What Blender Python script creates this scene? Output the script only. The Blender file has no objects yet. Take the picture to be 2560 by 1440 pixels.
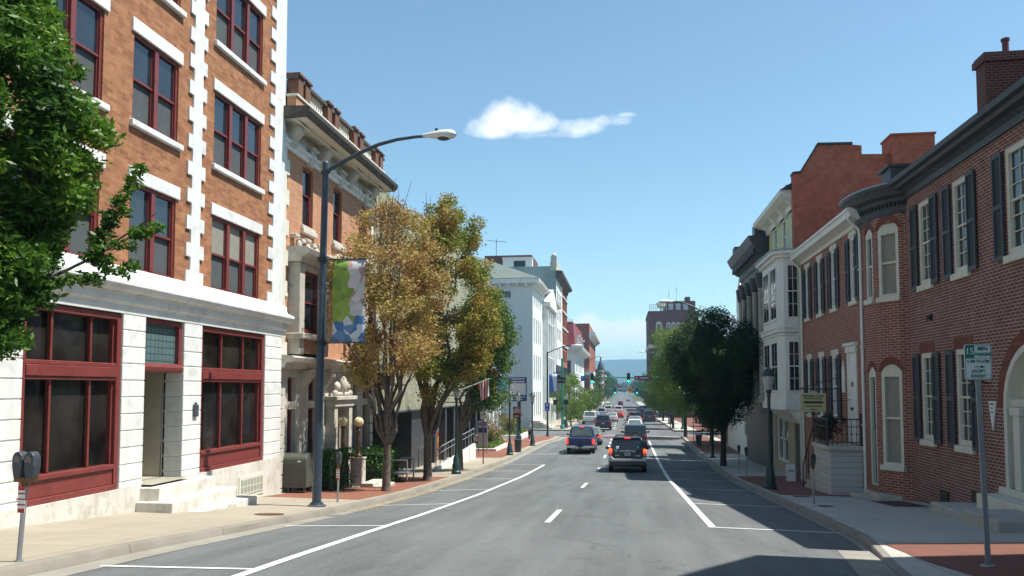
import bpy, math, random
import numpy as np
from mathutils import Vector, Matrix
R=random.Random(7)
rad=math.radians
sc=bpy.context.scene
COL=sc.collection
# ------------------------------------------------------------------ helpers
ORG={}
def org(p):
    return ORG.get(p.name,Vector((0,0,0))) if p else Vector((0,0,0))
def tag(o,label=None,cat=None,group=None,kind=None):
    if label:o['label']=label
    if cat:o['category']=cat
    if group:o['group']=group
    if kind:o['kind']=kind
    return o
def thing(name,label,cat,loc=(0,0,0),group=None,world=True):
    o=bpy.data.objects.new(name,None);COL.objects.link(o)
    o.empty_display_size=.3
    o.location=loc
    ORG[o.name]=Vector(loc) if world else Vector((0,0,0))
    return tag(o,label,cat,group)
class MB:
    def __init__(s): s.v=[];s.f=[];s.m=[];s.mi=0
    def face(s,pts):
        n=len(s.v);s.v+=[tuple(p) for p in pts];s.f.append(tuple(range(n,n+len(pts))));s.m.append(s.mi)
    def box(s,x0,x1,y0,y1,z0,z1):
        if x0>x1:x0,x1=x1,x0
        if y0>y1:y0,y1=y1,y0
        if z0>z1:z0,z1=z1,z0
        n=len(s.v)
        s.v+=[(x0,y0,z0),(x1,y0,z0),(x1,y1,z0),(x0,y1,z0),(x0,y0,z1),(x1,y0,z1),(x1,y1,z1),(x0,y1,z1)]
        for f in ((0,3,2,1),(4,5,6,7),(0,1,5,4),(1,2,6,5),(2,3,7,6),(3,0,4,7)):
            s.f.append(tuple(n+i for i in f));s.m.append(s.mi)
        return s
    def hexa(s,p):   # 8 points: bottom 4 ccw, top 4 ccw
        n=len(s.v);s.v+=[tuple(q) for q in p]
        for f in ((0,3,2,1),(4,5,6,7),(0,1,5,4),(1,2,6,5),(2,3,7,6),(3,0,4,7)):
            s.f.append(tuple(n+i for i in f));s.m.append(s.mi)
        return s
    def prism(s,pts,axis,a,b):  # pts 2D ccw ; axis 'x': pts=(y,z); 'y': (x,z); 'z': (x,y)
        def P(p,t):
            return {'x':(t,p[0],p[1]),'y':(p[0],t,p[1]),'z':(p[0],p[1],t)}[axis]
        n=len(s.v);k=len(pts)
        s.v+=[P(p,a) for p in pts]+[P(p,b) for p in pts]
        s.f.append(tuple(n+i for i in reversed(range(k))));s.m.append(s.mi)
        s.f.append(tuple(n+k+i for i in range(k)));s.m.append(s.mi)
        for i in range(k):
            j=(i+1)%k;s.f.append((n+i,n+j,n+k+j,n+k+i));s.m.append(s.mi)
        return s
    def cyl(s,p0,p1,r0,r1=None,n=10,cap=True):
        if r1 is None:r1=r0
        p0=Vector(p0);p1=Vector(p1);d=(p1-p0)
        if d.length<1e-6:return s
        d.normalize();a=d.orthogonal().normalized();b=d.cross(a)
        k=len(s.v)
        for p,r in((p0,r0),(p1,r1)):
            for i in range(n):
                t=2*math.pi*i/n;q=p+(a*math.cos(t)+b*math.sin(t))*r;s.v.append(tuple(q))
        for i in range(n):
            j=(i+1)%n;s.f.append((k+i,k+j,k+n+j,k+n+i));s.m.append(s.mi)
        if cap:
            s.f.append(tuple(k+i for i in reversed(range(n))));s.m.append(s.mi)
            s.f.append(tuple(k+n+i for i in range(n)));s.m.append(s.mi)
        return s
    def tube(s,pts,r,n=8):
        rs=r if isinstance(r,(list,tuple)) else [r]*len(pts)
        for i in range(len(pts)-1): s.cyl(pts[i],pts[i+1],rs[i],rs[i+1],n)
        return s
    def lathe(s,c,prof,n=14,ax=None):
        k=len(s.v);c=Vector(c)
        for r,z in prof:
            for i in range(n):
                t=2*math.pi*i/n;s.v.append((c.x+r*math.cos(t),c.y+r*math.sin(t),c.z+z))
        for j in range(len(prof)-1):
            for i in range(n):
                q=(i+1)%n;a=k+j*n
                s.f.append((a+i,a+q,a+n+q,a+n+i));s.m.append(s.mi)
        s.f.append(tuple(k+i for i in reversed(range(n))));s.m.append(s.mi)
        a=k+(len(prof)-1)*n
        s.f.append(tuple(a+i for i in range(n)));s.m.append(s.mi)
        return s
    def ball(s,c,r,n=12,m=8,sx=1,sy=1,sz=1):
        k=len(s.v)
        pr=[]
        for j in range(m+1):
            t=-math.pi/2+math.pi*j/m
            rr=max(r*math.cos(t),r*.02)
            for i in range(n):
                u=2*math.pi*i/n
                s.v.append((c[0]+rr*math.cos(u)*sx,c[1]+rr*math.sin(u)*sy,c[2]+r*math.sin(t)*sz))
        for j in range(m):
            for i in range(n):
                q=(i+1)%n;a=k+j*n
                s.f.append((a+i,a+q,a+n+q,a+n+i));s.m.append(s.mi)
        return s
    def build(s,name,mat,parent=None,smooth=None,bevel=0,seg=2):
        o_=org(parent)
        me=bpy.data.meshes.new(name)
        me.from_pydata([(x-o_.x,y-o_.y,z-o_.z) for x,y,z in s.v],[],s.f)
        mats=mat if isinstance(mat,(list,tuple)) else [mat]
        for m in mats: me.materials.append(m)
        if len(mats)>1: me.polygons.foreach_set('material_index',s.m)
        if smooth is not None:
            me.polygons.foreach_set('use_smooth',[True]*len(me.polygons))
            me.set_sharp_from_angle(angle=rad(smooth))
        me.update()
        o=bpy.data.objects.new(name,me);COL.objects.link(o)
        if parent:
            o.parent=parent;ORG[o.name]=o_
        if bevel:
            b=o.modifiers.new('bevel','BEVEL');b.width=bevel;b.segments=seg;b.limit_method='ANGLE';b.angle_limit=rad(35)
        return o
def copy_tree(o,parent=None):
    c=o.copy();COL.objects.link(c);c.parent=parent
    for ch in list(o.children): copy_tree(ch,c)
    return c
FONT={}
UNREAD={'CIVIL','WAR','SITE','OPEN','FREE','2 HOUR','METER','NO\nPARKING','PUBLIC LIBRARY','4BR 7263','Library'}
def text(body,size,loc,mat,parent,name='lettering',face='-y',ext=.004,align='CENTER',sx=1,bold=0):
    if body in UNREAD:   # writing too small to read in the photograph: worn strokes only
        w=.28*size*len(body)*sx;mb=MB();x,y,z=loc
        if face=='-x': mb.box(x-ext,x,y-w,y+w,z-size*.22,z+size*.22)
        else: mb.box(x-w,x+w,y-ext,y,z-size*.22,z+size*.22)
        return mb.build('worn_lettering',mat,parent)
    cu=bpy.data.curves.new('t','FONT');cu.body=body;cu.size=size;cu.align_x=align;cu.align_y='CENTER';cu.extrude=ext;cu.offset=bold;cu.space_line=.95
    to=bpy.data.objects.new('t',cu);COL.objects.link(to)
    me=bpy.data.meshes.new_from_object(to)
    bpy.data.objects.remove(to);bpy.data.curves.remove(cu)
    me.materials.clear();me.materials.append(mat)
    rot={'-y':Matrix.Rotation(math.pi/2,4,'X'),'+y':Matrix.Rotation(math.pi,4,'Z')@Matrix.Rotation(math.pi/2,4,'X'),
         '+x':Matrix.Rotation(math.pi/2,4,'Z')@Matrix.Rotation(math.pi/2,4,'X'),
         '-x':Matrix.Rotation(-math.pi/2,4,'Z')@Matrix.Rotation(math.pi/2,4,'X')}[face]
    me.transform(Matrix.Translation(Vector(loc)-org(parent))@rot@Matrix.Diagonal((sx,1,1,1)))
    o=bpy.data.objects.new(name,me);COL.objects.link(o)
    if parent:o.parent=parent
    return o
# ------------------------------------------------------------------ materials
def newmat(name):
    m=bpy.data.materials.new(name);m.use_nodes=True;nt=m.node_tree
    return m,nt,nt.nodes['Principled BSDF']
def N(nt,t,**k):
    n=nt.nodes.new(t)
    for a,b in k.items(): setattr(n,a,b)
    return n
def mixc(nt,fac,a,b,bt='MIX'):
    n=N(nt,'ShaderNodeMix');n.data_type='RGBA';n.blend_type=bt
    def put(i,v):
        if hasattr(v,'is_output'): nt.links.new(v,n.inputs[i])
        else: n.inputs[i].default_value=v if isinstance(v,(int,float)) else (*v[:3],1)
    put(0,fac);put(6,a);put(7,b)
    return n.outputs[2]
def math_(nt,op,a,b=0,c=None,clamp=False):
    n=N(nt,'ShaderNodeMath',operation=op);n.use_clamp=clamp
    for i,v in enumerate((a,b)+((c,) if c is not None else ())):
        if hasattr(v,'is_output'): nt.links.new(v,n.inputs[i])
        else: n.inputs[i].default_value=v
    return n.outputs[0]
def rng(nt,v,a,b,c=0,d=1):
    n=N(nt,'ShaderNodeMapRange');n.inputs[1].default_value=a;n.inputs[2].default_value=b;n.inputs[3].default_value=c;n.inputs[4].default_value=d
    nt.links.new(v,n.inputs[0]);return n.outputs[0]
def noise(nt,vec,scale,detail=4,rough=.55):
    n=N(nt,'ShaderNodeTexNoise');n.inputs['Scale'].default_value=scale;n.inputs['Detail'].default_value=detail;n.inputs['Roughness'].default_value=rough
    if vec is not None: nt.links.new(vec,n.inputs['Vector'])
    return n.outputs[0]
def bump(nt,b,h,st=.3,dist=.02):
    n=N(nt,'ShaderNodeBump');n.inputs['Strength'].default_value=st;n.inputs['Distance'].default_value=dist
    nt.links.new(h,n.inputs['Height']);nt.links.new(n.outputs[0],b.inputs['Normal'])
def flat(name,c,rough=.6,metal=0,var=.12,sc_=3,spec=.5,bmp=0,dirt=None,wear=.0,streak=0):
    """painted / stone / plain surface with soft tonal variation"""
    m,nt,b=newmat(name)
    tc=N(nt,'ShaderNodeTexCoord').outputs['Object']
    n1=noise(nt,tc,sc_,5)
    f=rng(nt,n1,.3,.7,1-var,1+var*.6)
    sep=N(nt,'ShaderNodeVectorMath',operation='SCALE');sep.inputs[0].default_value=c[:3];nt.links.new(f,sep.inputs['Scale'])
    col=sep.outputs[0]
    if dirt:
        n2=noise(nt,tc,sc_*2.7,7,.65);col=mixc(nt,rng(nt,n2,.52,.7,0,wear),col,dirt)
    if streak:
        mp=N(nt,'ShaderNodeMapping');nt.links.new(tc,mp.inputs[0]);mp.inputs['Scale'].default_value=(5,5,.35)
        col=mixc(nt,rng(nt,noise(nt,mp.outputs[0],1,5,.6),.52,.72,0,streak),col,dirt)
    nt.links.new(col,b.inputs['Base Color'])
    b.inputs['Roughness'].default_value=rough;b.inputs['Metallic'].default_value=metal;b.inputs['Specular IOR Level'].default_value=spec
    if bmp: bump(nt,b,noise(nt,tc,sc_*12,4),bmp,.01)
    return m
def planar(nt):
    """(along-wall, up) coordinate from world position and normal"""
    g=N(nt,'ShaderNodeNewGeometry');sp=N(nt,'ShaderNodeSeparateXYZ');nt.links.new(g.outputs['Position'],sp.inputs[0])
    sn=N(nt,'ShaderNodeSeparateXYZ');nt.links.new(g.outputs['True Normal'],sn.inputs[0])
    ax=math_(nt,'ABSOLUTE',sn.outputs[0]);w=math_(nt,'GREATER_THAN',ax,.6)
    mx=N(nt,'ShaderNodeMix');nt.links.new(w,mx.inputs[0]);nt.links.new(sp.outputs[0],mx.inputs[2]);nt.links.new(sp.outputs[1],mx.inputs[3])
    cb=N(nt,'ShaderNodeCombineXYZ');nt.links.new(mx.outputs[0],cb.inputs[0]);nt.links.new(sp.outputs[2],cb.inputs[1])
    return cb.outputs[0],g.outputs['Position']
def brick(name,c1,c2,mortar,bw=.22,bh=.075,ms=.01,var=.5,stain=(.1,.06,.05),stf=.25,bias=0,vs=4):
    m,nt,b=newmat(name)
    v,pos=planar(nt)
    br=N(nt,'ShaderNodeTexBrick');nt.links.new(v,br.inputs['Vector'])
    br.inputs['Color1'].default_value=(*c1,1);br.inputs['Color2'].default_value=(*c2,1);br.inputs['Mortar'].default_value=(*mortar,1)
    br.inputs['Scale'].default_value=1;br.inputs['Brick Width'].default_value=bw;br.inputs['Row Height'].default_value=bh
    br.inputs['Mortar Size'].default_value=ms;br.inputs['Mortar Smooth'].default_value=.3;br.inputs['Bias'].default_value=bias
    n1=noise(nt,pos,.6,6,.6);n2=noise(nt,pos,vs,5,.6)
    col=mixc(nt,rng(nt,n1,.45,.75,0,stf),br.outputs[0],stain)
    hs=N(nt,'ShaderNodeHueSaturation');nt.links.new(col,hs.inputs['Color']);nt.links.new(rng(nt,n2,.3,.7,1-var*.35,1+var*.25),hs.inputs['Value'])
    nt.links.new(hs.outputs[0],b.inputs['Base Color'])
    b.inputs['Roughness'].default_value=.85;b.inputs['Specular IOR Level'].default_value=.25
    bump(nt,b,math_(nt,'SUBTRACT',noise(nt,pos,60,2),br.outputs['Fac']),.35,.01)
    return m
def pane(name,c=(.02,.026,.034),rough=.04,spec=1.0,var=.4):
    m,nt,b=newmat(name)
    tc=N(nt,'ShaderNodeTexCoord').outputs['Object']
    n1=noise(nt,tc,.9,3);f=rng(nt,n1,.3,.7,1-var,1+var)
    sp=N(nt,'ShaderNodeVectorMath',operation='SCALE');sp.inputs[0].default_value=c;nt.links.new(f,sp.inputs['Scale'])
    nt.links.new(sp.outputs[0],b.inputs['Base Color']);b.inputs['Roughness'].default_value=rough;b.inputs['Specular IOR Level'].default_value=spec
    bump(nt,b,noise(nt,tc,1.1,3),.10,.05)
    return m
def emis(name,c,s):
    m,nt,b=newmat(name);b.inputs['Base Color'].default_value=(*c,1);b.inputs['Emission Color'].default_value=(*c,1);b.inputs['Emission Strength'].default_value=s;return m
def leafmat(name,cs,trans=.35,rough=.5):
    m,nt,b=newmat(name)
    g=N(nt,'ShaderNodeNewGeometry')
    cr=N(nt,'ShaderNodeValToRGB');cr.color_ramp.interpolation='LINEAR'
    el=cr.color_ramp.elements
    while len(el)<len(cs): el.new(.5)
    for i,c in enumerate(cs): el[i].position=i/(len(cs)-1);el[i].color=(*c,1)
    n1=noise(nt,g.outputs['Position'],.9,4)
    f=math_(nt,'ADD',math_(nt,'MULTIPLY',g.outputs['Random Per Island'],.38),rng(nt,n1,.36,.64,0,.62))
    nt.links.new(f,cr.inputs[0]);nt.links.new(cr.outputs[0],b.inputs['Base Color'])
    b.inputs['Roughness'].default_value=rough;b.inputs['Specular IOR Level'].default_value=.35
    tr=N(nt,'ShaderNodeBsdfTranslucent');nt.links.new(cr.outputs[0],tr.inputs[0])
    mx=N(nt,'ShaderNodeMixShader');mx.inputs[0].default_value=trans
    nt.links.new(b.outputs[0],mx.inputs[1]);nt.links.new(tr.outputs[0],mx.inputs[2])
    nt.links.new(mx.outputs[0],nt.nodes['Material Output'].inputs[0])
    return m
def paint(name,c,metal=.3):
    m,nt,b=newmat(name);tc=N(nt,'ShaderNodeTexCoord').outputs['Object']
    n1=noise(nt,tc,2.2,5);col=mixc(nt,rng(nt,n1,.5,.75,0,.14),c,(.2,.18,.15))
    nt.links.new(col,b.inputs['Base Color']);b.inputs['Roughness'].default_value=.3;b.inputs['Metallic'].default_value=metal
    b.inputs['Coat Weight'].default_value=.35;b.inputs['Coat Roughness'].default_value=.08
    return m
def asphalt():
    m,nt,b=newmat('asphalt');g=N(nt,'ShaderNodeNewGeometry').outputs['Position']
    mp=N(nt,'ShaderNodeMapping');nt.links.new(g,mp.inputs[0]);mp.inputs['Scale'].default_value=(1.1,.07,1)
    streak=noise(nt,mp.outputs[0],1.3,5);big=noise(nt,g,.25,5);fine=noise(nt,g,55,3,.7);mid=noise(nt,g,9,5,.6)
    f=math_(nt,'ADD',rng(nt,streak,.3,.7,-.028,.026),rng(nt,big,.3,.7,-.014,.014))
    f=math_(nt,'ADD',f,rng(nt,fine,.25,.75,-.05,.05));f=math_(nt,'ADD',f,rng(nt,mid,.3,.7,-.012,.012));f=math_(nt,'ADD',f,.128)
    # long irregular cracks and patched seams
    vo=N(nt,'ShaderNodeTexVoronoi',feature='DISTANCE_TO_EDGE');vo.inputs['Scale'].default_value=.16
    wv=N(nt,'ShaderNodeVectorMath',operation='ADD');nt.links.new(g,wv.inputs[0])
    ns=N(nt,'ShaderNodeTexNoise');ns.inputs['Scale'].default_value=1.2;nt.links.new(g,ns.inputs['Vector']);nt.links.new(ns.outputs['Color'],wv.inputs[1]);nt.links.new(wv.outputs[0],vo.inputs['Vector'])
    sp_=noise(nt,g,.7,4,.6);f=math_(nt,'ADD',f,rng(nt,sp_,.62,.74,0,-.03));cr=rng(nt,vo.outputs['Distance'],.0,.004,.72,1)
    f=math_(nt,'MULTIPLY',f,cr)
    cb=N(nt,'ShaderNodeCombineColor')
    nt.links.new(math_(nt,'MULTIPLY',f,.93),cb.inputs[0]);nt.links.new(f,cb.inputs[1]);nt.links.new(math_(nt,'MULTIPLY',f,1.0),cb.inputs[2])
    nt.links.new(cb.outputs[0],b.inputs['Base Color']);b.inputs['Roughness'].default_value=.85;b.inputs['Specular IOR Level'].default_value=.3
    bump(nt,b,fine,.5,.01);return m
def concrete(name,c,joint=1.5,jc=.55,stain=.35):
    m,nt,b=newmat(name);g=N(nt,'ShaderNodeNewGeometry').outputs['Position']
    br=N(nt,'ShaderNodeTexBrick');nt.links.new(g,br.inputs['Vector']);br.offset=0
    br.inputs['Color1'].default_value=(c[0]*1.03,c[1]*1.03,c[2]*1.03,1);br.inputs['Color2'].default_value=(c[0]*.93,c[1]*.93,c[2]*.93,1);br.inputs['Mortar'].default_value=(c[0]*jc,c[1]*jc,c[2]*jc,1)
    br.inputs['Scale'].default_value=1;br.inputs['Brick Width'].default_value=joint;br.inputs['Row Height'].default_value=joint;br.inputs['Mortar Size'].default_value=.012
    n1=noise(nt,g,.8,6,.65);n2=noise(nt,g,14,5,.65)
    col=mixc(nt,rng(nt,n1,.45,.72,0,stain),br.outputs[0],(c[0]*.55,c[1]*.52,c[2]*.48))
    col=mixc(nt,rng(nt,n2,.35,.7,0,.22),col,(c[0]*.7,c[1]*.7,c[2]*.7))
    nt.links.new(col,b.inputs['Base Color']);b.inputs['Roughness'].default_value=.9;bump(nt,b,n2,.25,.01);return m
def paving(name,c1,c2,m_):
    m,nt,b=newmat(name);g=N(nt,'ShaderNodeNewGeometry').outputs['Position']
    br=N(nt,'ShaderNodeTexBrick');nt.links.new(g,br.inputs['Vector'])
    br.inputs['Color1'].default_value=(*c1,1);br.inputs['Color2'].default_value=(*c2,1);br.inputs['Mortar'].default_value=(*m_,1)
    br.inputs['Scale'].default_value=1;br.inputs['Brick Width'].default_value=.21;br.inputs['Row Height'].default_value=.105;br.inputs['Mortar Size'].default_value=.006
    n1=noise(nt,g,.9,6,.6);col=mixc(nt,rng(nt,n1,.4,.75,0,.4),br.outputs[0],(c1[0]*.6,c1[1]*.6,c1[2]*.6))
    nt.links.new(col,b.inputs['Base Color']);b.inputs['Roughness'].default_value=.85;return m
M={}
M['brickL1']=brick('orange_brick',(.38,.178,.08),(.235,.09,.042),(.30,.17,.11),.3,.085,.008,.7,(.33,.12,.06),.3,-.15)
M['brickL2']=brick('tan_brick',(.52,.27,.15),(.42,.2,.105),(.42,.26,.18),.25,.07,.008,.4,(.4,.2,.12),.25)
M['brickR1']=brick('red_brick',(.225,.085,.06),(.155,.058,.045),(.41,.335,.3),.22,.079,.013,.6,(.12,.05,.04),.3)
M['brickR3']=brick('warm_red_brick',(.30,.1,.062),(.225,.075,.05),(.44,.35,.3),.22,.079,.012,.5,(.2,.08,.06),.3)
M['brickG']=brick('painted_red_brick',(.45,.12,.065),(.38,.1,.055),(.40,.17,.12),.24,.09,.006,.7,(.46,.25,.2),.22)
M['brickC']=brick('chimney_brick',(.13,.045,.035),(.1,.035,.03),(.2,.13,.11),.22,.08,.012,.5)
M['brickfar']=brick('far_red_brick',(.33,.1,.065),(.27,.09,.06),(.33,.18,.13),.4,.15,.02,.3)
M['bricktower']=brick('brown_tower_brick',(.12,.055,.045),(.09,.045,.04),(.17,.11,.1),.4,.15,.02,.3)
M['white']=flat('white_masonry',(.70,.72,.70),.7,var=.09,sc_=.9,dirt=(.42,.40,.36),wear=.55,bmp=.15,streak=.3)
M['whitebase']=flat('weathered_white_base',(.62,.60,.54),.8,var=.16,sc_=1.1,dirt=(.36,.32,.26),wear=.8,bmp=.2,streak=.4)
M['whitetrim']=flat('white_trim',(.78,.78,.74),.5,var=.08,sc_=2,dirt=(.4,.38,.33),wear=.25)
M['cream']=flat('cream_trim',(.66,.64,.54),.55,var=.1,sc_=2,dirt=(.35,.32,.26),wear=.25)
M['stone']=flat('weathered_limestone',(.52,.49,.425),.8,var=.2,sc_=1.5,dirt=(.27,.25,.21),wear=.6,bmp=.3)
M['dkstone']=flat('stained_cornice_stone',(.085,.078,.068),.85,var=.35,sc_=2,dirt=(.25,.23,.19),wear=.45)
M['red']=flat('dark_red_paint',(.18,.036,.031),.42,var=.18,sc_=2.5,dirt=(.27,.09,.08),wear=.4)
M['glass']=pane('window_glass');M['glassb']=pane('shop_glass',(.018,.016,.014),.06,.5,.8)
M['screen']=flat('grey_window_screen',(.085,.095,.10),.75,var=.12,sc_=5,spec=.2)
M['teal']=None
M['blind']=flat('pale_blind',(.26,.25,.21),.6,var=.1,sc_=4)
M['shutter']=flat('slate_shutter_paint',(.058,.066,.083),.55,var=.15,sc_=6)
M['dkgrey']=flat('dark_grey_paint',(.045,.055,.068),.5,var=.2,sc_=3,dirt=(.18,.2,.2),wear=.3)
M['roofdk']=flat('dark_shingle_roof',(.06,.055,.055),.85,var=.3,sc_=5)
M['lamp']=flat('blue_grey_lamp_paint',(.035,.055,.08),.4,var=.2,sc_=3,dirt=(.12,.15,.17),wear=.4)
M['green']=flat('dark_green_paint',(.018,.047,.048),.4,var=.2,sc_=4)
M['greenb']=flat('signal_green_paint',(.03,.22,.15),.4,var=.15,sc_=4)
M['galv']=flat('galvanised_steel',(.33,.35,.37),.45,.5,.12,6)
M['black']=flat('black_paint',(.018,.018,.02),.4,var=.2,sc_=5)
M['tyre']=flat('tyre_rubber',(.02,.02,.021),.8,var=.2,sc_=8)
M['olive']=None
M['slab']=flat('dark_granite_panel',(.05,.055,.06),.35,var=.25,sc_=2)
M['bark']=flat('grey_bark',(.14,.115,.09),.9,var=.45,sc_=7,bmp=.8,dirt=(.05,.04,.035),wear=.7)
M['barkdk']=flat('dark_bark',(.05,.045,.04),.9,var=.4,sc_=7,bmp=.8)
M['globe']=flat('cream_glass_globe',(.75,.6,.33),.25,var=.04,sc_=2)
M['bronze']=flat('bronze_metal',(.16,.085,.04),.4,.5,.25,7)
M['mailbox']=flat('olive_drab_paint',(.075,.085,.065),.45,var=.15,sc_=2,dirt=(.16,.16,.13),wear=.4)
M['chrome']=flat('chrome_metal',(.6,.62,.65),.2,1,.05,3)
M['plastic']=flat('dark_bumper_plastic',(.05,.052,.055),.55,var=.1)
M['silverp']=paint('silver_grey_paint',(.42,.43,.45),.4)
M['carglass']=pane('car_glass',(.012,.014,.017),.03,.7,.2)
M['carglass2']=pane('pale_car_glass',(.09,.12,.11),.05,.7,.4)  # paler base colour stands in for a reflection on the pickup's rear glass
M['tail']=flat('red_tail_lens',(.45,.01,.008),.2,var=.1);M['tailon']=emis('lit_brake_lamp',(1,.04,.02),1.2);M['amber']=emis('lit_amber_lamp',(1,.14,.02),.9)
M['plate']=flat('licence_plate_white',(.55,.57,.6),.4,var=.1)
M['paintw']=None
M['bluesign']=flat('navy_sign_paint',(.018,.045,.19),.4,var=.06);M['bluep']=flat('bright_blue_sign',(.012,.07,.36),.4,var=.05)
M['brown']=flat('maroon_sign',(.13,.025,.022),.4,var=.06);M['wsign']=flat('white_sign_face',(.74,.75,.74),.4,var=.05,dirt=(.5,.5,.48),wear=.3)
M['signgrey']=flat('pale_grey_sign_panel',(.42,.46,.5),.5,var=.06);M['textw']=flat('white_lettering',(.8,.8,.8),.5,var=0);M['textk']=flat('dark_lettering',(.03,.03,.03),.5,var=0)
M['textg']=flat('green_lettering',(.01,.19,.11),.5,var=0);M['buff']=flat('buff_sign_board',(.52,.47,.26),.5,var=.08)
M['yel']=flat('yellow_warning_sign',(.8,.33,.01),.4,var=.04);M['orange']=flat('orange_banner',(.7,.28,.02),.7,var=.1)
M['skin']=flat('skin',(.5,.29,.21),.6,var=.05);M['shirt']=flat('light_blue_shirt',(.33,.4,.47),.8,var=.1);M['trous']=flat('dark_trousers',(.035,.035,.04),.8,var=.1);M['hair']=flat('dark_hair',(.02,.015,.012),.7,var=.1)
M['glblock']=None
def grid_mat(name,c1,c2,w,h,ms,rough=.5):
    m,nt,b=newmat(name);v,pos=planar(nt)
    br=N(nt,'ShaderNodeTexBrick');nt.links.new(v,br.inputs['Vector']);br.offset=0
    br.inputs['Color1'].default_value=(*c1,1);br.inputs['Color2'].default_value=(c1[0]*.85,c1[1]*.85,c1[2]*.85,1);br.inputs['Mortar'].default_value=(*c2,1)
    br.inputs['Scale'].default_value=1;br.inputs['Brick Width'].default_value=w;br.inputs['Row Height'].default_value=h;br.inputs['Mortar Size'].default_value=ms
    nt.links.new(br.outputs[0],b.inputs['Base Color']);b.inputs['Roughness'].default_value=rough;bump(nt,b,br.outputs['Fac'],-.4,.02);return m
M['teal']=grid_mat('leaded_prism_glass',(.105,.175,.18),(.04,.06,.065),.16,.16,.012,.3)
M['glblock']=grid_mat('glass_block',(.33,.36,.3),(.55,.54,.47),.2,.2,.018,.4)
def olive():
    m,nt,b=newmat('mottled_olive_aggregate');v,pos=planar(nt)
    vo=N(nt,'ShaderNodeTexVoronoi');vo.inputs['Scale'].default_value=9;nt.links.new(pos,vo.inputs['Vector'])
    n2=noise(nt,pos,1.2,6,.65)
    s=N(nt,'ShaderNodeSeparateColor');nt.links.new(vo.outputs['Color'],s.inputs[0])
    c=mixc(nt,s.outputs[0],(.20,.21,.13),(.38,.38,.27));c=mixc(nt,rng(nt,n2,.4,.7,0,.5),c,(.13,.13,.09))
    nt.links.new(c,b.inputs['Base Color']);b.inputs['Roughness'].default_value=.9;bump(nt,b,vo.outputs['Distance'],.5,.03);return m
M['olive']=olive()
def roadpaint():
    m,nt,b=newmat('worn_road_paint');g=N(nt,'ShaderNodeNewGeometry').outputs['Position']
    n1=noise(nt,g,22,5,.7);n2=noise(nt,g,1.5,4,.6)
    f=math_(nt,'ADD',math_(nt,'MULTIPLY',n1,.7),math_(nt,'MULTIPLY',n2,.3))
    nt.links.new(mixc(nt,rng(nt,f,.52,.66,0,.85),(.72,.72,.69),(.16,.16,.16)),b.inputs['Base Color']);b.inputs['Roughness'].default_value=.7;return m
M['paintw']=roadpaint();M['asphalt']=asphalt()
M['conc']=concrete('tan_pavement_concrete',(.345,.305,.235),1.55);M['concR']=concrete('grey_pavement_concrete',(.45,.43,.385),1.5)
M['kerb']=concrete('kerb_concrete',(.25,.23,.19),2.8,.35,.6);M['gutter']=concrete('gutter_concrete',(.28,.262,.222),2.8,.4,.6)
M['paver']=paving('red_brick_paving',(.25,.085,.048),(.2,.07,.042),(.16,.1,.075));M['paverR']=paving('dark_red_brick_paving',(.19,.068,.043),(.155,.056,.038),(.13,.08,.065))
M['ground']=flat('earth_and_grass',(.09,.11,.05),.95,var=.4,sc_=.05)
M['iron']=flat('rusty_iron_cover',(.16,.085,.05),.7,.3,.3,6)
M['leafF']=leafmat('foreground_leaves',[(.016,.05,.008),(.05,.13,.014),(.11,.23,.022),(.2,.32,.035)],.42,.45)
M['leafA']=leafmat('autumn_leaves',[(.26,.14,.06),(.42,.26,.09),(.46,.35,.11),(.24,.24,.06)],.3,.6)
M['leafB']=leafmat('turning_leaves',[(.36,.2,.06),(.38,.29,.06),(.22,.25,.04),(.07,.14,.02)],.3,.6)
M['leafG']=leafmat('green_leaves',[(.035,.08,.012),(.07,.14,.02),(.12,.2,.03),(.17,.22,.035)],.35,.5)
M['leafY']=leafmat('bright_green_leaves',[(.06,.14,.02),(.11,.2,.03),(.18,.27,.04),(.24,.26,.04)],.4,.5)
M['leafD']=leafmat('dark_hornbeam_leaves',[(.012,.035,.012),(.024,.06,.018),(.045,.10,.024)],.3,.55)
M['leafH']=leafmat('hedge_leaves',[(.02,.06,.01),(.04,.11,.015),(.06,.14,.02)],.2,.35)
M['leafFar']=leafmat('distant_leaves',[(.03,.065,.02),(.05,.1,.025),(.075,.13,.03)],.2,.7)
M['pink']=leafmat('pink_blossom',[(.5,.12,.16),(.6,.25,.28)],.2,.6)
HZ_D=2.6e-4;AIR=1.0;DUST=.5;OZ=1.6;SKYS=.098;CLB=9;SUNE=4.7;EXPO=.8;SKYT=(1.0,1.16,1.06)
# ------------------------------------------------------------------ terrain
def lerp_tab(T,Y):
    if Y<=T[0][0]: return T[0][1]+(T[1][1]-T[0][1])*(Y-T[0][0])/(T[1][0]-T[0][0])
    for (a,za),(b,zb) in zip(T,T[1:]):
        if Y<=b: return za+(zb-za)*(Y-a)/(b-a)
    return T[-1][1]
PR=[(-60,1.73),(0,-1.87),(38,-4.15),(46,-4.45),(55,-4.6),(70,-4.75),(86,-4.85),(114,-5.1),(133,-5.4),(200,-5.95),(300,-6.6),(500,-7.3),(1000,-8.2),(4200,-14)]
def gz(Y): return lerp_tab(PR,Y)
GLT=[(0,-1.66),(11.6,-2.5),(14.65,-2.76),(19.2,-3.15),(26.6,-3.66),(35.8,-4.07),(49.7,-4.56),(60,-4.75),(80,-4.93),(90,-5.0)]
def gl(Y): return lerp_tab(GLT,Y) if Y<90 else gz(Y)-.1
BLT=[(0,-1.5),(13.85,-2.53),(23.8,-3.29),(30,-3.7),(41,-4.22),(50,-4.45),(64,-4.62),(80,-4.75),(90,-4.8)]
def bl(Y): return lerp_tab(BLT,Y) if Y<90 else gz(Y)+.08
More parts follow.
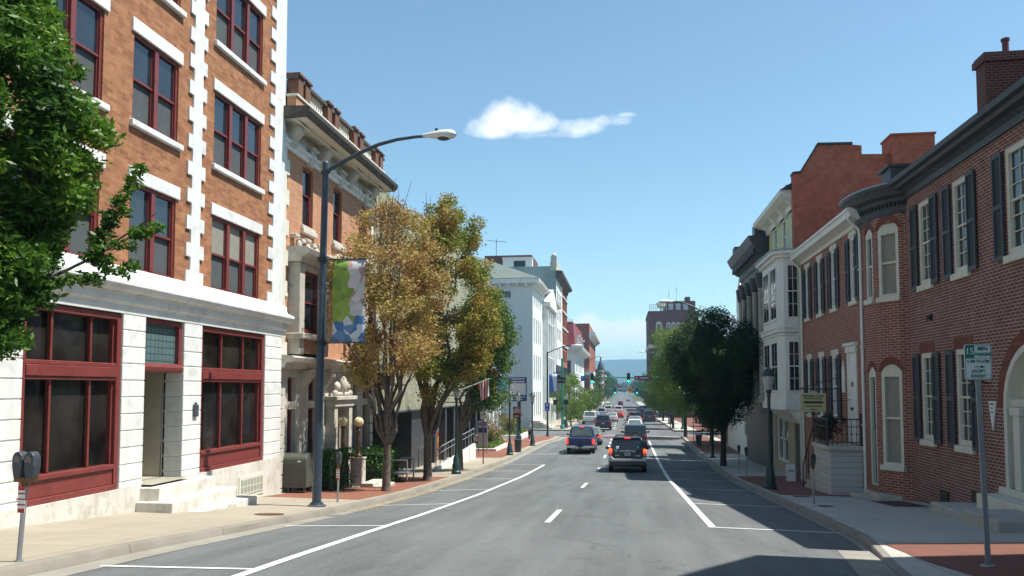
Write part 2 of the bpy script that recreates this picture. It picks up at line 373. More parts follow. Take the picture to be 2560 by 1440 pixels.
def gr(Y): return gz(Y)-.07
BRT=[(0,-1.5),(14,-2.52),(17,-2.66),(19.9,-2.9),(23.2,-3.17),(27,-3.44),(35,-3.92),(50,-4.45),(90,-4.8)]
def br_(Y): return lerp_tab(BRT,Y) if Y<90 else gz(Y)+.08
def off(Y): return lerp_tab([(0,0),(17,0),(50,.35),(80,.5),(200,.3),(4000,0)],Y)
KL=[(-30,-7.4),(60,-7.2),(70,-6.9),(74,-6.3),(80,-6.2)]   # left kerb X
KR=[(-30,3.4),(9,3.45),(10.6,3.6),(13.4,4.0),(16,4.35),(20,4.48),(33,4.68),(50,5.12),(81,5.5)]
def kl(Y): return lerp_tab(KL,Y) if Y<84 else (-6.9 if Y>118 else lerp_tab([(94,-6.2),(100,-6.2),(104,-6.9)],Y))
def kr(Y): return lerp_tab(KR,Y) if Y<84 else 5.6
def sL(X,Y): # left pavement top
    k=kl(Y);t=min(1,max(0,(k-X)/(k+10.8)));return (gl(Y)+.14)*(1-t)+bl(Y)*t
def kerb_h(Y): return .04+.10*min(1,max(0,(Y-13.2)/1.6))
def sR(X,Y):
    k=kr(Y);t=min(1,max(0,(X-k)/(7.9-k)));return (gr(Y)+kerb_h(Y))*(1-t)+br_(Y)*t
def roadz(X,Y):
    if X<-2.5: t=min(1,(-2.5-X)/4.9);return gz(Y)*(1-t)+gl(Y)*t
    t=max(0,min(1,(X-1)/4));return gz(Y)-.07*t
def strip(name,fx0,fx1,fz,y0,y1,mat,step=1.0,nx=6,dz=0,thick=None,extra=None):
    mb=MB();n=max(1,int(math.ceil((y1-y0)/step)));ys=[y0+(y1-y0)*i/n for i in range(n+1)]
    k=len(mb.v)
    for y in ys:
        a=fx0(y) if callable(fx0) else fx0;b=fx1(y) if callable(fx1) else fx1
        for j in range(nx+1):
            x=a+(b-a)*j/nx;mb.v.append((x,y,fz(x,y)+dz))
    w=nx+1
    for i in range(n):
        for j in range(nx):
            q=i*w+j;mb.f.append((q,q+1,q+1+w,q+w));mb.m.append(0)
    o=mb.build(name,mat);o['kind']='structure';return o
ys_far=[-60,-30,-10]+list(range(0,140,4))+[150,170,200,250,300,400,500,700,1000,1500,2200,3200,4200]
def sheet(name,x0,x1,ys,fz,mat):
    mb=MB()
    for y in ys: mb.v+=[(x0,y,fz(y)),(x1,y,fz(y))]
    for i in range(len(ys)-1): mb.f.append((2*i,2*i+1,2*i+3,2*i+2));mb.m.append(0)
    o=mb.build(name,mat);o['kind']='structure';return o
sheet('ground',-2600,2600,ys_far,lambda y:gz(y)-.32,M['ground'])
strip('road',lambda y:kl(y)-.02,lambda y:kr(y)+.02,roadz,-30,1000,M['asphalt'],2.0,12)
strip('cross_street',-90,-6.1,lambda x,y:gz(y)-.1+.0*x,80,94,M['asphalt'],2,6)
strip('cross_street',5.4,90,lambda x,y:gz(y)-.08,81.5,94,M['asphalt'],2,6)
strip('crosswalk',-6.0,5.4,roadz,79.6,82.0,M['paver'],.6,8,.004)
strip('crosswalk',-6.0,5.4,roadz,96.2,98.6,M['paver'],.6,8,.004)
strip('pavement',-10.85,lambda y:kl(y)-.16,sL,-12,80,M['conc'],1,5)
strip('pavement',-14.5,-10.85,lambda x,y:bl(y),33.7,80,M['conc'],1,2)
strip('pavement',lambda y:kr(y)+.16,8.6,sR,-12,81,M['concR'],1,5)
strip('pavement',-11.3,lambda y:kl(y)-.16,sL,94,420,M['conc'],4,3)
strip('pavement',lambda y:kr(y)+.16,8.3,sR,94,420,M['concR'],4,3)
strip('plaza',8.3,30,lambda x,y:gz(y)+.05,52,81.4,M['paverR'],4,3)
strip('plaza',8.3,40,lambda x,y:gz(y)+.1,94,250,M['paverR'],8,3)
strip('brick_paving',-10.6,lambda y:kl(y)-.35,sL,22.6,34.6,M['paver'],.7,5,.005)
strip('brick_paving',-10.6,lambda y:kl(y)-.55,sL,50.8,79.6,M['paver'],1,5,.005)
strip('brick_paving',lambda y:lerp_tab([(-6,5.6),(8,5.0),(11,4.75),(14.7,4.42)],y),8.5,sR,-6,14.7,M['paverR'],.8,5,.005)
strip('brick_paving',lambda y:kr(y)+.3,8.0,sR,26.6,38.5,M['paverR'],.8,5,.005)
strip('brick_paving',lambda y:kr(y)+.3,8.0,sR,57,80.6,M['paverR'],.8,5,.005)
# gutter pans and kerbs (real step)
strip('gutter',lambda y:kl(y),lambda y:kl(y)+.42,lambda x,y:roadz(x,y),-12,80,M['gutter'],1,2,.006)
strip('gutter',lambda y:kr(y)-.12,lambda y:kr(y),lambda x,y:roadz(x,y),14.6,80,M['gutter'],1,2,.006)
strip('gutter',lambda y:kr(y)-.55,lambda y:kr(y)-.0,lambda x,y:roadz(x,y),-12,14.6,M['gutter'],1,2,.006)
def kerb(fk,fg,side,y0,y1,step=1.0,flat_=lambda y:1):
    mb=MB();n=int((y1-y0)/step);ys=[y0+(y1-y0)*i/n for i in range(n+1)]
    for y in ys:
        k=fk(y);g=fg(y);h=.14*flat_(y)
        jit=.006*math.sin(y*5.1)+.004*math.sin(y*11)
        mb.v+=[(k,y,g-.1),(k-side*.02,y,g+h-.025+jit),(k-side*.045,y,g+h+.004),(k-side*.19,y,g+h+.006),(k-side*.19,y,g-.1)]
    for i in range(n):
        for j in range(4):
            a=i*5+j;mb.f.append((a,a+1,a+6,a+5));mb.m.append(0)
    o=mb.build('kerb',M['kerb'],smooth=40);o['kind']='structure'
kerb(kl,gl,1,-12,80);kerb(kr,gr,-1,-12,81,1,lambda y: kerb_h(y)/.14)
kerb(kl,gl,1,94,400,3);kerb(kr,gr,-1,94,400,3)
def kerbend(x0,x1,y,d,zf):
    mb=MB();mb.box(x0,x1,y-.09,y+.09,zf-.2,zf);o=mb.build('kerb',M['kerb']);o['kind']='structure'
kerbend(-14.5,-6.35,80.05,0,gl(80)+.144);kerbend(-14.5,-6.35,94,0,gl(94)+.144)
# painted markings
def mark(pts,name='road_marking',w=.12,dz=.009):
    """pts list of (x,y) centreline"""
    mb=MB()
    P=[]
    for (x0,y0),(x1,y1) in zip(pts,pts[1:]):
        n=max(1,int(max(abs(y1-y0),abs(x1-x0))/1.0))
        for i in range(n): P.append((x0+(x1-x0)*i/n,y0+(y1-y0)*i/n))
    P.append(pts[-1])
    for i,(x,y) in enumerate(P):
        a=P[max(0,i-1)];b=P[min(len(P)-1,i+1)];dx,dy=b[0]-a[0],b[1]-a[1];l=math.hypot(dx,dy);nx,ny=-dy/l*w/2,dx/l*w/2
        mb.v+=[(x+nx,y+ny,roadz(x+nx,y+ny)+dz),(x-nx,y-ny,roadz(x-nx,y-ny)+dz)]
    for i in range(len(P)-1): mb.f.append((2*i+1,2*i+3,2*i+2,2*i));mb.m.append(0)
    o=mb.build(name,M['paintw']);o['kind']='structure';return o
mark([(-4.93,2),(-4.93,17),(-4.62,46.6)],w=.15)
mark([(1.82,17.4),(1.9,28),(2.07,47),(2.2,74)],w=.15)
mark([(-4.1+.35,66),(-3.9,72)],w=.1)
for y in (17.5,29.6): mark([(-1.68+off(y),y),(-1.68+off(y+3.05),y+3.05)],w=.13)
for y in (41.6,52.8): mark([(-1.68+off(y),y),(-1.68+off(y+3.05),y+3.05)],w=.13)
for y in list(range(64,78,5))+list(range(100,260,8)): mark([(-1.68+off(y),y),(-1.68+off(y+2.6),y+2.6)],w=.14)
for y,xa in ((10.3,-7.0),(16.3,-7.0),(22.5,-7.0),(28.9,-7.0),(35.4,-7.0),(41.0,-7.0),(46.7,-6.9)):
    mark([(xa,y-.25),(-4.95+off(y)*.8,y+.1)],w=.1)
mark([(-7.0,56.5),(-4.4,56.7),(-2.7,56.9)],w=.16);mark([(-4.45,57),(-4.1,63)],w=.12);mark([(-2.75,56.4),(-2.7,57.6)],w=.35)
for y in (17.45,23.6,30.4,36.8,43.2,52,60,68): mark([(1.82+off(y)*.9,y),(kr(y)-.15,y-.1)],w=.1)
for y in (78.9,82.4,95.6,99.2): mark([(-6.1,y),(5.4,y)],w=.32)
for x in (-6.0,-5.4,-4.8,-4.2,-3.4,-2.6): pass
# iron covers set in the pavement
def cover(name,x,y,r,fz,mat,label,cat,sq=None):
    mb=MB();z=fz(x,y)
    s=(fz(x,y+.3)-fz(x,y-.3))/.6
    n=20
    if sq:
        mb.face([(x-sq[0],y-sq[1],z+.012-s*sq[1]),(x+sq[0],y-sq[1],z+.012-s*sq[1]),(x+sq[0],y+sq[1],z+.012+s*sq[1]),(x-sq[0],y+sq[1],z+.012+s*sq[1])])
        mb.face([(x-sq[0]*.8,y-sq[1]*.8,z+.016-s*sq[1]*.8),(x+sq[0]*.8,y-sq[1]*.8,z+.016-s*sq[1]*.8),(x+sq[0]*.8,y+sq[1]*.8,z+.016+s*sq[1]*.8),(x-sq[0]*.8,y+sq[1]*.8,z+.016+s*sq[1]*.8)])
    else:
        for rr,dz in((r,.010),(r*.86,.015)):
            mb.face([(x+rr*math.cos(t*2*math.pi/n),y+rr*math.sin(t*2*math.pi/n),z+dz+s*rr*math.sin(t*2*math.pi/n)) for t in range(n)])
    tag(mb.build(name,mat),label,cat)
cover('manhole_cover',-7.9,17.2,.33,sL,M['iron'],'rusty round iron cover in the sunlit tan pavement near the tall lamp post','manhole cover')
cover('utility_cover',5.28,22.4,.2,sR,M['black'],'small dark round cover in the shaded pavement before the parking meter','utility cover')
cover('utility_cover',5.41,26.0,.2,sR,M['black'],'dark oblong cover in the shaded pavement beside the brick paving','utility cover',(.25,.16))
cover('cellar_grate',7.5,23.6,.2,sR,M['black'],'long black cellar grate in the pavement under the black shuttered house','grate',(.45,1.1))
# fallen leaves
mb=MB()
for i in range(900):
    y=R.uniform(20,47);x=kl(y)+abs(R.gauss(0,.35))+.02
    if R.random()<.35: x=kl(y)-R.uniform(.2,2.6);z=sL(x,y)+.012
    else: z=roadz(x,y)+.012
    a=R.uniform(0,6.3);l=R.uniform(.03,.06)
    mb.face([(x+l*math.cos(a+t)*w,y+l*math.sin(a+t)*w,z+R.uniform(0,.012)) for t,w in((0,1),(1.57,.55),(3.14,1),(4.71,.55))])
tag(mb.build('fallen_leaves',M['leafA']),'dry brown leaves scattered along the left kerb under the autumn trees','leaves',kind='stuff')
# hill ridge
mb=MB();nx=90;rows=[(2600,0),(2900,.35),(3200,.75),(3500,1),(3900,.85)]
for (y,h) in rows:
    for i in range(nx+1):
        x=-2600+5200*i/nx
        hh=118+7*math.sin(x*.0021+1)+4*math.sin(x*.006)+2*math.sin(x*.017+2)+(x*.004)
        mb.v.append((x,y+60*math.sin(x*.003),gz(y)-1+(hh+12)*h))
for j in range(len(rows)-1):
    for i in range(nx):
        a=j*(nx+1)+i;mb.f.append((a,a+1,a+nx+2,a+nx+1));mb.m.append(0)
M['hill']=flat('wooded_hillside',(.05,.085,.04),.95,var=.35,sc_=.02)
o=mb.build('hill',M['hill'],smooth=180);o['kind']='structure'
# ------------------------------------------------------------------ facade kit
def wallx(mb,X,s,y0,y1,z0,z1,holes,depth=.22):
    """front face on plane X (outward s) with rectangular holes (ya,yb,za,zb) and reveals"""
    ys=sorted(set([y0,y1]+[h[0] for h in holes]+[h[1] for h in holes]));zs=sorted(set([z0,z1]+[h[2] for h in holes]+[h[3] for h in holes]))
    ys=[y for y in ys if y0<=y<=y1];zs=[z for z in zs if z0<=z<=z1]
    for a,b in zip(ys,ys[1:]):
        for c,d in zip(zs,zs[1:]):
            my,mz=(a+b)/2,(c+d)/2
            if any(h[0]<my<h[1] and h[2]<mz<h[3] for h in holes): continue
            mb.face([(X,a,c),(X,b,c),(X,b,d),(X,a,d)] if s>0 else [(X,b,c),(X,a,c),(X,a,d),(X,b,d)])
    for h in holes:
        xb=X-s*depth;a,b,c,d=h
        mb.face([(X,a,c),(xb,a,c),(xb,a,d),(X,a,d)]);mb.face([(X,b,c),(xb,b,c),(xb,b,d),(X,b,d)])
        mb.face([(X,a,c),(xb,a,c),(xb,b,c),(X,b,c)]);mb.face([(X,a,d),(xb,a,d),(xb,b,d),(X,b,d)])
def shell(mb,X,s,y0,y1,z0,z1,deep):
    """side walls, back and roof of a block whose front is at X"""
    xb=X-s*deep
    mb.face([(X,y0,z0),(xb,y0,z0),(xb,y0,z1),(X,y0,z1)]);mb.face([(X,y1,z0),(xb,y1,z0),(xb,y1,z1),(X,y1,z1)])
    mb.face([(xb,y0,z0),(xb,y1,z0),(xb,y1,z1),(xb,y0,z1)]);mb.face([(X,y0,z1),(X,y1,z1),(xb,y1,z1),(xb,y0,z1)])
def sash(root,X,s,ya,yb,za,zb,frame,n=1,depth=.13,ft=.07,grid=None,lower=None,upper=None,rail=.5,mull=.11,name='window'):
    """a recessed sash window: frame mesh with pane children"""
    mb=MB();x0=X-s*(depth+.06);x1=X-s*(depth-.03)
    mb.box(x0,x1,ya,ya+ft,za,zb);mb.box(x0,x1,yb-ft,yb,za,zb);mb.box(x0,x1,ya+ft,yb-ft,zb-ft,zb);mb.box(x0,x1,ya+ft,yb-ft,za,za+ft)
    W=(yb-ya-2*ft-(n-1)*mull)/n;lites=[]
    for i in range(n):
        a=ya+ft+i*(W+mull);lites.append((a,a+W))
        if i<n-1: mb.box(x0,x1+s*.03,a+W,a+W+mull,za+ft,zb-ft)
    zr=za+(zb-za)*rail
    for a,b in lites:
        if rail: mb.box(x0,x1-s*.02,a,b,zr-.025,zr+.025)
        if grid:
            gx,gy=grid
            for k in range(1,gx): q=a+(b-a)*k/gx;mb.box(x0+s*.02,x1-s*.035,q-.011,q+.011,za+ft,zb-ft)
            for k in range(1,gy): q=za+ft+(zb-za-2*ft)*k/gy;mb.box(x0+s*.021,x1-s*.036,a,b,q-.011,q+.011)
        mb.box(x0,x1-s*.045,a,a+.025,za+ft,zb-ft);mb.box(x0,x1-s*.045,b-.025,b,za+ft,zb-ft)
    o=mb.build(name,frame,root)
    g=MB();xp=X-s*(depth+.035)
    for a,b in lites:
        for (c,d,mt) in ((za+ft,zr,lower),(zr,zb-ft,upper)) if rail else ((za+ft,zb-ft,upper),):
            g.mi={None:0,'screen':1,'blind':2}[mt]
            pts=[(xp-s*(.03 if c<zr-.01 and rail else 0),y,z) for y,z in((a,c),(b,c),(b,d),(a,d))]
            g.face(pts if s>0 else pts[::-1])
    g.build('pane',[M['glass'],M['screen'],M['blind']],o)
    return o
def bar(root,X,s,p0,p1,ya,yb,za,zb,mat,name,bev=.012):
    mb=MB();mb.box(X+s*p0,X+s*p1,ya,yb,za,zb);return mb.build(name,mat,root,bevel=bev)
def profile_y(root,X,s,prof,ya,yb,mat,name,smooth=None,ret=True):
    """moulding run along Y from an outward profile [(out,z)...]"""
    mb=MB();pts=[(X+s*o,z) for o,z in prof];mb.prism(pts,'y',ya,yb);return mb.build(name,mat,root,smooth=smooth)
# ================================================================== LEFT SIDE
M['stucco']=flat('shaded_pale_block',(.42,.41,.37),.8,var=.15,sc_=1.5)
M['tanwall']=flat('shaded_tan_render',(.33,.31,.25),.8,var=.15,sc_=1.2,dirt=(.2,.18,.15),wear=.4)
X=-10.8;s=1
B1=thing('brick_building','tall orange brick corner block with white quoins, dark red windows and empty white shopfront','building',(X,16,-2.7))
RH=3.365
rows=[(2.62,4.60),(5.97,7.97),(9.33,11.33),(12.7,14.7)]
cols=[(12.35,15.12,3),(16.15,17.98,2),(19.72,22.5,3)]
colsx=[(6.0,8.8,3),(9.3,11.1,2)]
holes=[(a,b,c,d) for a,b,n in cols+colsx for c,d in rows]
mb=MB();wallx(mb,X,1,3.0,24.05,2.5,16.5,holes,.2)
mb.build('brick_wall',M['brickL1'],B1)
mb=MB();shell(mb,X,1,3.0,24.05,-3.9,16.5,14);wallx(mb,X-.42,1,3,24,-3.9,16.4,[(16.8,18.42,-2.17,1.62)],.05)
mb.build('side_wall',M['whitebase'],B1)
for a,b,n in cols+colsx:
    for r,(c,d) in enumerate(rows):
        lo,up=('screen',None) 
        if r==0: lo,up='screen','blind' if n==3 and a>15 else None
        sash(B1,X,1,a,b,c,d,M['red'],n,.07,.075,None,lo,up,.49,.15)
        bar(B1,X,1,-.02,.05,a-.1,b+.12,d,d+.31,M['white'],'lintel')
        if r>0: bar(B1,X,1,-.05,.10,a-.1,b+.14,c-.15,c-.003,M['white'],'sill',.02)
def quoin(root,X,y0,y1,tooth,z0,z1,h,mat,both=True,proud=.05):
    mb=MB();k=0;z=z0
    while z<z1-.01:
        e=tooth if k%2==0 else 0
        mb.box(X-.02,X+proud-(.0 if k%2 else .001),y0-e,y1+(e if both else 0),z,min(z+h,z1));z+=h;k+=1
    return mb.build('quoin',mat,root)
quoin(B1,X,18.62,19.05,.20,2.6,16.4,.345,M['white'])
quoin(B1,X,23.35,24.10,.33,2.6,16.4,.345,M['white'],False)
quoin(B1,X,11.6,12.0,.2,2.6,16.4,.345,M['white'])
# cornice over the shops
profile_y(B1,X,1,[(0,1.62),(.07,1.62),(.09,1.80),(.16,1.86),(.17,2.02),(.30,2.10),(.36,2.2),(.36,2.27),(.30,2.30),(.12,2.38),(.10,2.46),(.10,2.58),(.03,2.64),(0,2.64)],3,24.35,M['white'],'cornice')
mb=MB()
y=3.1
while y<24.1: mb.box(X+.17,X+.23,y,y+.045,2.025,2.075);y+=.09
mb.box(X+.165,X+.18,3.1,24.1,2.03,2.07);mb.build('dentil_course',M['white'],B1)
# piers with banded blocks
def pier(ya,yb,zb=-2.17,root=B1,x0=-.5,x1=.06,h=.366,top=1.62,mat=None,face='pier'):
    mb=MB();z=top
    mb.box(X-.5,X+x1-.02,ya+.012,yb-.012,zb-.05,top)
    while z>zb+.05:
        mb.box(X+x0,X+x1,ya,yb,max(z-h+.022,zb),z);z-=h
    return mb.build(face,mat or M['white'],root,bevel=.012,seg=1)
for a,b in ((12.2,13.08),(15.98,16.8),(18.42,19.26),(22.93,24.1),(9.3,10.1)): pier(a,b)
# base below the shops
mb=MB()
for a,b in ((3,16.75),(18.45,24.12)):
    mb.prism([(a,-3.9),(b,-3.9),(b,-2.17),(a,-2.17)],'x',X-.45,X+.075)
mb.build('base_course',M['whitebase'],B1)
mb=MB();mb.box(X-.06,X+.10,21.35,22.9,-3.12,-2.5);fr=mb.build('basement_window',M['cream'],B1)
mb=MB();mb.box(X+.06,X+.112,21.45,22.8,-3.04,-2.58);mb.build('pane',M['glblock'],fr)
def shopfront(ya,yb,muls,root):
    f=MB();x0=X-.22;x1=X-.02;zb,zt=-2.17,1.6
    f.box(x0,x1+.03,ya,ya+.13,zb,zt);f.box(x0,x1+.03,yb-.13,yb,zb,zt);f.box(x0,x1+.03,ya+.13,yb-.13,zt-.13,zt)
    f.box(x0,x1+.05,ya+.13,yb-.13,.23,.44);f.box(x0,x1+.02,ya+.13,yb-.13,.44,.53);f.box(x0,x1+.02,ya+.13,yb-.13,.16,.23)
    f.box(x0,x1+.05,ya+.13,yb-.13,-1.72,-1.62);f.box(x0,x1,ya+.13,yb-.13,-2.05,-1.72);f.box(x0,x1+.04,ya+.13,yb-.13,-2.17,-2.05)
    for m in muls: f.box(X-.15,X-.06,m-.028,m+.028,-1.62,.16);f.box(X-.15,X-.06,m-.028,m+.028,.53,zt-.13)
    f.box(x0,x1-.05,ya+.13,ya+.17,-1.62,zt-.13);f.box(x0,x1-.05,yb-.17,yb-.13,-1.62,zt-.13)
    o=f.build('shop_window',M['red'],root,bevel=.012,seg=1)
    g=MB();xp=X-.17
    g.face([(xp,ya+.1,-1.65),(xp,yb-.1,-1.65),(xp,yb-.1,.2),(xp,ya+.1,.2)]);g.face([(xp,ya+.1,.5),(xp,yb-.1,.5),(xp,yb-.1,zt-.1),(xp,ya+.1,zt-.1)])
    g.build('pane',M['glassb'],o)
shopfront(13.08,15.98,(13.95,15.1),B1);shopfront(19.26,22.93,(20.5,21.75),B1);shopfront(10.1,12.2,(10.9,),B1)
# entrance recess
mb=MB();zt=1.62
mb.face([(X-.05,16.8,-2.2),(X-2.0,16.8,-2.2),(X-2.0,16.8,zt),(X-.05,16.8,zt)])
mb.face([(X-2.0,16.8,-2.2),(X-2.0,18.42,-2.2),(X-2.0,18.42,zt),(X-2.0,16.8,zt)])
mb.face([(X+.3,16.8,-2.17),(X-2.0,16.8,-2.17),(X-2.0,18.42,-2.17),(X+.3,18.42,-2.17)])
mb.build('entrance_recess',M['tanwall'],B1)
mb=MB();mb.box(X-2.0,X-.52,18.40,18.62,-2.17,zt)
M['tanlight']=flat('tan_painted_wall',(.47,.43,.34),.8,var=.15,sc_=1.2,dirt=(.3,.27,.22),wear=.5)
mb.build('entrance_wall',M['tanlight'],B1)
mb=MB();mb.box(X-.2,X-.02,16.8,16.92,.42,1.6);mb.box(X-.2,X-.02,18.3,18.42,.42,1.6);mb.box(X-.2,X-.02,16.92,18.3,1.5,1.6);mb.cyl((X-.06,16.8,.47),(X-.06,18.42,.47),.11)
fr=mb.build('transom_window',M['red'],B1)
mb=MB();mb.box(X-.15,X-.12,16.9,18.32,.5,1.52);mb.build('pane',M['teal'],fr)
mb=MB();mb.box(X-2.0,X-1.93,17.05,18.1,-2.16,-.05);mb.build('door',M['red'],B1,bevel=.02)
# steps
mb=MB();mb.box(X-.3,X+.55,16.7,19.2,-3.6,-2.22);mb.box(X+.08,X+.95,16.55,19.55,-3.6,-2.52);mb.box(X+.08,X+1.3,16.3,20.05,-3.6,-2.80);mb.box(X+.081,X+.7,19.5,19.9,-3.6,-2.6)
mb.build('entrance_steps',M['whitebase'],B1,bevel=.025)
mb=MB();mb.cyl((X+.07,20.35,-2.95),(X+.28,20.35,-2.95),.09);mb.ball((X+.32,20.35,-2.92),.11,10,6);mb.cyl((X+.32,20.35,-2.92),(X+.40,20.25,-2.98),.06);mb.cyl((X+.32,20.35,-2.92),(X+.40,20.5,-2.98),.06);mb.cyl((X+.3,20.35,-2.95),(X+.3,20.35,-2.72),.04)
tag(mb.build('standpipe',M['brown'],None,smooth=50),'small red standpipe connection sticking out of the white base near the steps','standpipe')
mb=MB();mb.box(X+.06,X+.12,18.86,19.06,-.72,-.42);mb.cyl((X+.09,18.96,-.42),(X+.09,18.96,-.36),.03,.03)
tag(mb.build('wall_plaque',M['dkgrey'],None,bevel=.01),'small dark plaque fixed on the white pier right of the entrance recess','plaque')
mb=MB();mb.tube([(X+.06,12.2,.58),(X+.2,12.25,.66),(X+.3,12.28,.63)],.02);mb.cyl((X+.3,12.28,.64),(X+.34,12.3,.52),.035,.09)
tag(mb.build('wall_lamp',M['cream'],None,smooth=40),'cream gooseneck lamp on the leftmost white pier','lamp')
# ---- ornate brick and stone house with balustrade
X2=-10.9
B2=thing('ornate_building','three storey tan brick house with carved stone trim, heavy dark cornice and rooftop balustrade','building',(X2,29,-3.6))
tall=[(25.92,26.86,5.6,7.66),(28.86,29.8,5.6,7.66),(31.88,32.86,5.6,7.66)]
ow=[(25.28,26.7,1.86,3.93),(28.6,30.1,1.86,3.9),(31.9,33.0,1.86,3.93)]
mb=MB();wallx(mb,X2,1,24.05,33.65,.95,8.0,tall+ow,.25);mb.build('brick_wall',M['brickL2'],B2)
mb=MB();shell(mb,X2,1,24.06,33.65,-4.3,9.6,13);mb.build('side_wall',M['brickL2'],B2)
for i,(a,b,c,d) in enumerate(tall):
    sash(B2,X2,1,a,b,c,d,M['red'],1,.12,.09,None,None,None,.55)
    bar(B2,X2,1,-.02,.14,a-.16,b+.16,c-.3,c-.12,M['stone'],'sill',.02);bar(B2,X2,1,-.02,.08,a-.1,b+.1,c-.12,c-.003,M['stone'],'sill',.02)
    mb=MB();m=(a+b)/2;mb.hexa([(X2,m-.13,7.7),(X2+.16,m-.13,7.7),(X2+.16,m+.13,7.7),(X2,m+.13,7.7),(X2,m-.2,8.25),(X2+.22,m-.2,8.25),(X2+.22,m+.2,8.25),(X2,m+.2,8.25)]);mb.box(X2,X2+.3,m-.28,m+.28,8.25,8.36);mb.build('keystone',M['stone'],B2,bevel=.015)
quoin(B2,X2,24.2,24.5,.22,.98,7.85,.5,M['cream'],True,.06);quoin(B2,X2,33.3,33.62,.22,.98,7.85,.5,M['cream'],False,.06)
profile_y(B2,X2,1,[(0,7.83),(.10,7.83),(.12,8.0),(.2,8.02),(.2,8.1),(.05,8.14),(.05,8.3),(0,8.3)],24.12,33.66,M['white'],'architrave')
mb=MB();mb.box(X2-.1,X2+.04,24.12,33.66,8.3,8.75);mb.build('frieze',M['stone'],B2)
profile_y(B2,X2,1,[(0,8.7),(.3,8.72),(.42,8.62),(.55,8.6),(.55,8.68),(.85,8.70)],24.12,33.9,M['cream'],'soffit')
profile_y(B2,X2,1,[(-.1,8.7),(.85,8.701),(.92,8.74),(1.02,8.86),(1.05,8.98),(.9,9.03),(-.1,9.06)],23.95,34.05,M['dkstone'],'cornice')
for y in (24.75,27.35,30.3,32.95):
    mb=MB();mb.prism([(X2+.03,7.9),(X2+.16,7.95),(X2+.2,8.15),(X2+.34,8.28),(X2+.44,8.45),(X2+.44,8.62),(X2+.03,8.66)],'y',y-.2,y+.2)
    mb.cyl((X2+.34,y-.23,8.45),(X2+.34,y+.23,8.45),.1,.1,10);mb.cyl((X2+.15,y-.22,8.04),(X2+.15,y+.22,8.04),.07,.07,10);mb.box(X2,X2+.55,y-.28,y+.28,8.62,8.70)
    mb.build('bracket',M['stone'],B2,bevel=.012,seg=1)
# balustrade
bal=MB();bal.box(X2+.2,X2+.5,24.1,33.7,9.03,9.42)
bal.build('parapet',M['brickL2'],B2)
bar(B2,X2,1,.14,.55,24.1,33.7,9.42,9.5,M['cream'],'parapet_coping');bar(B2,X2,1,.16,.52,24.1,33.7,10.0,10.12,M['dkstone'],'handrail')
M['brickpier']=brick('weathered_pier_brick',(.2,.085,.05),(.16,.07,.045),(.2,.13,.1))
pp=[24.15,24.75,26.75,27.5,29.55,30.3,32.3,32.95]
for y in pp:
    mb=MB();mb.box(X2+.12,X2+.54,y+.05,y+.45,9.5,10.0);mb.box(X2+.07,X2+.6,y+.0,y+.5,10.12,10.22);mb.build('balustrade_pier',M['brickpier'],B2,bevel=.015)
for a,b in ((25.3,26.7),(28.05,29.5),(30.85,32.25)):
    y=a+.1
    while y<b-.05:
        mb=MB();mb.lathe((X2+.35,y,9.5),[(.055,0),(.055,.05),(.03,.08),(.06,.2),(.045,.3),(.028,.42),(.05,.46),(.055,.5)],8);mb.build('baluster',M['cream'],B2,smooth=60);y+=.2
# stone oriels on the second floor
for (a,b,c,d),(p,q) in zip((ow[0],ow[2]),((24.85,27.4),(31.2,33.3))):
    mb=MB();mb.box(X2,X2+.42,p,a-.02,1.1,4.15);mb.box(X2,X2+.42,b+.02,q,1.1,4.15);mb.box(X2,X2+.42,a-.02,b+.02,d,4.15);mb.build('oriel',M['stone'],B2,bevel=.02)
    mb=MB();mb.box(X2+.0,X2+.40,a-.02,b+.02,1.15,c-.02);mb.build('oriel_panel',M['brickL2'],B2)
    profile_y(B2,X2,1,[(0,4.15),(.5,4.15),(.55,4.3),(.75,4.4),(.82,4.55),(.7,4.62),(0,4.66)],p-.15,q+.15,M['stone'],'oriel_cornice')
    bar(B2,X2,1,0,.6,p-.1,q+.1,1.62,1.8,M['stone'],'oriel_sill',.03)
    sash(B2,X2+.35,1,a,b,c,d,M['red'],1,.1,.12,None,None,None,.5)
    for k in range(5): bar(B2,X2,1,-.02,.22,p+.1+k*.5,p+.45+k*.5,5.0-.09*(k%2),5.12-.09*(k%2),M['stone'],'carved_block',.03)
    for k in range(3):
        mb=MB();mb.ball((X2+.16,p+.45+k*.75,4.78),.14,10,6,.8,.8,1.2);mb.build('carved_boss',M['stone'],B2,smooth=60)
a,b,c,d=ow[1];sash(B2,X2,1,a,b,c,d,M['red'],1,.12,.1)
mb=MB();mb.box(X2,X2+.3,a-.35,a-.05,1.7,4.3);mb.box(X2,X2+.3,b+.05,b+.35,1.7,4.3);mb.box(X2,X2+.32,a-.4,b+.4,4.3,4.5);mb.prism([(a-.5,4.5),(b+.5,4.5),(b+.1,4.95),((a+b)/2,5.15),(a-.1,4.95)],'x',X2,X2+.42);mb.build('pedimented_surround',M['stone'],B2,bevel=.02)
mb=MB();mb.ball((X2+.32,(a+b)/2,4.72),.2,12,8,.6,1,1);mb.build('cartouche',M['stone'],B2,smooth=60)
profile_y(B2,X2,1,[(0,.62),(.25,.66),(.3,.8),(.55,.85),(.6,.97),(.5,1.03),(0,1.08)],24.1,33.75,M['stone'],'ledge')
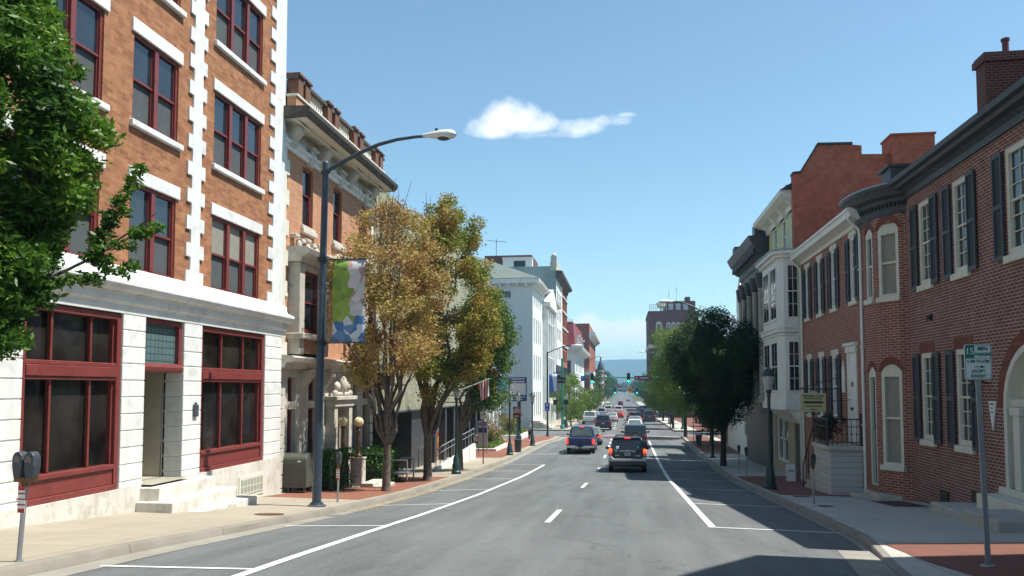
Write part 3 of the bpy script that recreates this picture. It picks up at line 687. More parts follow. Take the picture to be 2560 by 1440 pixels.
# ground floor of pale stone
gh=[(24.95,25.6,-.45,.35),(24.95,25.6,-3.0,-.7),(26.7,27.45,-.45,.4),(26.7,27.45,-3.0,-.7),(28.75,29.85,-3.4,-.62),(31.2,31.85,-.45,.4),(31.2,31.85,-3.0,-.7),(32.6,33.2,-.45,.4),(32.6,33.2,-3.0,-.7)]
mb=MB();wallx(mb,X2,1,24.05,33.65,-4.3,.95,gh,.3);mb.build('stone_wall',M['stone'],B2)
mb=MB()
for z in [ -3.6+.42*i for i in range(9)]:
    for a,b in ((24.08,24.55),(30.6,31.05),(33.25,33.66)): mb.box(X2-.01,X2+.1,a,b,z,z+.39)
mb.build('banded_pier',M['stone'],B2,bevel=.012,seg=1)
for a,b,c,d in gh[:4]+gh[5:]: sash(B2,X2,1,a,b,c,d,M['red'],1,.18,.06,None,None,None,0)
mb=MB();mb.box(X2-.25,X2-.18,28.75,29.85,-3.4,-.62);dr=mb.build('door',M['red'],B2);mb=MB();mb.box(X2-.18,X2-.165,29.0,29.6,-2.6,-.9);mb.build('pane',M['glassb'],dr)
mb=MB()
for y in (28.35,29.95): mb.box(X2,X2+.35,y,y+.35,-3.6,-.7)
mb.box(X2,X2+.4,28.3,30.35,-.7,-.45);mb.box(X2,X2+.5,28.2,30.45,-.45,-.3);mb.build('portico',M['stone'],B2,bevel=.02)
mb=MB();mb.ball((X2+.3,29.3,.12),.26,14,8,.7,.8,1.3);mb.ball((X2+.28,28.75,.05),.19,10,6,.7,1,1);mb.ball((X2+.28,29.85,.05),.19,10,6,.7,1,1);mb.ball((X2+.3,28.5,-.2),.12,10,6);mb.ball((X2+.3,30.1,-.2),.12,10,6)
mb.cyl((X2+.28,28.6,-.22),(X2+.28,30.0,-.22),.08);mb.build('carved_crest',M['stone'],B2,smooth=60)
for y in (26.2,28.1,30.7,32.4):
    mb=MB();mb.prism([(X2,0),(X2+.12,.05),(X2+.3,.3),(X2+.4,.62),(X2,.62)],'y',y-.15,y+.15);mb.cyl((X2+.27,y-.18,.45),(X2+.27,y+.18,.45),.12,.12,10);mb.build('console',M['stone'],B2,bevel=.01,seg=1)
mb=MB();mb.box(X2,X2+.9,28.0,30.6,-4.2,-3.42);mb.box(X2+.9,X2+1.3,28.0,30.6,-4.2,-3.56);mb.build('entrance_steps',M['stone'],B2,bevel=.02)
# ---- olive panelled block with dark stone ground floor
B3=thing('panelled_building','low block with mottled olive upper wall overhanging a dark stone and glass ground floor','building',(-11,48,-4.3))
mb=MB();mb.box(-24,-10.85,33.7,64,-1.16,9.1);mb.build('upper_wall',M['olive'],B3)
mb=MB();mb.box(-10.84,-10.80,33.7,64,-1.2,-1.12);mb.build('edge_trim',M['dkgrey'],B3)
mb=MB();mb.box(-24,-11.05,41,45.6,-4.6,-1.17);mb.build('stone_wall',M['slab'],B3)
mb=MB()
for x in (-11.9,-12.9,-13.9): mb.box(x-.01,x+.01,40.985,41,-4.5,-1.2)
mb.box(-24,-11.04,40.985,41,-2.62,-2.6);mb.build('panel_joint',M['black'],B3)
mb=MB();mb.box(-24,-14,33.7,41,-4.6,-1.17);mb.build('inner_wall',M['slab'],B3)
for i,y in enumerate((45.6,48.3,50.8,53.4,56,58.6,61.2)):
    mb=MB();mb.box(-11.45,-10.9,y,y+.5,-4.6,-1.17);mb.build('column',M['slab'],B3,bevel=.01)
    mb=MB();mb.box(-11.4,-11.3,y+.5,y+2.7,-4.6,-1.17)
    if i in (0,2,): mt=M['orange']
    else: mt=M['glassb']
    mb.build('pane' if mt is M['glassb'] else 'window_mural',mt,B3)
    if y>55:
        for q in (.9,1.5,2.1): bar(B3,-11.3,1,0,.08,y+q,y+q+.06,-4.6,-1.2,M['galv'],'mullion')
M['mural']=None
def mural():
    m,nt,b=newmat('mural_paint');g=N(nt,'ShaderNodeNewGeometry').outputs['Position']
    vo=N(nt,'ShaderNodeTexVoronoi');vo.inputs['Scale'].default_value=2.2;nt.links.new(g,vo.inputs['Vector'])
    sc2=N(nt,'ShaderNodeSeparateColor');nt.links.new(vo.outputs['Color'],sc2.inputs[0])
    cr=N(nt,'ShaderNodeValToRGB');cr.color_ramp.interpolation='CONSTANT';nt.links.new(sc2.outputs[0],cr.inputs[0])
    el=cr.color_ramp.elements;el[0].color=(.42,.14,.04,1);el[1].position=.3;el[1].color=(.1,.25,.42,1)
    for p,c in((.55,(.5,.32,.1,1)),(.75,(.05,.07,.1,1)),(.88,(.35,.08,.05,1))): e=el.new(p);e.color=c
    nt.links.new(cr.outputs[0],b.inputs['Base Color']);return m
M['mural']=mural()
for o in B3.children:
    if o.name.startswith('window_mural'): o.data.materials[0]=M['mural']
# ---- grey fin building
B4=thing('finned_building','pale grey building of tall saw-tooth panels with thin white fins behind the flags','building',(-13,75,-4.6))
mb=MB();mb.box(-30,-14.4,64.2,85.5,-4.8,9.5);mb.build('wall',M['signgrey'],B4)
M['greypanel']=flat('grey_wall_panel',(.60,.61,.6),.7,var=.05,sc_=.4)
y=64.5
while y<85:
    mb=MB();mb.prism([(-14.4,y),(-13.0,y+.3),(-13.0,y+.75),(-14.4,y+1.9)],'z',-4.7,9.3);mb.build('wall_panel',M['greypanel'],B4)
    mb=MB();mb.box(-12.99,-12.88,y+.3,y+.72,-4.7,9.35);mb.build('fin',M['white'],B4)
    y+=2.3
# ---- white classical hall
XW=-11
B5=thing('white_hall','large white classical hall with green roof, seen behind the welcome sign','building',(XW,110,-5))
nar=[]
for y in (98.2,100.6,103.0,105.4): nar+=[(y,y+.9,z,z+3.1) for z in (-3.6,1.0,5.6)]+[(y,y+.9,10.2,11.3)]
for y in (122.5,124.6,126.7): nar+=[(y,y+.9,z,z+3.1) for z in (-3.6,1.0,5.6)]
mb=MB();wallx(mb,XW,1,97,130.5,-5.3,13.0,nar,.35);mb.face([(XW-.36,97,-5.2),(XW-.36,130,-5.2),(XW-.36,130,13),(XW-.36,97,13)]);mb.build('front_wall',M['white'],B5)
mb=MB();shell(mb,XW,1,97,130.5,-5.3,13.0,20);mb.build('side_wall',M['greypanel'],B5)
mb=MB();mb.box(-16.2,-15.1,96.94,97,-5.3,11.3);mb.box(-12.4,-XW*-1-.02,96.94,97,-5.3,12.4);mb.build('pilaster',M['greypanel'],B5)
for z in (-3.6,1.0,5.6):
    for y in (98.2,100.6,103.0,105.4): sash(B5,XW,1,y,y+.9,z,z+3.1,M['white'],1,.2,.1,None,None,None,.5)
mb=MB();mb.box(XW,XW+.5,109,120.5,-5.2,12.0);mb.build('centre_bay',M['white'],B5)
for i,y in enumerate((110.2,113.2,116.2)):
    for z in (1.2,6.0):
        sash(B5,XW+.6,1,y,y+1.6,z,z+2.9,M['dkgrey'],1,.06,.1,None,None,None,.5);bar(B5,XW,1,.5,.75,y-.2,y+1.8,z+2.95,z+3.2,M['white'],'lintel')
for y in (109.1,112.2,115.2,118.3,120.0): bar(B5,XW,1,.5,.8,y,y+.45,-5,10.8,M['white'],'pilaster')
profile_y(B5,XW,1,[(0,12.3),(.25,12.35),(.3,12.8),(.9,13.0),(1.0,13.3),(0,13.4)],97.0,109,M['white'],'cornice')
profile_y(B5,XW,1,[(0,12.3),(.25,12.35),(.3,12.8),(.9,13.0),(1.0,13.3),(0,13.4)],120.5,131,M['white'],'cornice')
mb=MB();mb.box(-31,XW+.9,96.3,97,12.8,13.4);
for k in range(12): mb.box(-24+k*1.1,-23.7+k*1.1,96.5,97,12.5,12.8)
mb.build('cornice',M['white'],B5)
mb=MB();mb.box(XW,XW+1.1,108.6,120.9,11.2,11.8);mb.prism([(108.6,11.8),(120.9,11.8),(118.5,13.2),(114.75,14.2),(111,13.2)],'x',XW-.5,XW+1.0);mb.build('pediment',M['white'],B5)
M['greenroof']=flat('green_metal_roof',(.13,.165,.14),.6,var=.12,sc_=.6)
mb=MB();x0,x1,y0,y1=-31.5,XW+.9,96.2,131.2;c=[(x0,y0,13.42),(x1,y0,13.42),(x1,y1,13.42),(x0,y1,13.42)];r0=(-21,105,18.2);r1=(-21,122,18.2)
mb.face([c[0],c[1],r0]);mb.face([c[1],c[2],r1,r0]);mb.face([c[2],c[3],r1]);mb.face([c[3],c[0],r0,r1]);mb.build('roof',M['greenroof'],B5)
mb=MB();mb.box(-15.4,-13.6,96.9,97.02,11.0,12.0);f_=mb.build('window',M['white'],B5);mb=MB();mb.box(-15.3,-14.55,96.86,96.93,11.1,11.9);mb.box(-14.45,-13.7,96.86,96.93,11.1,11.9);mb.build('pane',M['glass'],f_)
bar(B5,XW,1,.5,1.6,112.5,117,-2.4,-2.1,M['cream'],'door_canopy');
mb=MB()
for k in range(5): mb.box(XW,XW+2.4-k*.35,95.8+k*.1,101.5,-5.2,-4.75+.2*k)
mb.build('entrance_steps',M['stone'],B5)
# ---- tall grey and brick block
XT=-11.2
B6=thing('tall_building','tall block with bare grey side wall, white front and red brick upper floors','building',(XT,147,-5.4))
mb=MB();shell(mb,XT,1,134,160,-5.6,20.6,24)
M['greywall']=flat('stained_grey_render',(.33,.38,.40),.8,var=.3,sc_=.25,dirt=(.22,.27,.3),wear=.6)
mb.build('side_wall',M['greywall'],B6)
wh=[];rh=[]
for z in (4.9,8.3,11.6,14.6,17.2):
    for y in (136,139.4,142.8): wh.append((y,y+1.7,z,z+2.0))
    for y in (149.2,152.6,156): rh.append((y,y+2.2,z,z+2.1))
mb=MB();wallx(mb,XT,1,134,147,3.9,18.6,wh,.3);mb.build('front_wall',M['white'],B6)
mb=MB();wallx(mb,XT,1,147,160,3.9,20.0,rh,.3);mb.build('brick_wall',M['brickfar'],B6)
for a,b,c,d in wh: sash(B6,XT,1,a,b,c,d,M['white'],1,.2,.12)
for a,b,c,d in rh: sash(B6,XT,1,a,b,c,d,M['red'],2,.2,.12)
for z in (7.7,11.0,14.1,16.8,19.6): bar(B6,XT,1,0,.25,147,160.1,z,z+.25,M['white'],'string_course')
profile_y(B6,XT,1,[(0,18.5),(.2,18.5),(.3,19.1),(1.0,19.3),(1.1,19.7),(0,19.8)],133.4,160.2,M['dkstone'],'cornice')
mb=MB();mb.box(XT-1,XT+.02,133.95,147,19.8,21.3);mb.box(XT-.9,XT+.1,133.9,134.6,20.6,22.3);mb.ball((XT-.4,134.25,22.4),.4)
for k in range(6): mb.ball((XT-.3,136+k*2,21.5),.38,8,6)
mb.build('parapet',M['stone'],B6)
mb=MB();mb.box(XT,XT+.15,134,147,-5.3,3.85);mb.build('shopfront',M['slab'],B6)
for z in (5.2,9,12.8): 
    mb=MB();mb.box(XT+.1,XT+1.1,158.9,160,z,z+.08)
    for q in (0,.25,.5,.75,1.0): mb.cyl((XT+.1+q,160,z),(XT+.1+q,160,z+1.0),.03)
    if z>12: mb.build('fire_escape',M['dkgrey'],B6)
mb=MB();mb.box(-24.5,-16.0,140,150,20.6,23.6);mb.box(-36,-16.0-6,140.5,149,20.6,22.4);mb.build('penthouse',M['brickC'],B6)
mb=MB();mb.box(-21,-15.8,138.4,140,20.6,22.8);mb.box(-21.1,-15.7,138.3,140,22.8,22.95);pw=mb.build('lift_house',M['greypanel'],B6);mb=MB();mb.box(-19,-17,138.3,138.38,21.2,22.3);mb.build('vent',M['black'],pw)
mb=MB();mb.cyl((-22.4,140,23.6),(-22.4,140,26.6),.05);mb.cyl((-24,140,26.4),(-20.5,140,26.0),.04)
for k in range(5): mb.cyl((-23.8+k*.7,139.5,26.35-k*.08),(-23.8+k*.7,140.5,26.35-k*.08),.025)
mb.build('aerial',M['dkgrey'],B6)
# ---- white house with red mansard roof
B7=thing('mansard_building','white building with steep dark red mansard roof and a tall thin roof mast','building',(-10.4,190,-5.8))
XM=-10.4
mb=MB();shell(mb,XM,1,172,212,-6,8.6,14);mb.build('side_wall',M['whitetrim'],B7)
hh=[(y,y+1.8,z,z+3) for y in (176,182,188,194,200) for z in (-1.5,3.6)]
mb=MB();wallx(mb,XM,1,172,212,-6,8.6,hh,.3);mb.build('front_wall',M['white'],B7)
for a,b,c,d in hh: sash(B7,XM,1,a,b,c,d,M['dkgrey'],1,.2,.12)
profile_y(B7,XM,1,[(0,7.6),(.3,7.7),(1.6,8.2),(1.8,8.8),(0,8.9)],172.0,213,M['white'],'cornice')
mb=MB();mb.box(XM-14,XM+1.7,171,172,8.2,8.85);mb.build('cornice',M['white'],B7)
M['redroof']=grid_mat('red_seam_roof',(.27,.045,.05),(.14,.02,.025),.5,9,.05)
mb=MB();mb.hexa([(-24.4,172.1,8.9),(XM,172.1,8.9),(XM,212,8.9),(-24.4,212,8.9),(-24.4,173.5,14.4),(XM-.5,173.5,14.4),(XM-.5,211,14.4),(-24.4,211,14.4)]);mb.build('roof',M['redroof'],B7)
for y in (176.5,186,196):
    mb=MB();mb.box(XM-2,XM+.5,y,y+2.4,9.0,11.4);mb.box(XM-2.2,XM+.8,y-.25,y+2.65,11.4,11.7);d_=mb.build('dormer',M['white'],B7);mb=MB();mb.box(XM+.5,XM+.54,y+.4,y+2,9.3,11.1);mb.build('pane',M['glass'],d_)
mb=MB();mb.box(-12.4,-11.3,171.9,171.98,2.6,5.9);f_=mb.build('window',M['dkgrey'],B7)
mb=MB();mb.cyl((-13.6,176,14.2),(-13.6,176,22.4),.09);mb.build('roof_mast',M['dkgrey'],B7)
mb=MB();mb.box(-14.4,-12.2,170.4,172,-1.2,1.8);mb.box(-14.6,-12,170.2,172,1.8,2.3);q=mb.build('bay_window',M['white'],B7);mb=MB();mb.box(-14.3,-13.1,170.3,170.39,-.9,1.5);mb.build('pane',M['glass'],q)
B7b=thing('low_building','low brown-grey sloping building in front of the mansard block','building',(-11,165,-5.6))
M['taupe']=flat('taupe_wall',(.23,.2,.18),.8,var=.15,sc_=.5)
mb=MB();mb.prism([(-24,-6),(XM-.3,-6),(XM-.3,.2),(-12.2,1.3),(-14.5,2.6),(-24,3.4)],'y',162,169);mb.build('wall',M['taupe'],B7b)
mb=MB();mb.box(XM-.3,XM-.2,163,168,-5.5,-2.4);mb.build('shop_window',M['glassb'],B7b)
# ---- red brick block and turreted block beyond
B8=thing('red_brick_building','plain red brick block with white cornice beyond the mansard roof','building',(-9.4,245,-6.2))
mb=MB();mb.box(-26,-9.6,226,275,-6.4,18.2);mb.build('wall',M['brickfar'],B8)
mb=MB();mb.box(-9.6,-9.3,228,273,-6,2.0);mb.box(-9.6,-8.6,224.8,238,-3.0,-1.8);mb.box(-11.5,-8.4,225,239,3.6,4.6);mb.build('stone_front',M['whitetrim'],B8)
mb=MB();mb.prism([(-9.6,14.0),(-9.2,14.3),(-8.0,15.2),(-7.9,15.7),(-9.6,15.8)],'y',226,275);mb.build('cornice',M['whitetrim'],B8)
mb=MB();mb.box(-18,-10.6,225.9,226,-1,3.5);mb.build('shade_panel',M['dkgrey'],B8)
mb=MB();
for k in range(3): mb.cyl((-9.4+.0,227+k*4,-1.8),(-9.4,227+k*4,3.6),.5,.5,12)
mb.build('column',M['whitetrim'],B8,smooth=50)
mb=MB();mb.box(-16,-13,225.4,226,14,15.4);mb.build('awning',M['redroof'],B8)
B9=thing('turreted_building','distant pale striped building with a small domed turret','building',(-9,310,-6.6))
mb=MB();mb.box(-24,-8.8,300,345,-6.8,7.0);mb.build('wall',M['brickfar'],B9)
mb=MB();mb.lathe((-8.6,301,-6.6),[(1.15,0),(1.15,13.4)],16)
mb.build('turret',M['whitetrim'],B9)
mb=MB();mb.lathe((-8.6,301,6.8),[(1.35,0),(1.3,.4),(1.1,1.5),(.6,2.7),(.25,3.4),(.25,4.0),(.4,4.3),(.05,4.8)],16);mb.build('dome',M['dkgrey'],B9,smooth=50)
mb=MB()
for k in range(5): mb.lathe((-8.6,301,-4+k*2.3),[(1.17,0),(1.17,.9)],16)
mb.build('brick_band',M['brickfar'],B9)
B10=thing('distant_building','last small block on the left before the far trees','building',(-9,365,-6.8))
mb=MB();mb.box(-24,-8.6,352,390,-7,5.2);mb.build('wall',M['taupe'],B10);mb=MB();mb.box(-24,-8.2,351.5,390,5.2,5.8);mb.build('cornice',M['stone'],B10)
mb=MB()
for z in (-4,-1,2): 
    for y in range(354,388,5): mb.box(-8.6,-8.55,y,y+1.6,z,z+1.8)
mb.build('window',M['glass'],B10)
# ================================================================== RIGHT SIDE
XR=8.4
def arch_pts(a,b,z,h,n=10):
    """points of a segmental arch from (a,z) to (b,z) rising h"""
    w=(b-a)/2;m=(a+b)/2;rr=(w*w+h*h)/(2*h);c=z+h-rr;t0=math.asin(min(1,w/rr))
    if h>=w*.999: return [(m-w*math.cos(math.pi*i/n),z+w*math.sin(math.pi*i/n)) for i in range(n+1)]
    return [(m+rr*math.sin(-t0+2*t0*i/n),c+rr*math.cos(-t0+2*t0*i/n)) for i in range(n+1)]
R1=thing('brick_house','nearest brick house on the right, slate-blue shutters, arched doorway, big chimney','house',(XR,20,-3))
w1=[(23.15,24.1,2.9,5.27),(20.78,21.72,2.9,5.27),(17.7,18.82,2.9,5.27)]
w1l=[(23.28,24.2,-1.44,.98),(20.85,21.8,-1.44,.98)]
dh=(16.4,19.28,-2.2,-.1)
holes=w1+w1l
# arch door: wall cut around a polygonal opening
mb=MB();wallx(mb,XR,-1,15.4,25.15,-3.6,6.1,holes+[(16.4,19.28,-2.2,1.0)],.2)
ap=arch_pts(16.4,19.28,-.42,1.42,16)
pts=[(XR,y,z) for y,z in ap]
for i in range(len(ap)-1):
    (a,b),(c,d)=ap[i],ap[i+1];mb.face([(XR,a,b),(XR,c,d),(XR,c,1.0),(XR,a,1.0)]);mb.face([(XR,a,b),(XR,c,d),(XR+.3,c,d),(XR+.3,a,b)])
mb.face([(XR,15.4,6.1),(XR+9,15.4,6.1),(XR+9,15.4,-3.6),(XR,15.4,-3.6)])
mb.face([(XR,15.4,6.1),(XR+4.6,15.4,9.2),(XR+9.2,15.4,6.1)])
mb.face([(XR,25.15,6.1),(XR+4.6,25.15,9.2),(XR+9.2,25.15,6.1)])
mb.face([(XR+9,15.4,-3.6),(XR+9,25.15,-3.6),(XR+9,25.15,6.1),(XR+9,15.4,6.1)])
mb.face([(XR,25.15,-3.6),(XR+9,25.15,-3.6),(XR+9,25.15,6.1),(XR,25.15,6.1)])
mb.build('brick_wall',M['brickR1'],R1)
for a,b,c,d in w1+w1l:
    lo=c<0
    # outer cream frame with quarter reveals
    sash(R1,XR,-1,a,b,c,d,M['cream'],1,.04,.14,(2,6) if not lo else (2,6),None,None,.5)
    bar(R1,XR,-1,-.02,.09,a-.06,b+.06,c-.17,c-.002,M['cream'],'sill',.012)
    if lo: bar(R1,XR,-1,-.02,.006,a-.12,b+.12,d+.003,d+.3,M['brickflat'] if 'brickflat' in M else M['brickC'],'brick_lintel',0)
M['brickflat']=brick('soldier_brick',(.21,.07,.045),(.17,.055,.04),(.23,.13,.1),.1,.32,.008)
for o in R1.children:
    if o.name.startswith('brick_lintel'): o.data.materials[0]=M['brickflat']
def shutter(root,X,s,ya,yb,za,zb,mat=None,ang=0):
    mb=MB();t=.045;x=X+s*.035
    mb.box(x,x+s*t,ya,ya+.05,za,zb);mb.box(x,x+s*t,yb-.05,yb,za,zb)
    for z0,z1 in((za,za+.1),((za+zb)/2-.05,(za+zb)/2+.05),(zb-.1,zb)): mb.box(x,x+s*t,ya+.05,yb-.05,z0,z1)
    z=za+.12
    while z<zb-.12:
        if abs(z-(za+zb)/2)>.07: mb.hexa([(x+s*.004,ya+.05,z),(x+s*.03,ya+.05,z-.012),(x+s*.03,yb-.05,z-.012),(x+s*.004,yb-.05,z),(x+s*.004,ya+.05,z+.012),(x+s*.03,ya+.05,z),(x+s*.03,yb-.05,z),(x+s*.004,yb-.05,z+.012)])
        z+=.05
    mb.box(x+s*.001,x+s*.004,ya+.04,yb-.04,za+.05,zb-.05)
    return mb.build('shutter',mat or M['shutter'],root)
for a,b,c,d in w1+w1l:
    shutter(R1,XR,-1,b+.05,b+.5,c-.06,d-.02);shutter(R1,XR,-1,a-.5,a-.05,c-.06,d-.02)
# eaves
profile_y(R1,XR,-1,[(0,5.62),(.08,5.62),(.1,5.78),(.2,5.86),(.36,5.9),(.40,5.98),(.52,6.02),(.55,6.14),(.42,6.2),(0,6.25)],15.1,25.2,M['dkgrey'],'eaves')
mb=MB();mb.face([(XR-.5,15.0,6.16),(XR-.5,25.2,6.16),(XR+4.6,25.2,9.6),(XR+4.6,15.0,9.6)]);mb.face([(XR+9.7,15.0,6.16),(XR+9.7,25.2,6.16),(XR+4.6,25.2,9.6),(XR+4.6,15.0,9.6)])
mb.face([(XR-.5,15.0,6.10),(XR-.5,25.2,6.10),(XR+4.6,25.2,9.5),(XR+4.6,15.0,9.5)]);mb.build('roof',M['roofdk'],R1)
mb=MB();mb.box(10.5,13.6,24.5,25.12,7.0,9.6);mb.box(10.42,13.68,24.42,25.2,9.5,9.7);mb.box(10.46,13.64,24.46,25.16,9.7,9.77)
ch=mb.build('chimney',M['brickC'],R1);mb=MB();mb.lathe((11.2,24.8,9.72),[(.11,0),(.11,.1),(.09,.12),(.09,.45),(.12,.48),(.12,.55)],12);mb.build('chimney_pot',M['brown'],ch,smooth=40)
# arched doorway
def archring(X,s,a,b,z,h,w,p0,p1,mat,root,name,n=16):
    i_=arch_pts(a,b,z,h,n);o_=arch_pts(a-w,b+w,z,h+w,n);mb=MB()
    for k in range(n):
        A,B_,C_,D=i_[k],i_[k+1],o_[k+1],o_[k]
        mb.hexa([(X+s*p0,A[0],A[1]),(X+s*p1,A[0],A[1]),(X+s*p1,B_[0],B_[1]),(X+s*p0,B_[0],B_[1]),(X+s*p0,D[0],D[1]),(X+s*p1,D[0],D[1]),(X+s*p1,C_[0],C_[1]),(X+s*p0,C_[0],C_[1])])
    return mb.build(name,mat,root)
archring(XR,-1,16.45,19.23,-.42,1.39,-.14,-.28,.03,M['cream'],R1,'arch_frame')
archring(XR,-1,16.4,19.28,-.42,1.42,.3,-.02,.005,M['brickflat'],R1,'brick_arch')
mb=MB();mb.box(XR-.03,XR+.28,19.09,19.23,-2.2,-.42);mb.box(XR-.03,XR+.28,16.45,16.59,-2.2,-.42);mb.build('door_frame',M['cream'],R1)
mb=MB();mb.face([(XR+.26,y,z) for y,z in ([(19.1,-2.2)]+arch_pts(16.59,19.09,-.42,1.25,14)[::-1]+[(16.59,-2.2)])]);mb.build('door_panel',M['cream'],R1)
mb=MB();mb.box(XR+.05,XR+.25,16.6,19.08,-.42,-.25);mb.box(XR-.05,XR+.25,18.5,18.78,-2.2,-.42);mb.box(XR-.08,XR+.25,18.42,18.86,-.6,-.42)
for z0,z1 in((-1.9,-1.2),(-1.05,-.65)): mb.box(XR+.2,XR+.25,18.88,19.04,z0,z1)
mb.build('door_pilaster',M['cream'],R1,bevel=.012)
mb=MB();mb.box(XR+.18,XR+.255,17.1,18.3,-2.18,-.5);mb.build('door',M['dkgrey'],R1,bevel=.02)
mb=MB();mb.box(XR-.55,XR+.3,16.2,19.5,-3.2,-2.36);mb.box(XR-.12,XR+.3,16.3,19.4,-2.36,-2.2);mb.build('door_step',M['cream'],R1,bevel=.02)
mb=MB();mb.box(XR-1.25,XR,17.6,20.3,-3.6,-2.68);mb.box(XR-1.6,XR,16.0,17.6,-3.6,-2.45);mb.build('side_steps',M['concR'],R1,bevel=.03)
for y in (22.5,20.5): 
    mb=MB();mb.box(XR-.03,XR+.1,y,y+.55,-3.05+(.1 if y<21 else -.12),-2.6+(.1 if y<21 else -.12));mb.build('cellar_vent',M['black'],R1)
mb=MB();mb.prism([(19.58,-.3),(19.95,-.3),(19.765,-.98)],'x',XR-.04,XR-.01);tr=tag(mb.build('triangular_sign',M['wsign'],None),'small white downward-pointing triangular sign on the brick wall beside the arched doorway','sign')
for i,(t,z,sz) in enumerate((('CIVIL',-.37,.07),('WAR',-.46,.06),('SITE',-.55,.055))): text(t,sz,(XR-.045,19.765,z),M['textk'],tr,face='-x',ext=.002)
mb=MB();mb.tube([(XR,23.35,1.95),(XR-.06,23.35,1.95)],.09,10);mb.tube([(XR-.06,23.25,1.85),(XR-.1,23.35,1.99),(XR-.06,23.5,1.85)],.018);tag(mb.build('wall_anchor',M['black'],None),'small black iron anchor plate on the brick between the two nearest left-hand windows','wall anchor')
mb=MB();mb.tube([(XR,20.0,.1),(XR-.25,20.0,.2),(XR-.3,20,.05)],.02);mb.ball((XR-.3,20,-.02),.07)
tag(mb.build('wall_lantern',M['black'],None),'black iron bracket lantern on the brick just right of the parking sign panel','lantern')
# ---- rounded brick corner bay
bowp=[(8.42,25.12),(8.15,25.27),(7.95,25.55),(7.80,25.95),(7.72,26.4),(7.66,26.95)]
R2=thing('bow_fronted_house','narrow brick house with a rounded corner, arched cream windows and curved dark cornice','house',(8,26.4,-3.4))
def bowquads(mb,pts,z0,z1,out=0):
    P=[]
    for i,(x,y) in enumerate(pts):
        a=pts[max(0,i-1)];b=pts[min(len(pts)-1,i+1)];dx,dy=b[0]-a[0],b[1]-a[1];l=math.hypot(dx,dy);P.append((x-dy/l*out,y+dx/l*out*1.0))
    for (x0,y0),(x1,y1) in zip(P,P[1:]): mb.face([(x0,y0,z0),(x1,y1,z0),(x1,y1,z1),(x0,y0,z1)])
    return P
# direction outward is -x/-y: normal = (-dy, dx)
def seg_frame(p,q):
    d=Vector((q[0]-p[0],q[1]-p[1],0));L=d.length;d.normalize();n=Vector((-d.y,d.x,0))
    if n.x>0:n=-n
    return Vector((p[0],p[1],0)),d,n,L
def place(mb,f,u0,u1,o0,o1,z0,z1):
    b,d,n,L=f
    def P(u,o,z): q=b+d*u+n*o;return (q.x,q.y,z)
    mb.hexa([P(u0,o0,z0),P(u1,o0,z0),P(u1,o1,z0),P(u0,o1,z0),P(u0,o0,z1),P(u1,o0,z1),P(u1,o1,z1),P(u0,o1,z1)])
# smooth corner curve: window panels are chords, brick strips between
A0=(8.42,25.12);A1=(8.36,25.16);W0=(8.20,25.22);W1=(7.80,25.85);C1=(7.745,26.02);V0=(7.72,26.12);V1=(7.665,26.62);Z=(7.65,26.95)
mb=MB()
def brickseg(p,q,z0,z1): mb.face([(p[0],p[1],z0),(q[0],q[1],z0),(q[0],q[1],z1),(p[0],p[1],z1)])
zt=5.55
for p,q in((A0,A1),(A1,W0),(W1,C1),(C1,V0),(V1,Z)): brickseg(p,q,-3.7,zt)
for p,q in ((W0,W1),):
    for a,b in((-3.7,-2.4),(.75,2.75),(5.0,zt)): brickseg(p,q,a,b)
    
for p,q in ((V0,V1),):
    for a,b in((-3.7,-3.0),(.75,2.75),(5.0,zt)): brickseg(p,q,a,b)
mb.face([(8.42,25.12,5.5),(7.6,26.0,5.5),(7.6,27,5.5),(12,27,5.5),(12,25.12,5.5)])
mb.build('brick_wall',M['brickR3'],R2)
def bowwin(p,q,z0,z1,arch,blind,door=False):
    f=seg_frame(p,q);L=f[3];m=MB();t=.11 if L>.6 else .09
    place(m,f,0,t,-.16,-.01,z0,z1);place(m,f,L-t,L,-.16,-.01,z0,z1);place(m,f,t,L-t,-.16,-.01,z1-.16,z1);place(m,f,t,L-t,-.16,-.01,z0,z0+.08)
    zm=(z0+z1)/2
    if not door: place(m,f,t,L-t,-.15,-.04,zm-.03,zm+.03)
    # arched head infill
    b,d,n,LL=f;pts=arch_pts(0,L,z1,arch,8)
    m.face([tuple((b+d*u+n*-.02))[:2]+(z,) for u,z in pts])
    o=m.build('door' if door else 'window',M['cream'],R2)
    g=MB();place(g,f,t,L-t,-.15,-.12,z0+.05,zm);place(g,f,t,L-t,-.14,-.1,zm,z1-.1);g.build('pane',M['blind'] if blind else M['glass'],o)
    m=MB();pi=arch_pts(0,L,z1,arch,8);po=arch_pts(-.08,L+.08,z1,arch+.26,8)
    for k in range(8):
        def P(u,z,oo): w=b+d*u+n*oo;return (w.x,w.y,z)
        m.face([P(*pi[k],.012),P(*pi[k+1],.012),P(*po[k+1],.012),P(*po[k],.012)]);m.face([P(*pi[k],.012),P(*pi[k+1],.012),P(*pi[k+1],-.1),P(*pi[k],-.1)])
    m.build('brick_arch',M['brickflat'],R2)
    if not door: m=MB();place(m,f,-.05,L+.05,-.1,.09,z0-.16,z0-.002);m.build('sill',M['cream'],R2,bevel=.01)
bowwin(W0,W1,2.78,4.85,.22,True);bowwin(V0,V1,2.78,4.85,.16,False);bowwin(W0,W1,-2.32,.5,.22,True);bowwin(V0,V1,-3.05,.5,.16,False,True)
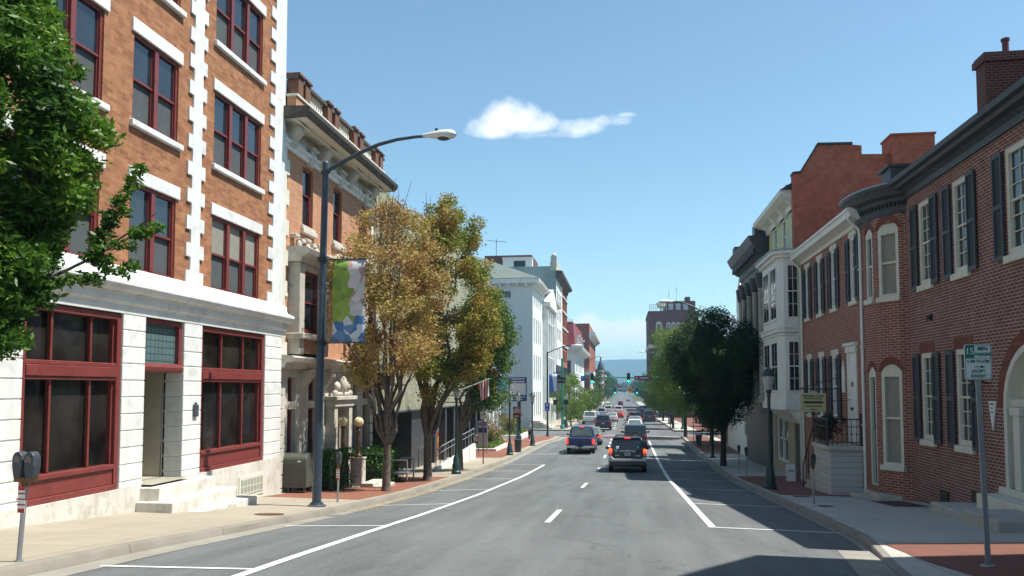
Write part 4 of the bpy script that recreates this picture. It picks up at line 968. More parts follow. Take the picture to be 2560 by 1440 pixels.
# curved cornice
def arcp(c,r,a0,a1,n): return [(c[0]+r*math.cos(a0+(a1-a0)*i/n),c[1]+r*math.sin(a0+(a1-a0)*i/n)) for i in range(n+1)]
cc=(9.0,26.9)
mb=MB();prof=[(1.42,5.12),(1.46,5.25),(1.52,5.3),(1.53,5.55),(1.62,5.62),(1.64,5.72),(1.85,5.8),(1.90,5.92),(2.02,6.0),(2.05,6.1)]
def sweep(mb,prof,a0,a1,n,c):
    k=len(mb.v)
    for i in range(n+1):
        t=a0+(a1-a0)*i/n
        for r,z in prof: o=(r-1.42)*.8+.04;mb.v.append((8.75+(1.1+o)*math.cos(t),27.05+(1.95+o)*math.sin(t),z))
    w=len(prof)
    for i in range(n):
        for j in range(w-1): a=k+i*w+j;mb.f.append((a,a+w,a+w+1,a+1));mb.m.append(mb.mi)
sweep(mb,prof,rad(165),rad(262),22,cc)
mb.build('curved_cornice',M['dkgrey'],R2,smooth=35)
mb=MB();sweep(mb,[(2.05,6.1),(2.04,6.15),(1.6,6.22),(.4,6.3)],rad(165),rad(262),22,cc);mb.build('roof_edge',M['galv'],R2,smooth=40)
mb=MB()
for i in range(20):
    t=rad(168+i*4.8);mb.cyl((8.75+1.25*math.cos(t),27.05+2.1*math.sin(t),5.48),(8.75+1.28*math.cos(t),27.05+2.13*math.sin(t),5.62),.03,.035,6)
sweep(mb,[(1.53,5.5),(1.56,5.56)],rad(168),rad(259),20,cc);mb.build('dentil_course',M['black'],R2)
mb=MB();mb.box(8.6,10.6,27.0,27.9,5.9,7.15);mb.box(8.5,10.7,26.9,28,7.15,7.22);mb.build('roof_box',M['dkgrey'],R2)
mb=MB();mb.box(7.5,8.6,25.3,27.0,-3.7,-3.2);mb.box(7.1,7.8,26.1,27.0,-3.8,-3.32);mb.build('plinth',M['stone'],R2,bevel=.03)
# ---- lower brick house with stoop
X3=7.65
R3=thing('shuttered_house','lower red brick house with white shuttered windows, white door and pale stone stoop','house',(X3,31,-3.7))
U=[(34.35,35.05,2.92,5.0),(32.2,32.95,2.92,5.02),(30.1,30.85,2.92,5.05),(27.6,28.35,2.92,5.08)]
L_=[(34.3,35.0,-1.05,1.2),(32.25,32.95,-1.05,1.2),(30.15,31.0,-1.05,1.2)]
D_=[(27.9,28.7,-1.85,1.2)]
G_=[(33.4,34.4,-3.7,-2.0),(31.9,32.5,-2.9,-1.9)]
mb=MB();wallx(mb,X3,-1,26.95,35.9,-4.2,5.5,U+L_+D_+G_[:1],.2)
mb.face([(X3,26.95,-4),(X3+8,26.95,-4),(X3+8,26.95,5.5),(X3,26.95,5.5)]);mb.build('brick_wall',M['brickR3'],R3)
for a,b,c,d in U+L_:
    sash(R3,X3,-1,a,b,c,d,M['whitetrim'],1,.03,.1,(2,4),None,None,.5)
    bar(R3,X3,-1,-.02,.08,a-.08,b+.08,c-.15,c-.002,M['cream'],'sill',.01);bar(R3,X3,-1,-.02,.03,a-.08,b+.08,d,d+.2,M['cream'],'lintel',.005)
    shutter(R3,X3,-1,b+.02,b+.38,c-.03,d-.02);shutter(R3,X3,-1,a-.38,a-.02,c-.03,d-.02)
    mb=MB();
    for z in (c+.3,d-.35): mb.box(X3-.09,X3-.03,b-.05,b+.06,z,z+.07)
    mb.build('shutter_hinge',M['black'],R3)
a,b,c,d=D_[0];mb=MB();mb.box(X3-.03,X3+.12,a,b,c,d);dr=mb.build('door',M['whitetrim'],R3,bevel=.015)
mb=MB();mb.box(X3-.05,X3-.03,a+.28,a+.5,.05,.2);mb.lathe((X3-.06,(a+b)/2,-.75),[(.05,0),(.06,.05),(.05,.1)],8);mb.build('door_knocker',M['bronze'],dr)
mb=MB();mb.box(X3-.06,X3,a-.14,a,c,d);mb.box(X3-.06,X3,b,b+.14,c,d);mb.box(X3-.1,X3,a-.2,b+.2,d,d+.22);mb.box(X3-.16,X3,a-.26,b+.26,d+.22,d+.32);mb.build('door_surround',M['whitetrim'],R3,bevel=.01)
mb=MB();mb.box(X3+.05,X3+.15,33.4,34.4,-3.8,-2.0);mb.build('cellar_door',M['whitetrim'],R3)
profile_y(R3,X3,-1,[(0,5.3),(.06,5.3),(.08,5.42),(.3,5.5),(.42,5.52),(.45,5.7),(.5,5.72),(.5,5.8),(0,5.85)],26.7,36.0,M['whitetrim'],'eaves')
mb=MB();mb.face([(X3-.48,26.7,5.8),(X3-.48,36,5.8),(X3+4.5,36,8.2),(X3+4.5,26.7,8.2)]);mb.build('roof',M['roofdk'],R3)
def downspout(x,y,zt,zb,root,mat,bend=(.35,.3)):
    mb=MB();mb.tube([(x-.38,y,zt+.3),(x-.36,y,zt+.12),(x-.05,y+.02,zt-.15),(x-.03,y,zt-.4)],.05,8);mb.tube([(x-.03,y,zt-.4),(x-.03,y,zb)],.05,8)
    for z in (zt-1.5,zt-4,zt-6.5): mb.box(x-.1,x+.04,y-.08,y+.08,z,z+.04)
    return mb.build('downspout',mat,root,smooth=50)
downspout(X3-.02,27.0,5.3,-3.5,R3,M['whitetrim'])
downspout(X3-.02,35.75,5.3,-4.0,R3,M['whitetrim'])
# stoop
mb=MB();mb.box(6.55,X3,27.3,29.3,-4.2,-1.98);sb=None
def blockmat():
    return grid_mat('whitewashed_stone_block',(.56,.56,.53),(.2,.2,.19),1.3,.2,.006,.8)
M['blocks']=blockmat()
stp=MB();stp.box(6.6,X3-.01,27.3,29.3,-4.2,-2.02)
sto=stp.build('stoop',M['blocks'],R3,bevel=.03)
mb=MB();mb.box(6.5,X3-.01,27.2,29.4,-2.02,-1.88);mb.build('stoop_slab',M['stone'],sto,bevel=.02)
mb=MB()
for k in range(7): mb.box(6.66,7.5,29.4+k*.28,29.68+k*.28,-4.2,-2.15-k*.24)
mb.build('stoop_steps',M['stone'],sto)
# railing of wrought iron
mb=MB();zr=-1.88
mb.tube([(6.55,29.3,zr+.86),(6.55,27.35,zr+.86),(7.6,27.35,zr+.86)],.02);mb.tube([(6.55,29.3,zr+.12),(6.55,27.35,zr+.12),(7.6,27.35,zr+.12)],.014)
mb.tube([(6.55,29.3,zr+.62),(6.55,27.35,zr+.62),(7.6,27.35,zr+.62)],.012)
for i in range(15):
    y=27.35+i*1.95/14;mb.cyl((6.55,y,zr),(6.55,y,zr+.86),.010,.010,5)
for i in range(8):
    x=6.55+i*1.05/7;mb.cyl((x,27.35,zr),(x,27.35,zr+.86),.010,.010,5);mb.lathe((x,27.35,zr+.34),[(.01,0),(.04,.04),(.01,.08)],6)
for i in range(6): y=27.5+i*.3;mb.lathe((6.55,y,zr+.34),[(.01,0),(.045,.05),(.01,.1)],6);mb.lathe((6.55,y,zr+.68),[(.01,0),(.045,.05),(.01,.1)],6)
for p in ((6.55,27.35),(6.55,29.3),(7.6,27.35)): mb.cyl((*p,zr),(*p,zr+1.0),.028,.028,6);mb.ball((*p,zr+1.02),.045,8,6)
mb.build('railing',M['black'],sto)
mb=MB();mb.tube([(6.6,29.3,zr+.8),(6.6,31.3,-2.9)],.022);mb.tube([(6.6,31.3,-2.9),(6.6,31.3,-3.95)],.022);mb.tube([(6.6,30.4,-2.1),(6.6,30.4,-3.3)],.018)
mb.build('stair_rail',M['black'],sto)
mb=MB()
for k,(z,h) in enumerate(((.0,.0),)): pass
mb.face([(X3-.03,29.25,0),(X3-.03,29.55,0),(X3-.03,29.55,.75),(X3-.03,29.4,1.0),(X3-.03,29.25,.75)][::-1])
mb.prism([(29.25,-.15),(29.6,-.15),(29.6,.6),(29.42,.95),(29.25,.6)],'x',X3-.04,X3-.01)
tag(mb.build('notice_plaque',M['wsign'],None),'tall pointed white plaque on the brick wall left of the white door','plaque')
# ---- big painted gable behind
RG=thing('gabled_building','large dull red painted brick gable wall with stepped parapet and two chimneys','building',(8,37,-4))
mb=MB();g=[(7.78,-4.2),(13.6,-4.2),(13.6,9.9),(11.5,10.08),(10.28,10.12),(10.28,10.5),(9.86,10.56),(8.45,10.6),(7.72,9.4),(7.4,9.36),(7.4,5.95),(7.78,5.95)]
mb.prism(g,'y',35.9,36.35);mb.build('gable_wall',M['brickG'],RG)
mb=MB();mb.box(7.9,13.6,36.35,46,-4.2,8.9);mb.build('wall',M['brickG'],RG)
mb=MB();mb.box(11.45,13.2,35.7,37.0,9.6,10.82);mb.box(11.4,13.25,35.65,37.05,10.82,10.9);mb.build('chimney',M['brickG'],RG)
mb=MB()
for (x0,z0),(x1,z1) in (((7.38,9.4),(7.74,9.43)),((7.72,9.43),(8.47,10.65)),((8.45,10.65),(9.9,10.62))):
    mb.hexa([(x0,35.85,z0-.06),(x1,35.85,z1-.06),(x1,36.4,z1-.06),(x0,36.4,z0-.06),(x0,35.85,z0+.04),(x1,35.85,z1+.04),(x1,36.4,z1+.04),(x0,36.4,z0+.04)])
mb.build('coping',M['roofdk'],RG)
mb=MB();mb.face([(7.2,36.4,9.0),(13.6,36.4,10),(13.6,46,10),(7.2,46,9.0)]);mb.build('roof',M['roofdk'],RG)
# ---- cream house with white bay
X4=7.7
R4=thing('bay_window_house','cream and pale yellow house with tall white two-storey bay over a shop','house',(X4,40,-4.2))
M['yellow']=flat('pale_yellow_paint',(.55,.58,.32),.6,var=.08,sc_=1.5)
W4=[(37.2,38.0,6.4,8.1),(39.2,40.0,6.4,8.1),(41.4,42.2,6.4,8.1)]
M['shopbeige']=flat('beige_shopfront_paint',(.34,.31,.23),.6,var=.12,sc_=2)
mb=MB();wallx(mb,X4,-1,36.36,43.6,-4.3,-.9,[(39.6,42.6,-3.6,-1.4),(37.0,38.1,-4.1,-1.5)],.2);mb.build('shop_wall',M['shopbeige'],R4)
mb=MB();wallx(mb,X4,-1,36.36,43.6,-.9,8.6,W4,.2);mb.face([(X4,43.6,-4.3),(X4+6,43.6,-4.3),(X4+6,43.6,8.6),(X4,43.6,8.6)]);mb.build('front_wall',M['yellow'],R4)
for a,b,c,d in W4: sash(R4,X4,-1,a,b,c,d,M['whitetrim'],1,.03,.1);bar(R4,X4,-1,0,.12,a-.1,b+.1,d,d+.15,M['whitetrim'],'lintel')
profile_y(R4,X4,-1,[(0,8.1),(.12,8.1),(.15,8.35),(.5,8.45),(.75,8.6),(.8,8.75),(0,8.8)],36.3,43.9,M['whitetrim'],'eaves')
for y in (36.8,38.8,40.8,42.8): 
    mb=MB();mb.prism([(X4,7.95),(X4-.15,8.0),(X4-.5,8.42),(X4,8.42)],'y',y-.1,y+.1);mb.build('bracket',M['whitetrim'],R4)
mb=MB();mb.hexa([(X4-.8,36.2,8.76),(X4+4,36.2,8.76),(X4+4,43.9,8.76),(X4-.8,43.9,8.76),(X4+.6,36.4,9.6),(X4+4,36.4,9.6),(X4+4,43.6,9.6),(X4+.6,43.6,9.6)]);mb.build('roof',M['roofdk'],R4)
sash(R4,X4,-1,39.6,42.6,-3.6,-1.4,M['whitetrim'],2,.1,.1);mb=MB();mb.box(X4+.1,X4+.15,37.0,38.1,-4.1,-1.5);mb.build('door',M['dkgrey'],R4)
# canted bay: plan polygon
bx0=6.75;plan=[(X4,36.05),(bx0+.2,36.05),(bx0,36.3),(bx0,40.2),(bx0+.28,40.6),(X4,40.6)]
bay=MB();bay.prism([(x,y) for x,y in plan],'z',-.72,5.7);bo=bay.build('bay',M['whitetrim'],R4)
def ring(z0,z1,o):
    mb=MB();c=[(X4,36.05-o),(bx0+.2-o*.4,36.05-o),(bx0-o,36.3-o*.4),(bx0-o,40.2+o*.4),(bx0+.28-o*.4,40.6+o),(X4,40.6+o)];mb.prism(c,'z',z0,z1);return mb
for z0,z1,o in((-.95,-.72,.1),(-.72,-.6,.05),(2.3,2.4,.06),(2.42,2.6,.12),(2.6,2.68,.16),(5.7,5.85,.15),(5.85,6.0,.3)): ring(z0,z1,o).build('bay_moulding',M['whitetrim'],bo,bevel=.015)
mb=ring(6.0,6.06,.34);mb.build('bay_roof',M['galv'],bo)
mb=MB();mb.prism([(X4,-1.6),(X4,-.95),(bx0+.2,-.95)],'y',36.05,40.6);mb.build('bay_bracket',M['whitetrim'],bo)
for z0,z1 in((-.1,2.0),(3.1,5.35)):
    mb=MB();ya=36.04;xa,xb=bx0+.3,X4-.12;YY=36.05
    mb.box(xa,xb,YY-.05,YY,z0-.08,z0);mb.box(xa,xb,YY-.05,YY,z1,z1+.1);mb.box(xa,xa+.07,YY-.045,YY,z0,z1);mb.box(xb-.07,xb,YY-.045,YY,z0,z1);mb.box(xa+.07,xb-.07,YY-.04,YY,(z0+z1)/2-.025,(z0+z1)/2+.025)
    m_=(xa+xb)/2;mb.box(m_-.012,m_+.012,YY-.025,YY,z0,z1)
    for q in (.25,.75): zz=z0+(z1-z0)*q;mb.box(xa+.07,xb-.07,YY-.024,YY,zz-.01,zz+.01)
    w=mb.build('bay_window',M['whitetrim'],bo);mb=MB();mb.box(xa+.05,xb-.05,YY-.02,YY-.01,z0,z1);mb.build('pane',M['glass'],w)
    for a,b in((36.55,38.1),(38.4,40.0)):
        mb=MB();mb.box(bx0-.04,bx0,a,a+.08,z0,z1);mb.box(bx0-.04,bx0,b-.08,b,z0,z1);mb.box(bx0-.04,bx0,a,b,z1,z1+.1);mb.box(bx0-.06,bx0,a-.05,b+.05,z0-.1,z0);mb.box(bx0-.03,bx0,a+.08,b-.08,(z0+z1)/2-.025,(z0+z1)/2+.025)
        mb.box(bx0-.02,bx0,(a+b)/2-.012,(a+b)/2+.012,z0,z1)
        w=mb.build('bay_window',M['whitetrim'],bo);mb=MB();mb.box(bx0-.014,bx0-.006,a+.05,b-.05,z0,z1);mb.build('pane',M['glass'],w)
mb=MB();mb.box(7.5,7.77,35.915,36.04,-4.3,5.9);mb.build('corner_pilaster',M['cream'],R4)
# ---- dark corniced building with columns
X5=7.7
R5=thing('corniced_building','narrow building with heavy dark projecting cornice above pale columns','building',(X5,48,-4.4))
mb=MB();shell(mb,X5,-1,43.9,52.5,-4.5,8.6,9);mb.build('side_wall',M['brickfar'],R5)
mb=MB();mb.box(X5-.02,X5+.3,43.9,52.5,-4.5,6.4);mb.build('front_wall',M['dkgrey'],R5)
profile_y(R5,X5,-1,[(0,6.2),(.15,6.2),(.2,6.7),(.3,6.8),(.32,7.1),(.55,7.2),(.6,7.5),(.85,7.7),(1.0,8.0),(1.05,8.15),(0,8.2)],43.8,52.7,M['dkgrey'],'cornice')
mb=MB();mb.box(X5-.7,X5+.2,43.8,44.7,8.15,8.75);mb.box(X5-.7,X5+.2,51.7,52.7,8.15,8.95);mb.box(X5-.45,X5+.2,44.7,51.7,8.15,8.5);mb.build('parapet',M['dkgrey'],R5,bevel=.03)
for k in range(12): bar(R5,X5,-1,.3,.8,44.1+k*.72,44.35+k*.72,7.2,7.5,M['dkgrey'],'bracket')
for y in (44.6,46.6,48.6,50.6,52.0):
    mb=MB();mb.lathe((X5-.3,y,-.6),[(.25,0),(.25,.15),(.18,.2),(.16,5.9),(.22,6.0)],12);mb.build('column',M['stone'],R5,smooth=40)
    mb=MB();mb.lathe((X5-.3,y,5.35),[(.18,0),(.25,.3),(.3,.6),(.32,.85)],12);mb.build('capital',M['dkgrey'],R5,smooth=40)
bar(R5,X5,-1,0,.6,43.9,52.4,-.8,-.6,M['stone'],'ledge')
# lower houses further on
def plain(name,label,x,y0,y1,zt,mat,deep=9,roof=None,win=None,s=-1,zb=-5,roofh=0,rows=(-3,0,3),wy=3.2,trim='whitetrim',loc=None):
    b=thing(name,label,'building',(x,(y0+y1)/2,gz((y0+y1)/2)))
    hs=[]
    for z in rows:
        y=y0+1
        while y<y1-2: hs.append((y,y+1.1,z,z+1.7));y+=wy
    mb=MB();wallx(mb,x,s,y0,y1,zb-.6,zt,hs,.2);mb.build('front_wall',mat,b)
    mb=MB();shell(mb,x,s,y0,y1,zb-.6,zt,deep);mb.build('side_wall',mat,b)
    for h in hs: sash(b,x,s,*h,M[trim],1,.06,.09)
    profile_y(b,x,s,[(0,zt-.5),(.1,zt-.5),(.15,zt-.2),(.45,zt),(.5,zt+.15),(0,zt+.2)],y0-.1,y1+.1,M[trim],'cornice')
    if roofh: 
        mb=MB();mb.prism([(x+s*.5,zt+.16),(x-s*deep/2,zt+roofh),(x-s*(deep+.3),zt+.16)][::(1 if s<0 else -1)],'y',y0-.2,y1+.2);mb.build('roof',M['roofdk'],b)
    return b
b=plain('dormered_house','white clapboard house with a steep dormered roof just past the dark cornice',7.9,52.9,58.5,3.6,M['whitetrim'],8,rows=(-3.2,.3),zb=-4.6)
mb=MB();mb.prism([(7.5,3.75),(11.9,8.6),(12.3,3.75)],'y',52.9,58.4);mb.build('roof',M['roofdk'],b)
mb=MB();mb.prism([(53.8,4.0),(56.4,4.0),(56.4,6.2),(55.1,7.4),(53.8,6.2)],'x',7.7,10.2);d_=mb.build('dormer',M['whitetrim'],b)
mb=MB();mb.box(7.5,8.3,52.7,53.3,4.2,6.4);mb.box(7.4,8.4,52.6,53.4,6.4,6.6);mb.build('chimney',M['brickfar'],b)
plain('row_house','low white rendered shop house behind the dark tree, past the dormered house',8.2,58.7,66,1.6,M['whitetrim'],8,rows=(-3.4,-.6),zb=-4.7)
plain('row_house','small red brick row house behind the dark tree near the corner plaza',8.6,66.2,73,1.0,M['brickfar'],8,rows=(-3.4,-.8),zb=-4.8)
# far right blocks and tower
T=thing('tower_building','tall brown brick tower with arched top-floor windows far down the street','tower',(8,255,-6.4))
mb=MB();shell(mb,7.9,-1,255,285,-6.6,23.8,15.4);mb.face([(7.9,255,-6.6),(7.9,285,-6.6),(7.9,285,23.8),(7.9,255,23.8)]);mb.build('wall',M['bricktower'],T)
mb=MB();mb.box(7.7,23.5,254.7,255,12.4,13.6);mb.box(7.7,7.9,255,285,12.4,13.6);mb.build('string_course',M['stone'],T)
mb=MB();mb.box(7.75,23.4,254.8,255,23.4,24.2);mb.box(7.7,7.9,254.8,285,23.4,24.2);mb.build('parapet',M['bricktower'],T)
def twin(x,w,z0,z1,root,arched=False):
    mb=MB();pts=arch_pts(x,x+w,z1,w/2,8) if arched else [(x,z1),(x+w,z1)]
    pr=[(x,z0)]+pts+[(x+w,z0)]
    mb.prism(pr,'y',254.86,254.98);f=mb.build('window',M['stone'],root);mb=MB();mb.box(x+.3,x+w-.3,254.8,254.88,z0+.3,(z0+z1)/2-.15);mb.box(x+.3,x+w-.3,254.8,254.88,(z0+z1)/2+.15,z1);mb.build('pane',M['glass'],f)
twin(10.1,1.9,14.3,20,T,True);twin(20.8,1.9,14.3,20,T,True)
for x in (13.3,14.9,16.5,18.1): twin(x,1.3,15,20,T,True)
for z in (9.3,5.8,2.3,-1.2,-4.5):
    for x in (10.2,14,16.5,20.8): twin(x,1.7,z,z+2.1,T)
mb=MB();mb.box(13.5,22.6,258,280,23.9,27.6);mb.box(19.5,21,258,262,27.6,28.9);mb.build('penthouse',M['bricktower'],T)
mb=MB()
for x in (14.2,16.5,18.8): mb.box(x,x+1.5,257.9,258,24.8,26.8)
mb.build('penthouse_window',M['signgrey'],T)
mb=MB()
for i in range(9): mb.cyl((8.2+i*.65,256,24.2),(8.2+i*.65,256,26.4),.07)
mb.cyl((8.2,256,26.4),(13.4,256,26.4),.07);mb.cyl((8.2,256,25.3),(13.4,256,25.3),.06);mb.build('terrace_rail',M['signgrey'],T)
mb=MB();mb.lathe((11.8,256.5,24.3),[(.2,0),(.2,.8),(1.3,1.5),(1.5,2.6)],14);mb.build('dish',M['cream'],T)
mb=MB();mb.cyl((14.6,262,27.6),(14.6,262,31.6),.08);mb.cyl((17,262,27.6),(17,262,33),.06);mb.cyl((16.3,262,32),(17.7,262,31.6),.05);mb.build('aerial',M['galv'],T)
plain('corner_building','stone fronted building partly hidden by the right-hand street trees',9.5,205,240,9.5,M['stone'],16,rows=(-3.5,1,5.5),zb=-6)
plain('corner_building','red brick block hidden mostly by trees past the plaza',13.5,98,126,-.2,M['brickfar'],12,rows=(-3.4,),zb=-5.2)
plain('corner_building','dull brick block beyond the trees before the stone fronted building',10,150,200,4.5,M['bricktower'],14,rows=(-3.5,.5),zb=-5.8)
# house off to the right of the camera: its gable throws the nearest shadow on the road
NB=thing('neighbouring_house','brick gabled house beside the camera at the near right corner','house',(8.4,8,-2.2))
mb=MB();mb.prism([(-4,-2.9),(13.7,-2.9),(13.7,8.6),(8.0,15.6),(-4,15.6)],'x',8.4,18);mb.build('wall',M['brickR1'],NB)
mb=MB();mb.prism([(14.0,8.6),(8.0,16.0),(-4,16.0),(-4,15.7),(7.95,15.7),(13.8,8.5)],'x',8.1,18.2);mb.build('roof',M['roofdk'],NB)
# ================================================================== STREET FURNITURE
def lampmain():
    bx,by=-7.88,19.95;bz=sL(bx,by);t=thing('street_lamp','tall blue-grey street lamp with long curved arm, carrying the big mosaic-patterned banner','street lamp',(bx,by,bz))
    mb=MB();mb.lathe((bx,by,bz),[(.24,0),(.24,.03),(.17,.06),(.16,.1)],16);mb.cyl((bx,by,bz+.06),(bx+.12,by,5.92),.118,.082,14);mb.lathe((bx+.12,by,5.90),[(.09,0),(.09,.05),(.03,.1)],12)
    mb.build('pole',M['lamp'],t,smooth=50)
    pts=[];P=[(.06,5.7),(.5,5.93),(1.0,6.17),(1.5,6.37),(2.0,6.48),(2.5,6.53),(2.9,6.54)]
    mb=MB();mb.tube([(bx+.06+x*1.0,by,z) for x,z in P],[.06,.056,.052,.048,.044,.04,.036],10);mb.cyl((bx+.03,by,5.66),(bx+.22,by,5.74),.09,.09,8);mb.build('arm',M['lamp'],t,smooth=50)
    hx=bx+2.75;mb=MB();pr=[(0,.05),(.12,.075),(.3,.11),(.5,.15),(.7,.155),(.82,.12),(.88,.04)];k=0;n=14
    for x,r in pr:
        for i in range(n):
            a=2*math.pi*i/n;zz=math.sin(a);mb.v.append((hx+x,by+r*1.15*math.cos(a),6.55+(r*.85*zz if zz>0 else r*.75*zz)))
    for j in range(len(pr)-1):
        for i in range(n): q=(i+1)%n;mb.f.append((j*n+i,j*n+q,(j+1)*n+q,(j+1)*n+i));mb.m.append(0)
    mb.f.append(tuple(range(n)));mb.m.append(0)
    hd=mb.build('lamp_head',M['wsign'],t,smooth=60)
    mb=MB();mb.ball((hx+.56,by,6.48),.13,12,6,1.5,1,.6);mb.build('lens',M['screen'],hd,smooth=60);mb=MB();mb.cyl((hx+.36,by,6.64),(hx+.36,by,6.73),.035);mb.build('photocell',M['black'],hd)
    mb=MB()
    for z in (3.36,1.17): mb.cyl((bx,by,z),(bx+1.27,by,z),.016,.016,6);mb.lathe((bx+.07,by,z-.06),[(.135,0),(.135,.12)],12)
    mb.build('banner_bracket',M['black'],t)
    return bx,by
BX,BY=lampmain()
def bannermat():
    m,nt,b=newmat('printed_banner');tc=N(nt,'ShaderNodeTexCoord').outputs['Object']
    vo=N(nt,'ShaderNodeTexVoronoi');vo.inputs['Scale'].default_value=5.2;nt.links.new(tc,vo.inputs['Vector'])
    sp=N(nt,'ShaderNodeSeparateXYZ');nt.links.new(vo.outputs['Position'],sp.inputs[0]);rn=N(nt,'ShaderNodeSeparateColor');nt.links.new(vo.outputs['Color'],rn.inputs[0])
    left=math_(nt,'LESS_THAN',math_(nt,'ADD',sp.outputs[0],math_(nt,'MULTIPLY',sp.outputs[2],.06)),.07);low=math_(nt,'LESS_THAN',sp.outputs[2],math_(nt,'ADD',math_(nt,'MULTIPLY',sp.outputs[0],.25),-.52))
    g=mixc(nt,rn.outputs[0],(.13,.24,.04),(.30,.40,.06));w=mixc(nt,rn.outputs[1],(.40,.42,.46),(.62,.6,.6))
    w=mixc(nt,math_(nt,'GREATER_THAN',rn.outputs[2],.86),w,(.40,.26,.22));bl_=mixc(nt,rn.outputs[1],(.02,.12,.36),(.14,.27,.47));bl_=mixc(nt,math_(nt,'GREATER_THAN',rn.outputs[0],.78),bl_,(.5,.58,.68))
    c=mixc(nt,left,w,g);c=mixc(nt,low,c,bl_);nt.links.new(c,b.inputs['Base Color']);b.inputs['Roughness'].default_value=.7;return m
M['banner']=bannermat()
def banner(name,x0,x1,y,z0,z1,mat,label,bow=.05,cat='banner'):
    t=bpy.data.objects.new('tmp',None);mb=MB();n=8;cx,cz=(x0+x1)/2,(z0+z1)/2
    for j in range(n+1):
        for i in range(n+1):
            u,v=i/n,j/n;mb.v.append((x0+(x1-x0)*u-cx,-bow*math.sin(v*math.pi)*(.4+u*.6)+.01*math.sin(9*v+4*u),z0+(z1-z0)*v-cz))
    for j in range(n):
        for i in range(n): a=j*(n+1)+i;mb.f.append((a,a+1,a+n+2,a+n+1));mb.m.append(0)
    bpy.data.objects.remove(t);o=mb.build(name,mat,smooth=180);o.location=(cx,y,cz);s=o.modifiers.new('cloth','SOLIDIFY');s.thickness=.006
    return tag(o,label,cat)
banner('banner',BX+.36,BX+1.24,BY,1.19,3.34,M['banner'],'large green, grey and blue street banner hanging from the tall lamp post')
def small_lamp(group='old-fashioned globe lamp posts along the pavements'):
    t=thing('lamp_post','x','lamp post',(0,0,0),group,False)
    mb=MB();mb.lathe((0,0,0),[(.23,0),(.23,.12),(.19,.16),(.19,.42),(.16,.48),(.14,.75),(.085,.85),(.075,1.0),(.06,1.1),(.055,3.25),(.08,3.3),(.06,3.36)],12);mb.build('post',M['green'],t,smooth=35)
    mb=MB();mb.lathe((0,0,0),[(.05,3.35),(.1,3.42),(.11,3.5),(.09,3.52)],12);mb.build('collar',M['green'],t,smooth=35)
    mb=MB();mb.lathe((0,0,0),[(.10,3.52),(.19,3.78),(.215,3.98),(.20,4.02)],14);mb.build('lamp_glass',M['lampglass'],t,smooth=50)
    mb=MB();mb.lathe((0,0,0),[(.25,4.0),(.25,4.04),(.2,4.1),(.17,4.2),(.09,4.28),(.05,4.3),(.03,4.42),(.01,4.5)],14);mb.build('lamp_hood',M['green'],t,smooth=35)
    return t
M['lampglass']=flat('frosted_lamp_glass',(.4,.42,.4),.2,var=.15,sc_=4)
L0=small_lamp()
spots=[(-7.7,36.5,sL,'green lamp post on the left pavement just past the second autumn tree'),(-7.62,53.4,sL,'green lamp post standing beside the dark litter bin'),(-7.35,64.5,sL,'green lamp post right of the walking person'),(-9.3,70.5,sL,'green lamp post partly hidden behind the welcome sign'),(-7.1,99.5,sL,'green lamp post beside the signal pole on the far corner'),(5.13,29.7,sR,'dark green lamp post on the shaded right pavement before the white bay window'),(-7.2,135,sL,'small lamp post beyond the far corner street trees')]
for i,(x,y,f,l) in enumerate(spots):
    o=L0 if i==0 else copy_tree(L0);o.location=(x,y,f(x,y));o['label']=l
def cobra(x,y,z0,zt,ax,zh,label,mat,back=0):
    t=thing('street_lamp',label,'street lamp',(x,y,z0))
    mb=MB();mb.lathe((x,y,z0),[(.2,0),(.2,.08),(.12,.12)],10);mb.cyl((x,y,z0),(x,y,zt),.11,.07,10);mb.build('pole',mat,t,smooth=50)
    mb=MB();n=8;d=ax-x;pts=[(x+d*u,y,zt-.15+(zh-zt+.15)*math.sin(u*math.pi/2)) for u in [i/n for i in range(n+1)]];mb.tube(pts,.045,8);mb.build('arm',mat,t,smooth=60)
    s=1 if d>0 else -1;mb=MB();mb.ball((ax+s*.45,y,zh-.01),.17,12,6,3.0,1.1,.7);mb.cyl((ax-s*.1,y,zh),(ax+s*.3,y,zh),.06);hd=mb.build('lamp_head',M['wsign'],t,smooth=60)
    return t
cobra(-7.5,79,sL(-7.5,79),3.6,-5.0,4.2,'green street lamp in front of the white hall, carrying the blue parking sign',M['green'])
cobra(5.6,53,sR(5.6,53),4.75,3.2,5.65,'dark street lamp whose arm reaches left over the right-hand trees',M['green'])
cobra(-7.2,150,sL(-7.2,150),4.6,-4.4,5.9,'far street lamp on the left before the mansard building',M['dkgrey'])
cobra(6.4,118,sR(6.4,118),4.0,3.0,5.3,'far street lamp with pale head poking out of the right-hand green trees',M['dkgrey'])
